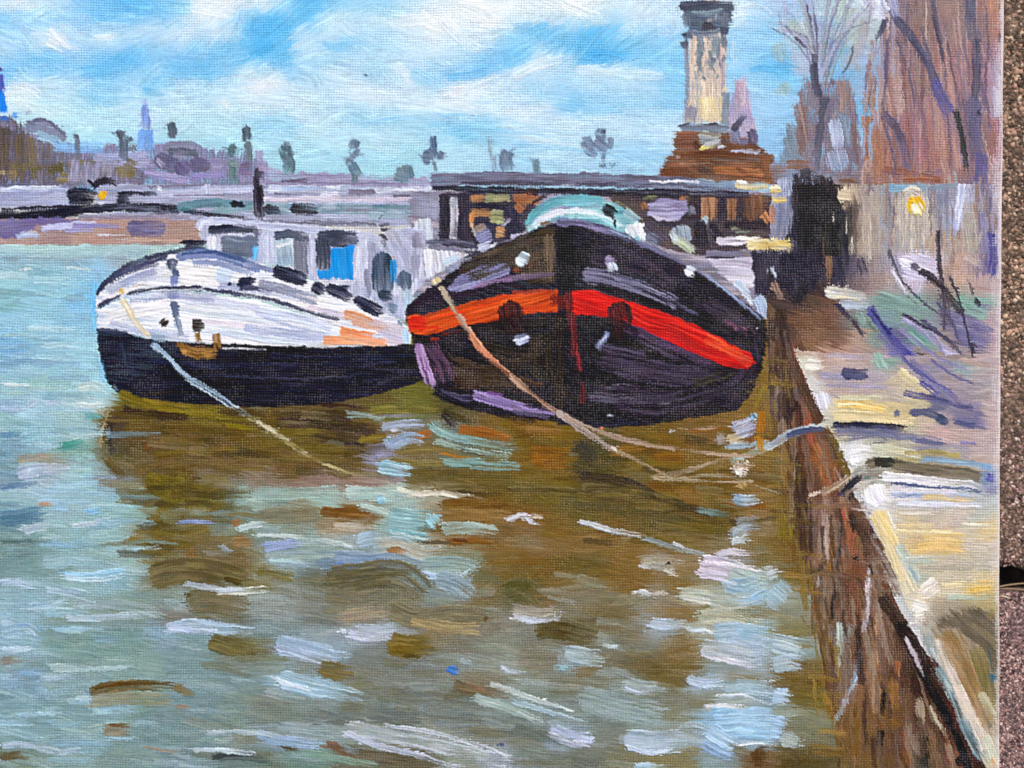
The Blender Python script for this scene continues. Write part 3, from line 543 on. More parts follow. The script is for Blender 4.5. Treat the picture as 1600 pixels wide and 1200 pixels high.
poplar(('#a9bcd0', 2.5, '763,216 767,245 772,270', dict(a=.7)), ('#b4c4d4', 2.5, '768,216 770,250', dict(a=.7)), ('#98acc2', 3, '773,245 774,270', dict(a=.7)))
poplar(('#8197b2 #7c90ac', 17, '796,234 790,250 795,268'), ('#8ea2ba', 8, '786,240 788,256'))
poplar(('#94aebe #86a2b2', 10, '837,250 841,276'), ('#8ca6b6', 7, '834,253 842,252'))
poplar(('#7c90b0 #8ea2be', 13, '938,198 940,226'), ('#94a8c6 #8398b6', 16, '914,216 922,232 936,240'), ('#8a9cba', 14, '930,218 950,236'), ('#90a6c0', 8, '955,214 952,236'), ('#5a5c74', 4, '943,202 943,216'), ('#7f98b0 #8ca4b8', 7, '943,238 942,256'), ('#6f8798', 9, '943,258 942,264'), ('#9cb0cc', 6, '911,212 918,228'))
poplar(('#8aa4b8', 7, '957,258 961,262', dict(a=.7)),)
# ---------------------------------------------------------------- column on its pedestal
part('painted_column', 'painted_monument')
fill('#b9aac6 #c4b0c4 #a99cc0', '1148,124 1166,122 1176,180 1186,232 1140,234 1138,190', 85, h=.3, rough=3, long=25)
st('#c8b4c0 #b8a4b4', 8, '1155,124 1153,180', h=.4); st('#d4c0c4', 5, '1163,128 1160,170', a=.8)
part('painted_column', 'painted_shaft')
fill('#c9bcb8 #d6c2b2 #e0ccb6 #cdbcb2', '1076,50 1136,50 1134,120 1138,192 1068,192 1076,140', 90, h=.35, rough=2, long=40)
st('#8d8898 #9c98ac', 7, '1071,62 1074,130 1070,192', dry=.15, h=.3); st('#ddc8b4 #e6d2ba', 16, '1104,120 1106,190', h=.45); st('#ecd8a4 #e6d6b4', 34, '1106,150 1108,190', h=.45); st('#dcc0b4', 8, '1127,70 1127,140', h=.35); st('#e4d0b8 #dcc4ac', 10, '1084,60 1085,112', h=.4)
st('#8a95a0 #76828e', 13, '1092,54 1094,76 1090,90', dry=.22, h=.35); st('#7c8892 #8e9aa4', 12, '1118,54 1116,74 1112,90', dry=.22, h=.35); st('#76838e', 7, '1096,80 1092,98 1096,114', dry=.08, h=.35); st('#84929c #74808a', 7, '1108,78 1112,96 1107,112', dry=.08, h=.35); st('#6f7c88', 7, '1097,118 1102,126', dry=.1); st('#dcc9b6 #d6c4b2', 9, '1103,58 1104,70', h=.4); st('#dccbb4 #d0bcae', 10, '1102,88 1101,108', h=.4); st('#8d98a2', 14, '1080,54 1120,56', dry=.3); st('#9aa2aa', 10, '1086,110 1092,126', dry=.35); st('#7c8894', 5, '1124,60 1122,96', dry=.25)
st('#7d8896 #8a93a2 #76808e', 15, '1134,142 1132,198', h=.35); st('#9a96ae', 6, '1129,90 1130,140', a=.7); st('#8d90a4', 15, '1080,165 1078,196', w1=20, h=.3, dry=.1); st('#d8cc9c', 4, '1127,150 1127,190', a=.8)
for q in range(30):
    r_ = np.random.default_rng(1100 + q); x_ = r_.uniform(1080, 1132); y_ = r_.uniform(54, 122)
    st(hx(['#6a7684', '#7c8792', '#5c6674', '#94999e', '#c8b6a6'][q % 5]), r_.uniform(3, 6), [(x_, y_), (x_ + r_.normal() * 3, y_ + r_.uniform(5, 13))], a=.7, dry=.12, h=.35)
part('painted_column', 'painted_capital')
fill('#5a687c #4a5468 #6a788c', '1062,8 1148,8 1142,30 1138,52 1076,52 1070,30', 5, h=.35, rough=3)
st('#3a3f50 #4a5162', 15, '1060,10 1100,8 1148,9', h=.5, rnd=.2); st('#6e5f5c', 5, '1098,3 1128,2', h=.4); st('#8fa2ac #7c909c', 6, '1080,18 1110,20 1134,15', h=.4); st('#6b7a8a', 10, '1072,22 1075,44', h=.4); st('#758294 #55606f', 10, '1092,26 1096,48', h=.4); st('#6d7280', 9, '1134,18 1130,44', h=.35); st('#46404c #54505c', 16, '1096,40 1116,46', h=.4); st('#9aa0a8', 4, '1122,20 1116,36', a=.8); st('#b8a8a0', 4, '1105,32 1116,30', a=.7)
st('#4a5366 #5c677a', 14, '1072,50 1076,64', h=.4); st('#565e70', 12, '1068,62 1070,78', h=.4); st('#4c5264', 14, '1132,42 1132,58', h=.4); st('#6d7686', 9, '1130,56 1132,78', h=.35); st('#5f6a7c #7d8898', 8, '1080,50 1100,54 1126,48', h=.35); st('#2f2e3a', 4, '1067,58 1071,50'); st('#b9c8d4', 5, '1052,30 1056,46', a=.5)
part('painted_column', 'painted_pedestal')
fill('#74503c #66442f #8a5c42', '1054,206 1150,206 1192,232 1204,250 1214,288 1028,278 1040,252 1052,240', 3, h=.25, rough=3)
st('#6b7082 #7d8292', 13, '1062,202 1100,200 1140,202', h=.35, dry=.05); st('#3f3f4a', 3, '1098,195 1124,194', h=.35); st('#4f5668', 5, '1060,200 1064,196 1080,193'); st('#754a3a #8a5c48', 13, '1056,212 1092,212', dry=.1); st('#6d4438 #8c6454', 14, '1056,226 1088,224', h=.25); st('#4a3430', 10, '1084,220 1092,232', a=.8)
fill('#9ca09c #a9a89c #8d9498', '1092,208 1126,208 1124,230 1094,232', 0, h=.4); st('#ece08c #e4d878', 7, '1093,234 1104,229 1116,227', h=.6); st('#b8b8c0', 6, '1100,226 1126,218', h=.4); st('#574c54', 9, '1128,216 1136,228')
st('#8d94ac #7c7f9c', 16, '1146,200 1152,228', h=.35); st('#3d4052 #4a4a5c', 12, '1144,206 1156,190 1166,180', h=.5); st('#5c5676 #4e4a66', 17, '1172,202 1180,228', h=.35); st('#746e90', 12, '1164,216 1160,228'); st('#cdd0e2', 4, '1120,231 1134,229', h=.5); st('#b4b8d0', 6, '1140,238 1160,236 1190,236', h=.45)
st('#7a4a30 #5f3a2c', 9, '1062,242 1120,240 1170,246', dry=.05); st('#c8bcd0', 4, '1056,248 1064,244', a=.7); st('#805440 #946046', 10, '1040,258 1090,256', dry=.1); st('#a06440 #ac704c', 14, '1116,266 1160,268 1200,270', h=.3, dry=.08); st('#6a4430', 12, '1030,268 1080,266', dry=.2); st('#4c3a34', 8, '1090,262 1112,270', a=.8); st('#5c4034', 8, '1150,262 1166,268', a=.7); st('#7a5038', 22, '1196,240 1206,282', h=.25); st('#a89080', 3, '1060,256 1110,254', a=.6)
# ---------------------------------------------------------------- trees on the right
part('painted_right_trees', 'painted_undergrowth')
RT = rows("""
5: 1376#b8c4e0 1400#8a8098 1430#826c66 1460#8a7a78 1490#a88878 1515#6a6880 1550#c08868
45: 1380#a8b0cc 1405#8a7480 1440#8a7268 1470#7d6e78 1495#b08e80 1520#74707c 1550#b88474
90: 1375#9fb0d8 1400#b09c9c 1425#9a8484 1450#8a7878 1480#b48884 1500#a07c84 1522#66647c 1540#b88094 1560#c8b0bc
130: 1365#a0b0d4 1385#b8a09c 1410#c8aaa0 1440#947c78 1470#a08c8c 1490#b07e80 1520#6c6a7c 1540#b87c90 1560#b8b0cc
165: 1360#9a948c 1375#a58c78 1400#c4a8a2 1440#b08e88 1470#7c7094 1495#b07c80 1520#645c74 1545#c0a4b0 1562#b8b0c8
200: 1355#b08468 1370#9a7c6c 1395#a8888c 1425#ac7078 1450#b4888c 1480#a88480 1500#8a6c6c 1522#5c5870 1545#97785e 1562#a86480
235: 1355#bc8868 1372#b87a5c 1395#8a5c58 1410#75647a 1435#b06a74 1455#ac8478 1475#ac7868 1500#a07c74 1524#6c6480 1545#906a54 1562#a8607a
268: 1355#b8a09c 1375#b87a60 1400#8c6c74 1425#9c7470 1450#b07c70 1475#a88084 1505#94706a 1530#605c8a 1550#c0a09c 1564#a88a94
290: 1360#8a6a58 1400#8f6a58 1450#a87058 1500#8a6a60 1530#6a6690 1560#b8a0a4
""")
RT = [(x, y, hx(c) * .68 + hx("#9c7e7c") * .32) for x, y, c in RT]
fill('#8a96ac #8d7c80 #7c6a70 #9aa6bc', '1206,250 1240,262 1262,258 1300,266 1350,262 1364,270 1364,300 1206,300', 4, h=.2, rough=4)
field([(1346, 296), (1350, 240), (1362, 200), (1358, 150), (1368, 100), (1378, 40), (1372, -150), (1572, -150), (1572, 296)], RT, sig=8, h=.2, ang=lambda x, y: 86 + 5 * np.sin(x / 20), drag=1.2)
hatch((1362, -130, 1564, 288), 320, (2.5, 8), (30, 90), 90, jit=.035, a=.5, h=.2, spread=7, only=('painted_right_trees',), seed=9, dry=.3)
st('#8f5a50 #a86c58', 10, '1415,170 1425,270', a=.5, dry=.3); st('#a85c70 #9c6878', 18, '1432,195 1440,262', a=.5, dry=.3); st('#a4745c', 14, '1368,168 1372,276', dry=.25); st('#a87c64 #9c7058', 15, '1352,180 1360,262', dry=.2); st('#96604a #845444', 9, '1380,262 1470,280', dry=.2); st('#6e6ca4', 11, '1463,262 1465,272', a=.7)
for q in range(70):
    r_ = np.random.default_rng(500 + q); x0_ = r_.uniform(1366, 1562); y0_ = r_.uniform(-60, 200); l_ = r_.uniform(50, 150)
    c_ = hx(['#6a5e70', '#7d6e7a', '#ac9490', '#c4b0ac', '#8c7c8a', '#5e5470', '#b49a98'][q % 7]); sl = (x0_ - 1440) / 500
    st(c_, r_.uniform(2, 6), [(x0_, y0_), (x0_ + sl * l_ * .4 + r_.normal() * 2, y0_ + l_ * .5), (x0_ + sl * l_, min(y0_ + l_, 288))], a=.7, dry=.3, h=.2)
for q in range(26):
    r_ = np.random.default_rng(900 + q); y0_ = r_.uniform(60, 250); x0_ = 1352 + 20 * (1 - y0_ / 290) + r_.normal() * 7
    st(hx(['#b08a78', '#9a7668', '#a8a0b4', '#8fb0d0', '#7d6a74', '#b89c98'][q % 6]), r_.uniform(4, 9), [(x0_, y0_), (x0_ + r_.normal() * 4, y0_ + 22), (x0_ - 3 + r_.normal() * 4, y0_ + r_.uniform(36, 70))], a=.75, dry=.26, h=.22)
for q in range(16):
    r_ = np.random.default_rng(950 + q); x0_ = r_.uniform(1372, 1556); y0_ = r_.uniform(20, 150); l_ = r_.uniform(110, 200)
    st(hx(['#8a605c', '#a4726a', '#6c5668', '#967480', '#bc948a'][q % 5]), r_.uniform(7, 15), [(x0_, y0_), (x0_ + r_.normal() * 5 + 6, y0_ + l_ * .5), (x0_ + 14 + r_.normal() * 6, min(y0_ + l_, 296))], a=.6, dry=.32, h=.2)
part('painted_right_trees', 'painted_trunk')
st('#57566e #484a62', 15, '1388,14 1406,36 1424,56', h=.2, tap=(.5, 0)); st('#4e4e68 #5c5a74', 13, '1420,52 1440,82 1455,112 1466,138', h=.2, dry=(0, .1)); st('#54528c #5f5c92 #6a6488', 20, '1456,124 1470,152 1486,182', h=.2, dry=.08); st('#4a4a60', 7, '1424,60 1450,100', dry=.1); st('#8a80a0', 10, '1486,180 1504,262', a=.45, dry=.3)
new_piece('painted_right_trees', 'painted_trunk'); st('#55566e #6a687c', 19, '1512,-60 1516,20 1523,66', h=.2, dry=.05); st('#5c5a6c #504e62', 12, '1524,60 1526,120 1524,160', h=.2, dry=.1); st('#5f5a74 #6c6684', 24, '1522,150 1524,200 1530,250', h=.2, dry=.2); st('#5a5888 #6a6694', 22, '1532,236 1534,292', h=.2, dry=.12); st('#35343e', 8, '1528,172 1531,184', a=.8)
new_piece('painted_right_trees', 'painted_trunk'); st('#2a3234 #343a3e', 9, '1493,172 1500,200 1506,232 1511,267', h=.25, w1=7)
new_piece('painted_right_trees', 'painted_trunk'); st('#5a5468 #6a6070', 9, '1452,-40 1462,30 1470,70', h=.2, dry=.12); st('#514c60', 6, '1456,24 1470,72 1474,100', dry=.2)
new_piece('painted_right_trees', 'painted_trunk'); st('#78708c #625a78', 8, '1386,60 1384,120 1381,170', dry=.2); st('#6f6680 #5c5470', 13, '1376,176 1400,200 1414,240 1418,268', dry=.1, h=.2); st('#5a4a52', 8, '1396,190 1412,222', a=.7); st('#7d6a78', 4, '1404,60 1412,110', a=.5)
for pp in ('1400,60 1418,110 1430,170', '1440,40 1456,100 1480,160', '1380,190 1392,230 1400,280', '1480,60 1490,120 1500,170', '1545,60 1540,130 1548,200'):
    new_piece('painted_right_trees', 'painted_trunk'); st('#5c5468 #6c6074', 5, pp, dry=.18, h=.22, tap=.4)
new_piece('painted_right_trees', 'painted_trunk'); st('#45445a #585a70', 9, '1384,28 1378,46 1366,66', tap=.7, h=.25)
new_piece('painted_right_trees', 'painted_sky_gap'); st('#dfe4f4 #cfdcf0', 22, '1366,-40 1374,10 1388,26', h=.4); st('#e6ecf6', 12, '1352,-10 1372,12', h=.4); st('#a8acd0 #9fa4c8', 14, '1392,-20 1402,30', a=.8); new_piece('painted_right_trees', 'painted_sky_gap'); st('#c8cce4 #b0b4d0', 6, '1556,90 1560,140', a=.7); st('#d0d0e4 #b8b8d4', 13, '1556,140 1560,186', a=.8, dry=.1); st('#dcd0dc #e8dce0', 9, '1549,248 1560,262', a=.7, dry=.2); st('#e4d8dc', 5, '1565,0 1566,130', a=.6)
# the bare pollard tree
part('painted_bare_tree', 'painted_crown')
for q in ['#a9aeca #b8b8d2,24,1262,-30 1266,60 1276,120,.5', '#b4b4ce #a4a4c2,15,1280,30 1286,140,.6', '#9fb2b0 #a9bab0,22,1216,66 1222,98,.6', '#9eb4aa #a8bcb4,26,1218,130 1230,150,.6', '#a4b6ac #b0beb4,18,1236,30 1246,60,.65', '#d4dcd8 #e2e4dc,10,1250,34 1258,52,.8', '#aebcb2 #b8c4b6,22,1316,-40 1312,30 1302,64,.6', '#b4beac #a9b4a8,16,1330,10 1322,56,.6', '#a8a89e #b0aea4,18,1352,30 1340,74 1326,100,.6', '#b0aec4 #a4a4bc,15,1362,0 1352,48 1340,92,.55', '#a9a6c0 #b8b2cc,8,1224,-20 1228,40,.5', '#c4c6dc,7,1240,-20 1242,30,.5', '#a09cb6,6,1216,20 1228,64,.6', '#b2b8c0,12,1290,-40 1296,60,.55', '#9ab0b4,12,1300,100 1312,70,.5', '#9ca49c,8,1360,84 1366,108,.6', '#a6a9a6,10,1342,100 1336,112,.6', '#b8c0cc,8,1236,70 1262,150,.5']:
    f_ = q.split(','); st(f_[0], float(f_[1]), ','.join(f_[2:-1]), a=float(f_[-1]), dry=.12, h=.3, soft=2)
st('#cfe0f0', 10, '1290,60 1296,90', a=.5); st('#6fbcf0 #86c8f0', 18, '1300,66 1308,116', a=.55, soft=5)
part('painted_bare_tree', 'painted_branch'); st('#5c5a70', 6, '1242,58 1256,70 1276,82', h=.3); new_piece('painted_bare_tree', 'painted_branch'); st('#4e5064 #5c5e70', 5, '1260,6 1266,36 1269,62', h=.3)
new_piece('painted_bare_tree', 'painted_branch'); st('#55566a', 6, '1273,24 1276,60 1276,84', h=.3); new_piece('painted_bare_tree', 'painted_branch'); st('#6a6c7c #585c6c', 5, '1334,70 1328,96 1316,114', h=.3, tap=(.6, .2)); new_piece('painted_bare_tree', 'painted_branch'); st('#5f6070', 4, '1226,40 1240,56', a=.7)
for q in range(46):
    r_ = np.random.default_rng(300 + q); f0 = r_.uniform(-1, 1); y0_ = r_.uniform(60, 150)
    x0_ = 1282 + f0 * 10; x1_ = 1290 + f0 * 84 + r_.normal() * 6; y1_ = r_.uniform(-60, 50)
    c_ = hx(['#8e90ae', '#a4a4c0', '#7c7e98', '#9aa89e', '#b0b0c8', '#6c6e86'][q % 6])
    st(c_, r_.uniform(2, 4.2), [(x0_, y0_), ((x0_ * 1.2 + x1_ * .8) / 2, (y0_ + y1_) / 2 - 6), (x1_, y1_)], a=.75, dry=.12, h=.25, tap=.5)
part('painted_bare_tree', 'painted_bush')
fill('#7f7284 #8a7a80 #75697c', '1258,120 1272,130 1292,132 1310,124 1324,122 1334,150 1340,190 1350,262 1308,276 1240,272 1246,200 1248,150', 88, dry=.12, h=.2, rough=5, long=30)
fill('#8a96a4 #7c8a98', '1228,196 1250,192 1256,256 1218,260', 70, dry=.12, h=.2, rough=4); fill('#8c6e66 #7a6260', '1242,160 1260,166 1262,240 1246,240', 86, dry=.22, h=.2, rough=3)
st('#8c7878 #9a8480', 22, '1318,124 1322,180', dry=.2); st('#5c4a50', 8, '1296,126 1308,130', a=.7); st('#9aa6c0 #b4bcd4', 18, '1304,186 1310,236', h=.35); st('#a9b4cc #9aa8c4', 36, '1304,232 1312,268', h=.3, dry=.05); st('#7d8ca0', 10, '1320,180 1326,230', dry=.15); st('#7a6668', 9, '1334,190 1338,256', dry=.2); st('#8a6a5c #7a5c50', 14, '1226,256 1268,258', dry=.15); st('#ccd2e2', 7, '1302,200 1306,230', a=.6)
st('#b89c92', 3, '1248,160 1258,210 1268,250', a=.6)
part('painted_bare_tree', 'painted_trunk'); st('#6c6a80 #5a5a70', 11, '1272,84 1274,120 1280,150', h=.3, dry=.05); st('#55566a #45465a', 10, '1272,96 1273,130 1282,152', h=.25); st('#50505f #5f5c6c', 12, '1293,150 1284,176 1280,210 1276,250', h=.3, dry=.06); st('#4a4c5a', 6, '1280,130 1284,168', a=.8); st('#6a6c7e', 9, '1278,240 1276,270')
# ---------------------------------------------------------------- between the boats
part('painted_jetty', 'painted_background')
fill('#9a9cb4 #7f7a8c #b0a8b4', '640,300 700,296 1210,300 1240,330 1245,470 1190,500 1000,420 880,360 760,400 650,470 636,440', 5, h=.25, rough=3)
st('#dce4ee #cdd6e6', 26, '660,340 664,400', h=.4); st('#b9bcd6 #a4a6c2', 40, '620,372 668,382', h=.3); st('#c8cee4', 14, '645,440 660,400', h=.4); st('#a8a4b8 #8d8aa0', 18, '650,360 656,420', dry=.2)
fill('#2c2a36 #363240 #443e4a', '690,300 840,298 838,352 740,402 690,400', 2, h=.25)
fill('#332e36 #463c40 #544844', '950,300 1215,306 1215,380 1100,400 1040,390 980,356', 3, h=.25)
part('painted_jetty', 'painted_shed')
st('#b88a60 #a87850', 11, '733,310 760,309', h=.35); st('#b4865c #a0744c', 14, '736,334 772,330', h=.35); st('#cc8a52', 9, '738,330 736,356', h=.35); st('#9c9a72 #8e9068 #a8a47c', 19, '756,312 800,311', h=.35); st('#93966a #a3a27c', 20, '764,338 794,340', h=.35); st('#b2bc80', 6, '776,348 790,346'); st('#2f2d3c #3a3646', 12, '735,321 800,321', dry=.05, h=.3); st('#2c2a38', 22, '742,352 752,380', h=.3); st('#312f40 #3a3848', 26, '796,320 806,372', h=.3)
st('#a4704e #b47c56 #945c40', 26, '802,308 846,306', h=.3, dry=.06); st('#a06848', 16, '806,318 822,332', h=.3); st('#9b9dc6 #8a8cb4', 28, '744,374 768,362', h=.4); st('#cda074 #c08a58', 18, '774,362 790,366', h=.35); st('#c8cce4 #b8bcd8', 12, '746,390 770,382', h=.45); st('#a9a8c0', 10, '795,372 812,368', dry=.2); st('#dfe2ee', 5, '765,388 778,380', h=.5); st('#c4bccc', 9, '850,298 862,300', h=.45)
new_piece('painted_jetty', 'painted_shed'); st('#a07456 #986c50 #ac8468', 26, '1108,304 1108,346', h=.3); st('#94694c', 12, '1143,308 1143,348', h=.3); st('#8c6248 #75523e', 34, '1180,300 1182,350', h=.3, dry=.08); st('#5e4438', 14, '1165,308 1168,344', dry=.15); st('#2e2a36 #38323c', 14, '1128,306 1130,350', h=.3); st('#3a3038', 16, '1086,306 1088,340', h=.3); st('#463c44', 10, '1156,306 1158,340', a=.8)
st('#2d2930 #3c3436', 16, '1130,352 1200,352', h=.3, dry=.05); st('#a8a88c #b8bc98', 5, '1140,357 1160,356', a=.8); st('#7d8a78', 5, '1148,363 1172,361', a=.8); st('#c0865a #b47a50', 12, '1192,332 1204,350', h=.3)
part('painted_jetty', 'painted_awning'); fill('#a59fc4 #9890b8 #b2aecc', '1014,318 1030,311 1072,312 1074,330 1062,344 1030,345 1012,336', 0, h=.45, rough=1.5); st('#d6d0e0', 4, '1016,336 1036,344 1058,344', h=.6); new_piece('painted_jetty', 'painted_shed'); st('#a06c4a', 10, '1004,316 1010,330', a=.9); st('#8c9068', 5, '1004,310 1030,308', a=.8); st('#b07850', 8, '1060,308 1076,310', a=.8)
part('painted_jetty', 'painted_panel'); st('#8a98a8 #97a6b4 #a8b4c0', 30, '1062,352 1068,384', h=.4); st('#a8b6bc', 13, '1096,340 1106,350', h=.4); st('#7d8494', 12, '1078,322 1084,338', h=.35); st('#2b2830 #352f38', 20, '1092,344 1098,390', h=.35); st('#2d2a34', 14, '1108,352 1128,376', h=.35); st('#6b6672', 4, '1104,352 1118,372', a=.8)
part('painted_jetty', 'painted_deck_edge'); st('#e6e0e6 #d4cedc', 14, '1120,378 1150,376 1172,372', h=.5); st('#77748a #86829a', 13, '1100,398 1140,399 1164,396', h=.4); st('#3e3c4a', 4, '1104,402 1150,404'); part('painted_jetty', 'painted_deck_side'); fill('#e2dee8 #d0cada #c8c2d6', '1106,404 1176,402 1180,450 1150,448 1120,424', 3, h=.5)
st('#f2d88a #ecca78 #f6e6b8', 17, '1166,383 1200,382 1240,384', h=.8); st('#f2efe6', 6, '1150,373 1190,371', h=.6); st('#f4e8c4', 6, '1164,378 1196,376', h=.7)
part('painted_jetty', 'painted_mooring_post'); fill('#35313e #2c2936 #403a48', '1174,392 1228,392 1232,470 1216,460 1198,470 1180,462', 88, h=.3); st('#bcd0ea #a8c0e4', 18, '1184,462 1196,500', h=.45); st('#dfe8f4', 9, '1156,448 1178,478', h=.5); st('#c8d8ec', 12, '1148,440 1172,462', h=.5)
st('#e6e8f0 #d6d2dc', 8, '1200,420 1208,445', a=.7)
st('#a8a8bc #c0c4d4 #8c8898', 12, '708,306 709,340', dry=.15, h=.35); st('#b8a898 #8c7c74', 14, '742,360 760,350', dry=.2); st('#a4a0b4', 10, '780,352 800,340', dry=.3); st('#c4b8a8', 8, '735,345 744,372', dry=.25)
part('painted_jetty', 'painted_post'); st('#2c2933 #38343e', 18, '694,302 695,382', h=.35, rnd=.1); new_piece('painted_jetty', 'painted_post'); st('#332f3c #3e3844', 17, '725,302 725,382', h=.35, rnd=.1); part('painted_jetty', 'painted_shed'); st('#b0a6ac #8a8490 #c4c0cc', 11, '710,324 709,378', dry=.15, h=.35); st('#d4d8e6', 7, '706,372 716,376', h=.45)
part('painted_jetty', 'painted_beam')
st('#6b6a80 #74728a #5c5a6e', 21, '672,281 740,279 830,280 920,281 1000,284 1080,289 1176,296', h=.35, rnd=.2, rag=1.3); st('#24222e #2e2b39', 11, '674,294 780,297 900,300 1000,301 1100,303 1176,306', h=.35, dry=(0, .08)); st('#8a88a0', 4, '690,273 800,272 860,276', a=.6, dry=.2); st('#4a4858', 6, '720,286 900,288 1020,290', dry=.2)
st('#e0e2f0', 4, '1012,280 1024,284 1060,283 1094,285', h=.7); st('#d0cede', 3.5, '874,291 902,290', h=.6); st('#cfccd8', 2, '905,302 910,297 918,295', h=.5); st('#d8d0b0 #c8bc8c #e4ddc8', 12, '1148,288 1170,292 1202,290', h=.55); st('#f0f0ee', 4, '1150,284 1168,287', h=.6)
# ---------------------------------------------------------------- white boat
part('painted_white_boat', 'painted_cabin')
fill('#c6cbe4 #b4b8d2 #d4d8ea', '306,346 330,340 400,348 480,354 560,362 612,376 660,390 664,440 640,470 640,500 596,492 540,462 480,432 420,412 345,402 324,394', 88, h=.35, rough=2, long=30)
st('#c2c8e6 #d4daee', 14, '306,354 330,346 400,352 480,358 556,368', h=.6); st('#e6e9f6', 7, '312,362 318,348 334,343', h=.6); st('#bcc2dc', 10, '440,356 560,366 596,372', h=.5); st('#a9adc6 #bfc3da', 30, '606,360 640,420', a=.8, h=.35); st('#8d90a8 #a4a6be', 14, '580,376 584,440', dry=.15, h=.35); st('#9c9cb4', 18, '650,396 648,440', dry=.15); st('#d2d6ea', 16, '566,384 568,452', h=.45); st('#8a8ca4', 10, '572,420 576,466', dry=.12, h=.3); st('#b2b6d0', 14, '625,390 636,418', h=.35); st('#cdd6ea', 12, '632,470 636,500', h=.4); st('#a6a4ba', 20, '606,462 614,484', dry=.1)
st('#3c4150 #4a505f', 13, '324,360 360,357 396,360 404,366', h=.5, rag=1.3); st('#2e3240', 7, '326,356 370,355', h=.5); st('#6f6e82', 8, '398,356 404,372')
part('painted_white_boat', 'painted_cabin_window'); fill('#5f6c86 #6d7688 #54617a', '346,368 404,370 402,402 384,404 346,402', 4, h=.35, rough=1.5); st('#7d8ca4 #9aa8ba', 6, '352,374 396,380', dry=.2); st('#58b4ea #6cc2f0', 11, '400,384 397,408', h=.5); st('#8fb8d8', 7, '378,404 400,409', h=.4); st('#cfe0f0', 4, '340,396 356,402', h=.5)
new_piece('painted_white_boat', 'painted_cabin_window'); fill('#aac6d6 #98b0c4 #b8ccd8', '428,374 464,372 466,414 430,416', 80, h=.4, rough=1.5); fill('#6c6e80 #7d7e8e #5c5e70', '458,372 483,370 484,428 460,424', 86, dry=.08, h=.3, rough=1.5); st('#454d60 #555c6e', 14, '427,370 450,366 482,371', h=.45); st('#e2eaf2', 5, '430,384 460,380', h=.5)
new_piece('painted_white_boat', 'painted_cabin_window'); st('#3a3f4d #464a5a', 24, '495,374 530,372 560,374', h=.4, rnd=.3); st('#3c4150 #454a58', 26, '504,372 505,424', h=.4, rnd=.2); fill('#1a90e2 #2398e6 #168ad8', '517,388 552,384 553,437 498,436 497,422 517,422', 80, h=.5, rough=1); st('#1c92e2', 7, '552,380 548,392', h=.45); st('#b8dcf4', 3, '518,430 524,428', h=.5)
part('painted_white_boat', 'painted_cabin'); st('#d6dbee #c8cde6', 20, '416,370 417,414', h=.5); st('#d2d6ea #c4c9e2', 13, '487,374 488,440', h=.5); st('#e6eaf4', 8, '494,442 556,441', h=.55); st('#dfe3f0', 9, '560,384 558,438', h=.5); st('#e8eaf2', 22, '334,370 334,392', h=.6, rnd=.05); st('#c9cfe6', 5, '341,370 340,392', h=.5)
st('#323244 #3c3c50', 14, '286,384 322,382', h=.45, rnd=.3); st('#9a9cb4', 3, '284,391 320,391', h=.5); st('#2a2a38', 6, '282,378 322,377', h=.4)
part('painted_white_boat', 'painted_porthole'); dab('#3c4a5e #46566a #33414f', 598, 428, 38, 17, 88, h=.4, rag=.7); st('#1c92de #2a9ae2', 9, '614,404 616,442', h=.5); st('#c86a4c', 3, '611,401 617,401', a=.8); dab('#36424f', 602, 462, 14, 9, 10, h=.4)
new_piece('painted_white_boat', 'painted_porthole'); dab('#4c5c72 #566678', 632, 438, 18, 11, 88, h=.4, rag=.7); part('painted_white_boat', 'painted_cabin'); st('#6c7f96 #7d90a4', 14, '606,478 622,484', h=.35); st('#4a4856', 6, '592,366 606,376'); st('#7a7686 #5c5868', 14, '598,372 600,388', dry=.15)
part('painted_white_boat', 'painted_bow_flag'); fill('#f0f0f4 #e6e6ee #dcdfec', '662,392 690,386 746,390 724,402 694,420 672,436 664,434', 80, h=.6, rough=1.5); st('#55566a #6a6a7e', 9, '664,378 700,378 742,383', h=.4); st('#77768c', 7, '668,384 700,388 744,392', h=.4); st('#d6e4f0 #b8d0e4', 10, '690,412 720,400', h=.5); st('#4b4a58', 4, '726,392 746,394', h=.45)
part('painted_white_boat', 'painted_upper_hull')
fill('#f0eff2 #e6eaf4 #f4f2f0', '149,463 172,438 206,416 245,402 282,394 345,398 400,410 460,428 520,452 600,486 642,512 642,538 560,520 470,486 400,466 330,456 270,454 215,458 180,468 152,482', 6, h=.6, rough=1.5, long=90)
st('#e2e6f2 #cdd3ea', 14, '184,448 220,432 262,420', h=.5); st('#9aa0c0 #b4b8d2', 8, '186,446 214,432 246,422', dry=.12, h=.4); st('#f2f0f0 #fbf9f4', 30, '280,428 312,430 340,432', h=.8); st('#cfdcf2 #bccfec', 30, '338,424 366,432', a=.85, h=.55); st('#eef2f6', 18, '364,440 400,446', h=.6); st('#f6f4f6', 14, '160,470 190,456 220,446', h=.7); st('#c4a898', 4, '205,450 234,441', a=.7)
st('#9aa4c4 #b4bcd6', 16, '166,456 200,440 250,424', dry=.22, h=.45, a=.8); st('#8f9cc0', 10, '300,412 350,414 400,428', dry=.2, h=.4); st('#a8b0cc', 12, '340,446 400,452 470,470', dry=.26, h=.4)
part('painted_white_boat', 'painted_gunwale')
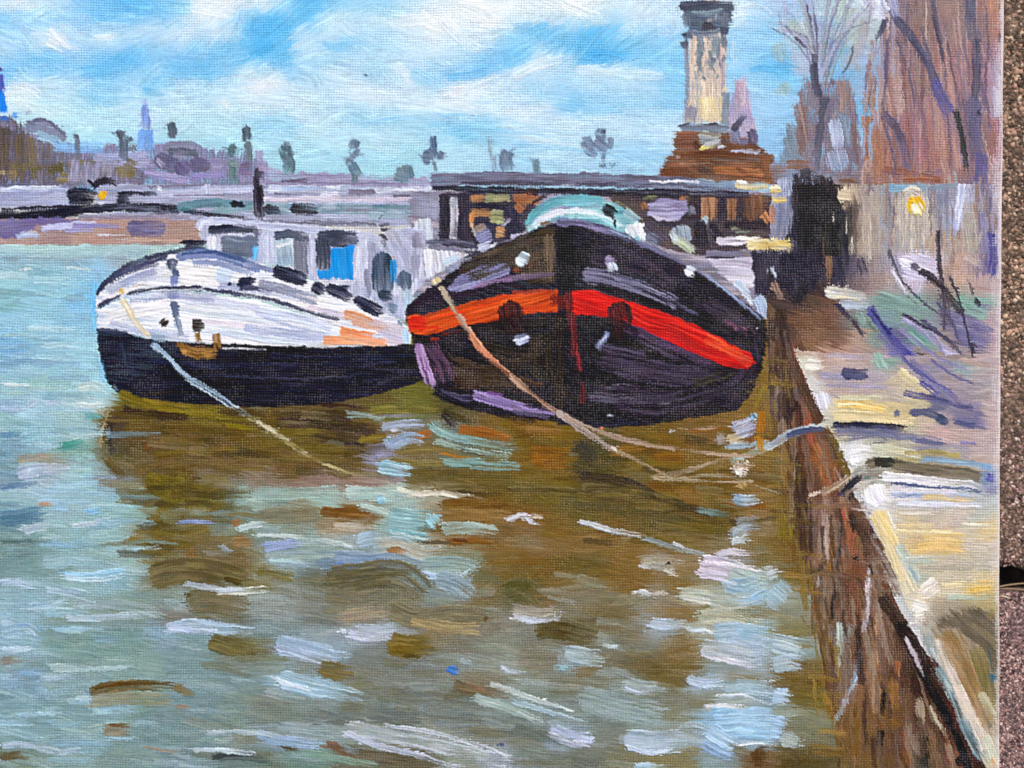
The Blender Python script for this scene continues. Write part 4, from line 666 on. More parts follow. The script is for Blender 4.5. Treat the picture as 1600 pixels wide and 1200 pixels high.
st('#383b54 #454862 #3f4262', 15, '150,462 164,444 190,424 222,410 262,398', h=.45, w1=13, tap=(.5, 0)); st('#3d4056 #5c6080', 9, '168,444 200,426 250,410', dry=.15, h=.4); st('#353850 #41445c', 7, '225,404 255,396 285,391 325,390', h=.45); st('#566c9c #6a7cac #7d8cba', 14, '276,402 310,396 345,400 372,408 410,420', h=.45); st('#475a86', 6, '282,396 330,395 370,404 404,414', h=.4); st('#8f9cc4', 6, '300,408 330,406', a=.6); st('#7684ac #8f98b6', 9, '380,412 430,424 480,440', h=.4, dry=.1)
part('painted_white_boat', 'painted_deck_fender'); dab('#23263a #2c2f44', 386, 440, 17, 8, -12, h=.45, rag=1.5); dab('#20223a', 360, 444, 5, 3, 25, h=.45); st('#2f3248 #4a4d62', 7, '374,449 400,451 440,456', dry=.12, h=.35)
new_piece('painted_white_boat', 'painted_deck_fender'); dab('#232637 #2e3142', 454, 431, 32, 11, 17, h=.5, rag=1.2); new_piece('painted_white_boat', 'painted_deck_fender'); dab('#24263a #2e3044', 498, 452, 14, 10, 30, h=.5); new_piece('painted_white_boat', 'painted_deck_fender'); dab('#2a2c40 #36384c', 530, 457, 25, 9, 24, h=.45); dab('#22242f', 538, 450, 10, 5, 0, h=.4); new_piece('painted_white_boat', 'painted_deck_fender'); dab('#23253a #2c2e42', 575, 478, 27, 9, 28, h=.5)
part('painted_white_boat', 'painted_lower_hull')
fill('#f2f2f4 #e8ebf4 #dde5f2 #eef0f4', '152,484 182,470 216,461 270,458 330,460 400,470 470,490 540,504 610,520 640,520 640,540 500,546 400,542 300,537 232,530 200,522 151,514', 6, h=.7, rough=1.5, long=120)
st('#f6f5f4 #ecebf0', 24, '165,500 200,488 240,480 268,478', h=.8); st('#c6cce6 #d4d8ec', 9, '196,462 240,460 300,464 360,470', a=.8, dry=.15, h=.5); st('#dadeee #cdd5ec', 12, '290,470 360,474 430,492 520,508', h=.6); st('#cdd5ee #dde6f6', 16, '400,486 470,500 520,516', h=.6); st('#e4dbe6', 8, '300,500 360,506 430,512', h=.6); st('#d6e2f4', 10, '340,520 420,530 500,536', h=.6); st('#e6d4e0 #d4cce2', 9, '480,480 530,492 560,504', h=.5); st('#b8c2de', 5, '410,496 470,514 520,524', h=.5)
st('#eed8c8', 6, '445,466 476,474', a=.7, h=.5); st('#8a90a8 #9fa4ba', 18, '402,444 450,456 500,470', dry=.08, h=.35); st('#dfe2f0', 12, '420,462 470,474', a=.7, h=.5)
fill('#d4c8d8 #ddd2dc #c8c0d4', '580,494 630,510 640,520 636,540 560,541 590,520', 15, h=.45); st('#d0b8b8', 8, '575,500 610,512', dry=.2, h=.4)
st('#aab4d0 #c0c8de', 14, '168,506 230,520 300,528', dry=.28, h=.5); st('#b4bcd8', 16, '380,512 470,524 540,534', dry=.24, h=.5); st('#a4accc', 10, '200,470 260,466 340,470', dry=.26, h=.45)
part('painted_white_boat', 'painted_rust_patch'); st('#e6a47e #dd966c #e8b898', 14, '536,490 560,496 582,506', h=.5); st('#d8a890', 10, '548,504 600,516', dry=.2, h=.4); st('#f08044 #f28c52', 12, '531,516 556,521 586,526', h=.6, rnd=.1); st('#ea9460 #eea678 #e8a684', 15, '504,532 550,531 606,538', h=.55, rnd=.3); dab('#c8cce4', 593, 526, 6, 4, 0, h=.6)
part('painted_white_boat', 'painted_lower_hull'); st('#c4e4f6 #a9d4f0', 10, '632,512 637,540', h=.6); st('#6d86a4', 5, '622,500 628,512', dry=.1); st('#b8cfe4', 9, '636,450 637,500', h=.4)
part('painted_white_boat', 'painted_rubbing_strake'); st('#33344a #42435c', 9, '153,480 170,470 188,463', h=.5); st('#30324a #3c3e58', 7, '198,459 230,453 270,450 320,451', h=.5); st('#3a3c54 #50526a', 6, '316,451 370,459 420,468 470,482 532,500', dry=.06, h=.45); st('#8a8cac', 7, '250,458 300,459 340,462', a=.6, dry=.2)
part('painted_white_boat', 'painted_stem'); st('#3f4662 #4c5270', 18, '267,404 271,424', w1=13, h=.45); st('#4c587c', 11, '273,420 274,436', h=.4); st('#8490c0 #6f7cae', 11, '272,430 272,448', h=.4); st('#7a80a8', 16, '262,460 284,460', a=.7, dry=.15); st('#55607c #62708c', 11, '272,470 276,500', h=.45); st('#7386a0 #8a9cb4 #5f7088', 10, '276,496 283,528', h=.45); st('#d8dcea', 3, '268,408 272,414', a=.8)
part('painted_white_boat', 'painted_black_hull')
fill('#1e1e2a #242430 #2a2836', '150,513 176,517 202,521 214,526 235,530 300,536 400,541 500,543 600,541 656,536 668,590 640,602 590,616 520,630 440,637 360,635 290,630 220,622 180,613 164,590 155,548', 3, h=.3, rough=1.2, br=1.5)
st('#40465e #565c74', 9, '152,515 176,518 204,523', h=.45); st('#2a2a3a #33344a', 12, '180,560 300,570 460,572 620,566', dry=.4, h=.3); st('#3a3c50', 5, '300,582 440,592 560,588', dry=.45); st('#33374c #26283a', 10, '420,556 520,560 640,556', dry=.35, h=.3); st('#47495c', 3, '400,590 520,596 600,592', dry=.5); st('#2f3446', 18, '190,530 200,580', dry=.4); st('#383440', 6, '590,600 630,588 660,580', dry=.3); st('#14141c #191922', 9, '330,540 420,545 480,545', h=.35)
st('#e4e8f2', 2.5, '346,544 372,545 418,547', h=.7, rag=.4); st('#a8b8cc', 3, '176,600 184,612', a=.5)
part('painted_white_boat', 'painted_anchor'); dab('#241f22 #332c2a', 257, 504, 9, 6, -45, h=.5); new_piece('painted_white_boat', 'painted_anchor'); dab('#2e2620 #40352a', 310, 508, 12, 11, 0, h=.5); st('#6a5030 #8a6a3c', 9, '309,518 311,536', h=.5); st('#8c6434 #a47a44 #77542c', 17, '280,544 310,551 342,552', h=.5, rag=1.6); st('#9a7040 #7c5830', 12, '338,520 340,548', h=.5); st('#b88848', 7, '284,548 294,552', h=.5); st('#c09050 #a87c40', 9, '316,552 334,556', h=.5); st('#8a6232', 9, '278,534 286,548', h=.5); st('#2a2a36', 5, '296,541 306,541')
part('painted_white_boat', 'painted_mooring_line'); dab('#e6c27e #e0b870', 191, 455, 7, 5, -30, h=.8); st('#eadfc6 #dccdac #f2ead8', 11, '189,466 200,482 212,504 232,527', h=.8, tap=.3); st('#8ea6c2 #a9bcd0', 11, '234,526 262,529', dry=.15, h=.5); st('#a8c0d6', 9, '236,536 250,548', h=.5)
st('#a9c4da #bcd0e0 #8fa8c0', 10, '240,538 262,560 290,588 330,612 362,634', dry=.2, h=.5); st('#c8d4dc #b4bcb8', 8.5, '358,632 385,648 402,660', dry=.05, h=.5); st('#c4bca0 #b4aa82 #ccc8b4', 8, '400,658 430,676 455,696 480,712', h=.5); st('#b4a880 #a89a6c', 6, '476,710 510,725 545,738 590,746', dry=(.05, .3), h=.4)
# ---------------------------------------------------------------- black barge with the red band
part('painted_red_banded_barge', 'painted_wheelhouse')
fill('#7cb8c2 #92c6cc #6caab6', '822,358 834,334 858,316 900,307 938,309 966,319 992,338 1006,356 1006,376 980,376 940,352 900,342 862,346 826,364', 0, h=.5, rough=1.5)
st('#62a8b4 #74b6c0', 13, '824,354 840,330 868,315 905,309 945,313', h=.55); st('#8a94b4 #9aa0bc', 9, '838,350 868,330 905,322 945,322', dry=.08, h=.45); st('#cfe6ee #dfeaf2', 10, '832,354 862,336 900,330 944,338 976,352', h=.6); st('#e6ecf6 #d6d4ea', 8, '836,346 870,332 890,330', h=.6); st('#86c8d6', 8, '880,318 930,318 956,326', h=.5); st('#a8dae0', 7, '886,338 930,340 968,356', h=.5); st('#a0bcc8', 12, '975,328 1000,346', h=.5); st('#8a9078', 4, '962,314 990,332 1004,346', a=.8); st('#40383c', 6, '816,332 838,314 856,304', dry=.1, h=.4); st('#a9ccd4', 9, '824,352 828,364', h=.5)
part('painted_red_banded_barge', 'painted_wheelhouse_porthole'); dab('#1e1b22 #2a262c', 953, 331, 15, 10, 35, h=.6, rag=1.6); st('#1f1c24', 5, '960,342 960,356', h=.5); part('painted_red_banded_barge', 'painted_wheelhouse'); st('#f2f3f6 #e6e9f0', 26, '984,350 996,372', h=.8, rnd=.4)
st('#e8ecee', 12, '1000,348 1004,376', h=.5); st('#b9c2bc #a9b49c', 16, '1050,370 1086,394', h=.45); st('#ccd4b0', 6, '1054,372 1084,394', h=.5); st('#d0dce4', 8, '1046,362 1060,378', h=.5); st('#4c4856 #5c5666', 22, '1008,350 1040,380', h=.35); st('#787e94', 14, '1010,366 1030,380', dry=.15)
part('painted_red_banded_barge', 'painted_hull')
fill('#241f2a #1e1b26 #2c2530', '636,480 652,464 690,437 740,402 790,377 850,354 872,346 900,349 940,358 990,376 1040,400 1090,425 1130,450 1165,474 1196,500 1199,530 1192,572 1176,612 1152,641 1100,650 1050,659 1000,665 950,667 900,664 840,655 780,645 720,630 682,612 664,596 654,560 645,530 635,502', 20, h=.25, rough=1.5, br=1.6)
fill('#3c342a #463c30 #54483c', '700,440 740,404 790,380 850,358 866,352 868,440 830,446 800,420 770,408', -15, h=.2, rough=2, dry=.05, br=1.4); st('#7a6754 #66564a', 18, '856,364 858,402 856,440', dry=.2, h=.2); st('#5c4c3e', 20, '826,378 836,432', dry=.3); st('#8a5a40', 5, '842,352 860,346', h=.3); st('#1a1820 #201e28', 26, '884,354 884,410 886,470', h=.25, rnd=.1); st('#181620', 36, '905,380 910,430', dry=.1, h=.2)
st('#9a94c0 #6c6a8c #54506a', 13, '868,346 905,349 945,360 990,376', h=.4, dry=.05); st('#5c586e #77789a', 8, '985,374 1040,398 1100,430', dry=.2, h=.35); st('#7c88a8 #a0b0cc', 6, '1100,428 1140,458 1168,482 1190,500', dry=.1, h=.4); st('#2a2632 #352f3c', 34, '930,380 1000,402 1070,440', dry=.35, h=.2); st('#3c3642', 16, '1080,470 1160,505', dry=.35); st('#4a3c48 #5a4450', 14, '1110,478 1160,500', dry=.4)
fill('#8d8eb8 #7d7ca4 #9a98c0', '700,452 716,432 748,416 776,408 797,414 797,428 760,440 716,462', -18, h=.3, rough=1.5); st('#94769c #8a6c94', 9, '735,452 770,440 836,431', dry=.12, h=.3); st('#7c6a80 #66586c', 10, '798,434 842,430 866,428', dry=.15, h=.3)
st('#7c7a94 #86849e #6a6880', 22, '910,428 950,434 990,446 1025,460 1062,478', h=.35, dry=(0, .25)); st('#a090a0', 3, '914,443 960,452', a=.7); st('#201d26', 8, '930,448 990,462 1050,484', h=.3); st('#53506a', 8, '1050,474 1090,492', dry=.35)
st('#2a2230 #3a2e3c', 14, '660,500 640,486 690,450', dry=.1); st('#332a36', 12, '668,474 730,458 780,446', dry=.2, h=.25); st('#25201e #362c26', 22, '760,510 860,508', dry=.2)
st('#4c3826 #3c2e22', 40, '700,588 790,590', dry=.25, h=.2); st('#3a3022 #2e281e', 34, '846,520 852,600', dry=.2, h=.2); st('#221f1a #2a2620', 26, '740,536 800,556', h=.2); st('#2a2220', 16, '690,556 720,580', dry=.1); st('#6a4a30 #54402c', 8, '810,590 850,604', dry=.3)
part('painted_red_banded_barge', 'painted_lilac_reflection'); st('#a57fae #b896c4 #9070a0', 17, '655,536 662,566 674,604', h=.4, dry=(.1, 0)); st('#c0a4d0', 8, '668,580 678,606', h=.45); st('#c0508c', 4, '680,580 688,572', a=.7); st('#7a5070', 12, '676,530 690,560', dry=.3); st('#55506a #6c6686', 14, '684,614 712,622 740,624', h=.35); st('#9c88c0 #ae98cc #8874a8', 17, '738,616 780,628 826,640 872,644', h=.4, dry=(.08, .1)); st('#8a5aa0', 7, '760,614 790,620', a=.7); st('#1f1c26 #2c2834', 12, '676,610 710,628 770,643 840,656', h=.35); st('#6a6080 #544c66', 7, '800,642 860,652', dry=.15)
part('painted_red_banded_barge', 'painted_hull'); st('#6a4e74 #5c4464', 16, '972,510 1010,522 1060,544 1116,566', dry=.18, h=.3); st('#4c4258', 14, '940,540 1010,556', dry=.4); st('#473e50 #3a3444', 30, '960,576 1080,586 1140,590', dry=.45); st('#4f4856 #5a5262', 24, '912,622 980,626 1050,624', dry=.42, h=.25); st('#3c3646 #4a4454', 14, '920,604 1000,606', dry=.5); st('#a8a4b4', 2.5, '955,601 992,600', dry=.3, h=.4); st('#c4c4d4', 2, '990,572 1020,584', a=.7); st('#d6d8e6', 3, '947,649 958,649', h=.6)
st('#b080a0 #8c5a7c', 8, '1146,516 1176,512', dry=.3); st('#6a3a54 #7a4862', 12, '1130,500 1170,520', dry=.4); st('#ccc8d6', 5, '1168,520 1190,508', dry=.5); st('#3c3830', 14, '1080,602 1150,580', dry=.45); st('#2e2a34 #3c3848', 10, '1180,520 1186,570', dry=.3); st('#2a2b38', 9, '870,660 940,664 1000,660', h=.3)
for c_, w_, pp, d_ in (('#3e3645 #453c4d', 46, '930,560 1010,580 1090,592', .34), ('#372f3d #3f3746', 50, '950,620 1030,628 1110,612', .36), ('#3f342e #493c32', 44, '690,570 760,590 830,596', .34), ('#3a322b', 40, '740,545 800,560 850,560', .38), ('#493749 #543f54', 34, '668,540 690,570 700,600', .34), ('#342d39 #3e3644', 40, '920,395 1000,415 1070,455', .36), ('#3e3833 #4a423c', 40, '720,430 790,400 850,372', .34), ('#453b4d', 30, '990,520 1060,552 1130,584', .34), ('#3f3844', 30, '1100,470 1150,500 1180,530', .38), ('#3a3340', 30, '1090,620 1150,600 1176,560', .36)): st(c_, w_, pp, dry=d_, h=.2)
part('painted_red_banded_barge', 'painted_stem'); st('#6a3a34 #4a2a2e', 14, '888,462 892,520', dry=.25, h=.25); st('#7a3034 #5c262c', 11, '896,490 898,560', dry=.25, h=.25); st('#8a3034', 9, '904,548 905,582', dry=.18, h=.3); st('#6a2e30 #54262a', 10, '908,596 912,634', dry=.35); st('#2a231f #3a3026', 20, '872,490 874,640', dry=.25, h=.2)
part('painted_red_banded_barge', 'painted_band_port'); fill('#d85224 #e25a28 #cc4a20', '636,493 662,492 700,481 760,466 820,456 870,453 872,487 840,489 800,494 760,504 720,508 690,518 664,524 640,520', -14, h=.5, rough=1.4, br=1.2); st('#d82c20 #e03824', 22, '638,504 668,506', h=.5); st('#f2481c #f27838', 6, '670,498 730,484 800,468', h=.5); st('#d84a24', 8, '800,484 868,480', h=.45, a=.8); st('#e8341e', 10, '650,516 690,514', dry=.2, h=.4); st('#b83a28', 5, '672,530 686,530', a=.9); st('#5a2c26', 8, '690,524 730,514', dry=.15); st('#a04030', 5, '800,458 866,452', dry=.2)
part('painted_red_banded_barge', 'painted_band_starboard'); fill('#d4261e #de2c20 #c4201c', '893,454 922,453 970,467 1030,485 1082,506 1130,530 1170,551 1180,566 1168,578 1140,574 1100,559 1050,537 1000,512 955,496 897,491', 22, h=.5, rough=1.4, br=1.2); st('#de4028 #e05034', 12, '1100,530 1136,546 1166,562', h=.5); st('#e42a20', 9, '900,462 950,470 1010,492', h=.5); st('#c8201c', 6, '910,484 960,492', a=.8); st('#ee6038', 5, '1106,522 1160,552', h=.5); st('#8a2a24', 5, '884,470 894,486', a=.8)
part('painted_red_banded_barge', 'painted_hull'); st('#2a2024', 10, '700,524 760,514 800,508', h=.3, dry=.1); st('#221d26', 12, '900,500 960,506 1000,522', dry=.12, h=.3)
st('#7a3024 #6a2a26', 26, '872,458 874,486', h=.3, dry=.16); st('#8a2c26 #5c2626', 12, '888,456 889,488', h=.3, dry=.14); st('#c43024 #d04a34', 14, '1150,558 1178,570', dry=.12, h=.35)
part('painted_red_banded_barge', 'painted_hawse_pipe'); dab('#3a2122 #2c1c20', 798, 491, 25, 19, 78, h=.4, rag=1.4); st('#302024', 24, '796,500 806,524', dry=.1); st('#5c2c28', 5, '790,478 806,474', a=.7)
new_piece('painted_red_banded_barge', 'painted_hawse_pipe'); dab('#43222a #361d24', 969, 494, 27, 18, 74, h=.4, rag=1.4); st('#3c2428 #2e2026', 22, '966,508 962,532', dry=.1, h=.3); st('#6c3034', 6, '958,482 962,498', a=.7)
part('painted_red_banded_barge', 'painted_anchor'); dab('#aab2d6 #98a0c8 #c4cae2', 815, 530, 14, 8, -20, h=.55); st('#cdd2e6', 3, '806,536 824,526', h=.5); new_piece('painted_red_banded_barge', 'painted_anchor'); st('#9aa6d0 #b8c2e0', 11, '951,518 932,546', h=.5, dry=.05); st('#d0d8ec', 3, '950,520 934,542', h=.5)
part('painted_red_banded_barge', 'painted_bow_light'); dab('#d4e4f2 #c4d4e8 #e2ecf4', 816, 405, 12, 12, 30, h=.75); new_piece('painted_red_banded_barge', 'painted_bow_light'); dab('#b8a8c8 #ab9cc0', 954, 408, 11, 9, 0, h=.6); dab('#dbe2f0 #cdd8ea', 957, 418, 11, 9, 80, h=.75); new_piece('painted_red_banded_barge', 'painted_bow_light'); dab('#eef0f6 #dbe2ee', 1079, 424, 12, 9, 20, h=.8, rag=1.8); part('painted_red_banded_barge', 'painted_hull'); dab('#8a4a34', 808, 422, 7, 4, 0, a=.8)
# ---------------------------------------------------------------- right bank behind the quay
part('painted_bank', 'painted_ground')
BK = rows("""
300: 1210#a8b0cc 1240#4a4650 1270#26222a 1300#2a262a 1325#c8b49a 1350#a89c94 1375#b0a49c 1390#8a9cb0 1410#c0b6a8 1440#d0c4b4 1460#8fa0b4 1485#8f8ca0 1510#c4c4d8 1535#7a7696 1560#c0a8b4
340: 1212#a4aac4 1240#3a3640 1270#221f24 1300#28262a 1325#4a4440 1350#b0a49c 1375#b4a89e 1392#8f98a4 1420#c8c0b4 1450#b4aaa0 1475#98929c 1495#c4c8e2 1520#a89c9c 1545#8c86a4 1563#c8b8c0
380: 1212#8a8698 1245#2c2834 1275#26242c 1300#3c3a44 1325#58534c 1350#b4a698 1380#b0a298 1400#a4a0a4 1430#bdb3a8 1455#baa898 1480#b8a090 1505#b4a498 1530#a498a0 1552#5a5890 1564#b8a8b0
415: 1205#2f2b38 1235#35313e 1265#302d3c 1295#3a3644 1320#4c4858 1350#6c6474 1375#a08e88 1400#a8a0b4 1425#e0daec 1450#d0c8dc 1475#b0988c 1500#c4a494 1530#b49c98 1552#4c4c8a 1564#c0aeb4
445: 1205#3a343c 1235#2f2b36 1265#3a3440 1295#4a4048 1325#6a5c60 1360#a08c88 1400#b0a0a0 1435#c8bccc 1470#a8948c 1505#c4a898 1540#b8a09c 1562#c8b4b8
470: 1205#4a3c38 1240#4a3c3c 1270#5a463c 1300#6a5044 1330#b0aca8 1365#8ca49e 1400#84a09a 1440#88a49e 1475#8c8c8c 1510#84a89c 1545#8aaca0 1563#c4b8b8
500: 1205#3e3228 1235#6a4e3c 1265#7a5c48 1300#705042 1330#7a6e68 1345#84a098 1380#8098a0 1420#84a098 1455#8c949c 1490#7c7694 1530#7c7494 1560#b8a4a8
530: 1205#3a3028 1235#7d5c44 1270#84644e 1305#7c5e4e 1340#b09888 1375#8a9a94 1400#6a6890 1440#7a98a0 1480#a0948c 1520#7a7298 1555#b8a0a8
555: 1240#a88a70 1280#b49080 1320#bc988a 1360#a89694 1400#7c7ab4 1440#9c8c90 1480#a8988c 1520#9c8c94 1560#c0a8ac
""")
field([(1198, 470), (1206, 288), (1572, 288), (1572, 566), (1236, 566), (1204, 540)], BK, sig=8, h=.2, ang=lambda x, y: np.where(y > 448, 12.0, 88.0), drag=.8)
hatch((1215, 300, 1560, 440), 110, (3, 8), (26, 70), 89, jit=.04, a=.5, h=.2, spread=6, only=('painted_bank',), seed=12, dry=.22)
part('painted_bank', 'painted_ground')
for q in range(60):
    r_ = np.random.default_rng(1300 + q); x0_ = r_.uniform(1335, 1560); y0_ = r_.uniform(262, 330)
    st(hx(['#8c7068', '#a89088', '#6c6478', '#b4a8a0', '#98a0b0', '#7a6a74'][q % 6]), r_.uniform(3, 8), [(x0_, y0_), (x0_ + r_.normal() * 2, y0_ + 30), (x0_ + r_.normal() * 4, y0_ + r_.uniform(45, 100))], a=.65, dry=.32, h=.2)
st('#7da0bc #8fb4cc #6f94b0', 12, '1386,294 1420,292 1450,290', h=.35); st('#8a98ac', 9, '1450,294 1500,290', a=.8); st('#9a9aa8 #84869a', 28, '1470,300 1470,350', dry=.25); st('#8c6a50 #7a5c4a', 8, '1310,282 1345,286', dry=.1); st('#a46a50', 8, '1410,280 1470,282', dry=.15)
st('#b4a89e #a4988e', 30, '1362,300 1362,400', dry=.1, h=.3); st('#c0b2a4', 12, '1352,330 1358,410', dry=.15); st('#b8a894', 4, '1343,330 1346,390 1356,420', a=.6)
part('painted_bank', 'painted_archway'); st('#c6bdb0 #bab0a6 #d2c8b8', 48, '1424,302 1425,392', h=.35, rnd=.9, dry=.03); st('#ded4c4', 12, '1412,302 1425,296 1440,304', h=.45); st('#cabea8', 3, '1449,310 1451,370', h=.4); st('#c0b09a', 3, '1400,310 1398,390', h=.4); st('#a8a8a4', 22, '1424,356 1426,380', a=.6, soft=6)
part('painted_bank', 'painted_lamp'); st('#f0e2b0 #e8d8b0', 34, '1426,310 1432,334', a=.6, dry=.15, h=.5, rnd=.9); dab('#f4ca30 #f0b818 #f8e088', 1431, 322, 19, 15, 60, h=.9, rag=1.5); st('#fffaf0 #fbeec4', 17, '1428,318 1435,334', h=.95); dab('#f2b410', 1424, 313, 6, 4, 0, h=.9)
part('painted_bank', 'painted_ground'); st('#d4d8f2 #c0c6e4 #e2e4f4', 15, '1503,288 1499,320 1493,362', h=.5, tap=(.1, .4)); st('#aeb6e0', 9, '1493,340 1491,372', a=.7); st('#b0a89e #a8a094', 20, '1516,330 1522,400', dry=.2); st('#cdbfb8', 10, '1505,400 1540,420', a=.5); st('#c8ccdc', 8, '1556,300 1560,340', a=.7)
st('#4a4a8a #54549a #434280', 15, '1553,362 1554,410 1551,434', h=.25, dry=.12); st('#8884a8', 10, '1536,330 1542,400', dry=.3); st('#e8e0e4', 4, '1565,300 1563,440', a=.6, dry=.2)
fill('#ddd6ec #cfc8e0 #e4def0', '1402,402 1430,396 1462,404 1466,430 1440,440 1412,438', 15, h=.4, rough=3); st('#f4f4fa', 13, '1406,406 1420,416', h=.6); st('#b0a8c8', 6, '1440,430 1466,436', a=.7); dab('#5c5668 #6a6478', 1431, 418, 10, 6, 55, h=.4)
part('painted_bank', 'painted_dark_trunk'); fill('#2a262c #38343c #221f24', '1238,276 1262,270 1292,278 1308,290 1306,330 1316,352 1300,380 1262,384 1242,380', 88, h=.25, rough=4, long=40, dry=.16); st('#201d22 #29252a', 44, '1266,282 1268,320', dry=.06, h=.25); st('#4c4c5c #5a5868', 9, '1246,330 1248,400', dry=.3); st('#5c4a40 #6a5648', 8, '1288,330 1290,410', dry=.32); st('#6c6874', 5, '1274,350 1274,410', dry=.36); st('#4a4640', 10, '1306,340 1308,410', dry=.3); st('#221f24 #2c2a2e', 40, '1262,300 1264,440', dry=.1, h=.2); st('#2a282c #1f1e22', 30, '1296,300 1300,430', dry=.2, h=.2); st('#3a3c44 #2c2c36', 12, '1316,320 1322,420', dry=.3); st('#4a4650', 16, '1250,272 1270,268', dry=.2); st('#3c3a30', 6, '1290,350 1294,420', dry=.35); st('#d8d4cc', 3, '1301,330 1303,350', dry=.3); st('#c0bcb8', 3, '1331,370 1330,400', dry=.35); st('#a09a90', 3, '1322,340 1322,370', dry=.35); st('#6a5a4a', 5, '1336,310 1338,400', dry=.35)
fill('#2e2b38 #35313e #3c3a48', '1196,390 1240,388 1276,392 1284,430 1262,462 1240,476 1228,440 1214,456 1204,438', 85, h=.25, rough=4); st('#3c3a4c #33303e', 30, '1300,400 1318,450', dry=.2, h=.2); st('#3f3c4e', 16, '1340,400 1352,430', dry=.25); st('#2e2a30', 18, '1264,440 1240,476', dry=.15); st('#332e34 #453a3a', 20, '1280,440 1290,466', dry=.2); st('#7a5c48 #8a6a54', 12, '1294,400 1296,440', dry=.35); st('#c4ccdc #b0b8cc', 8, '1205,418 1212,436', h=.4, tap=.5); st('#8a7068 #a08878', 10, '1208,440 1222,470', dry=.15)
part('painted_bank', 'painted_light_post'); st('#a4acc8 #b8c0d8 #949cb8', 26, '1224,276 1226,310', h=.4, rnd=.8); st('#8f95b0 #7c8098', 26, '1224,306 1222,372', dry=.1, h=.3); st('#a07464 #b48470', 9, '1206,320 1207,350', h=.3); st('#f0dc94 #e8c878 #f4ecc8', 11, '1200,296 1222,296', h=.8); st('#ecd68c #e4c470', 9, '1203,311 1230,312', h=.8); st('#f4e2a8 #ecc870', 14, '1200,382 1238,384', h=.85); st('#ecdcc0 #d8c4a4', 16, '1307,304 1332,306', h=.5, dry=.05); st('#b8a48c #6a5c50', 16, '1316,318 1326,326', dry=.2)
part('painted_bank', 'painted_lawn_edge'); st('#c8ccd0 #dcd6c4 #b4c0cc', 18, '1288,456 1320,459 1354,462', h=.5); st('#e2dac0', 5, '1292,462 1346,468', h=.5); st('#c6d4e2 #b4c4d4', 14, '1310,477 1334,477 1356,480', h=.5); st('#8fa8a4', 10, '1340,488 1352,510', h=.35); st('#8caca4 #7c9a94', 22, '1370,466 1420,480 1462,490', a=.8, h=.35); st('#86ac9e', 22, '1512,480 1548,494', a=.8, h=.35)
st('#3a3448', 8, '1306,474 1320,488 1330,500', h=.35); st('#4a3f4c', 7, '1330,498 1342,514 1352,526', h=.3); st('#5e5a4c', 5, '1352,500 1380,530', a=.5)
part('painted_bank', 'painted_branch'); st('#4e4c94 #5c5a9c #45448a', 13, '1360,478 1372,500 1390,524 1414,550 1436,574', h=.35, dry=.06); st('#6a66a8 #5a5698', 18, '1420,555 1450,590 1490,620', dry=.3, h=.3); st('#2f2d58', 4, '1362,482 1376,506 1392,526')
new_piece('painted_bank', 'painted_branch'); st('#a29cc0 #8f88b0 #b8b4d0', 13, '1412,494 1440,514 1476,546 1498,560', h=.3, dry=.08); st('#3c3848', 6, '1410,490 1440,508 1480,530 1504,548', dry=.08, h=.3); st('#6f9c90 #84aca0', 18, '1420,518 1440,534 1464,548', a=.8, h=.35); st('#4a4a50', 10, '1430,548 1480,570', dry=.35)
new_piece('painted_bank', 'painted_branch'); st('#4a4450 #3c383e', 8, '1464,358 1467,410 1474,460 1474,520', dry=.08, h=.25); st('#433c40 #35303a', 12, '1436,422 1462,440 1482,464 1506,490', dry=.12, h=.25); st('#34313c #45424c', 9, '1500,482 1516,520 1524,556 1532,572', h=.3, dry=.05); st('#4c4650', 6, '1520,568 1536,562'); st('#5a5058', 26, '1474,450 1480,520', dry=.4)
new_piece('painted_bank', 'painted_branch'); st('#4e4a56 #625e68', 4, '1386,388 1402,424 1418,462 1434,478', h=.3); st('#e2e0f0', 5, '1393,424 1404,438 1418,462', h=.5); st('#8a84a0', 8, '1396,398 1412,434', a=.6)
new_piece('painted_bank', 'painted_branch'); st('#4a4650', 3, '1513,440 1524,464', h=.3); dab('#3c3c42', 1529, 473, 9, 4, 65, h=.35); part('painted_bank', 'painted_ground'); st('#7a7898 #6e6a94 #86829e', 34, '1490,510 1530,520 1556,530', dry=.2, h=.25); st('#8a94a0', 16, '1480,580 1520,590 1545,590', dry=.2); st('#7f9cae #8faab8', 14, '1486,588 1540,592', dry=.15, h=.3)
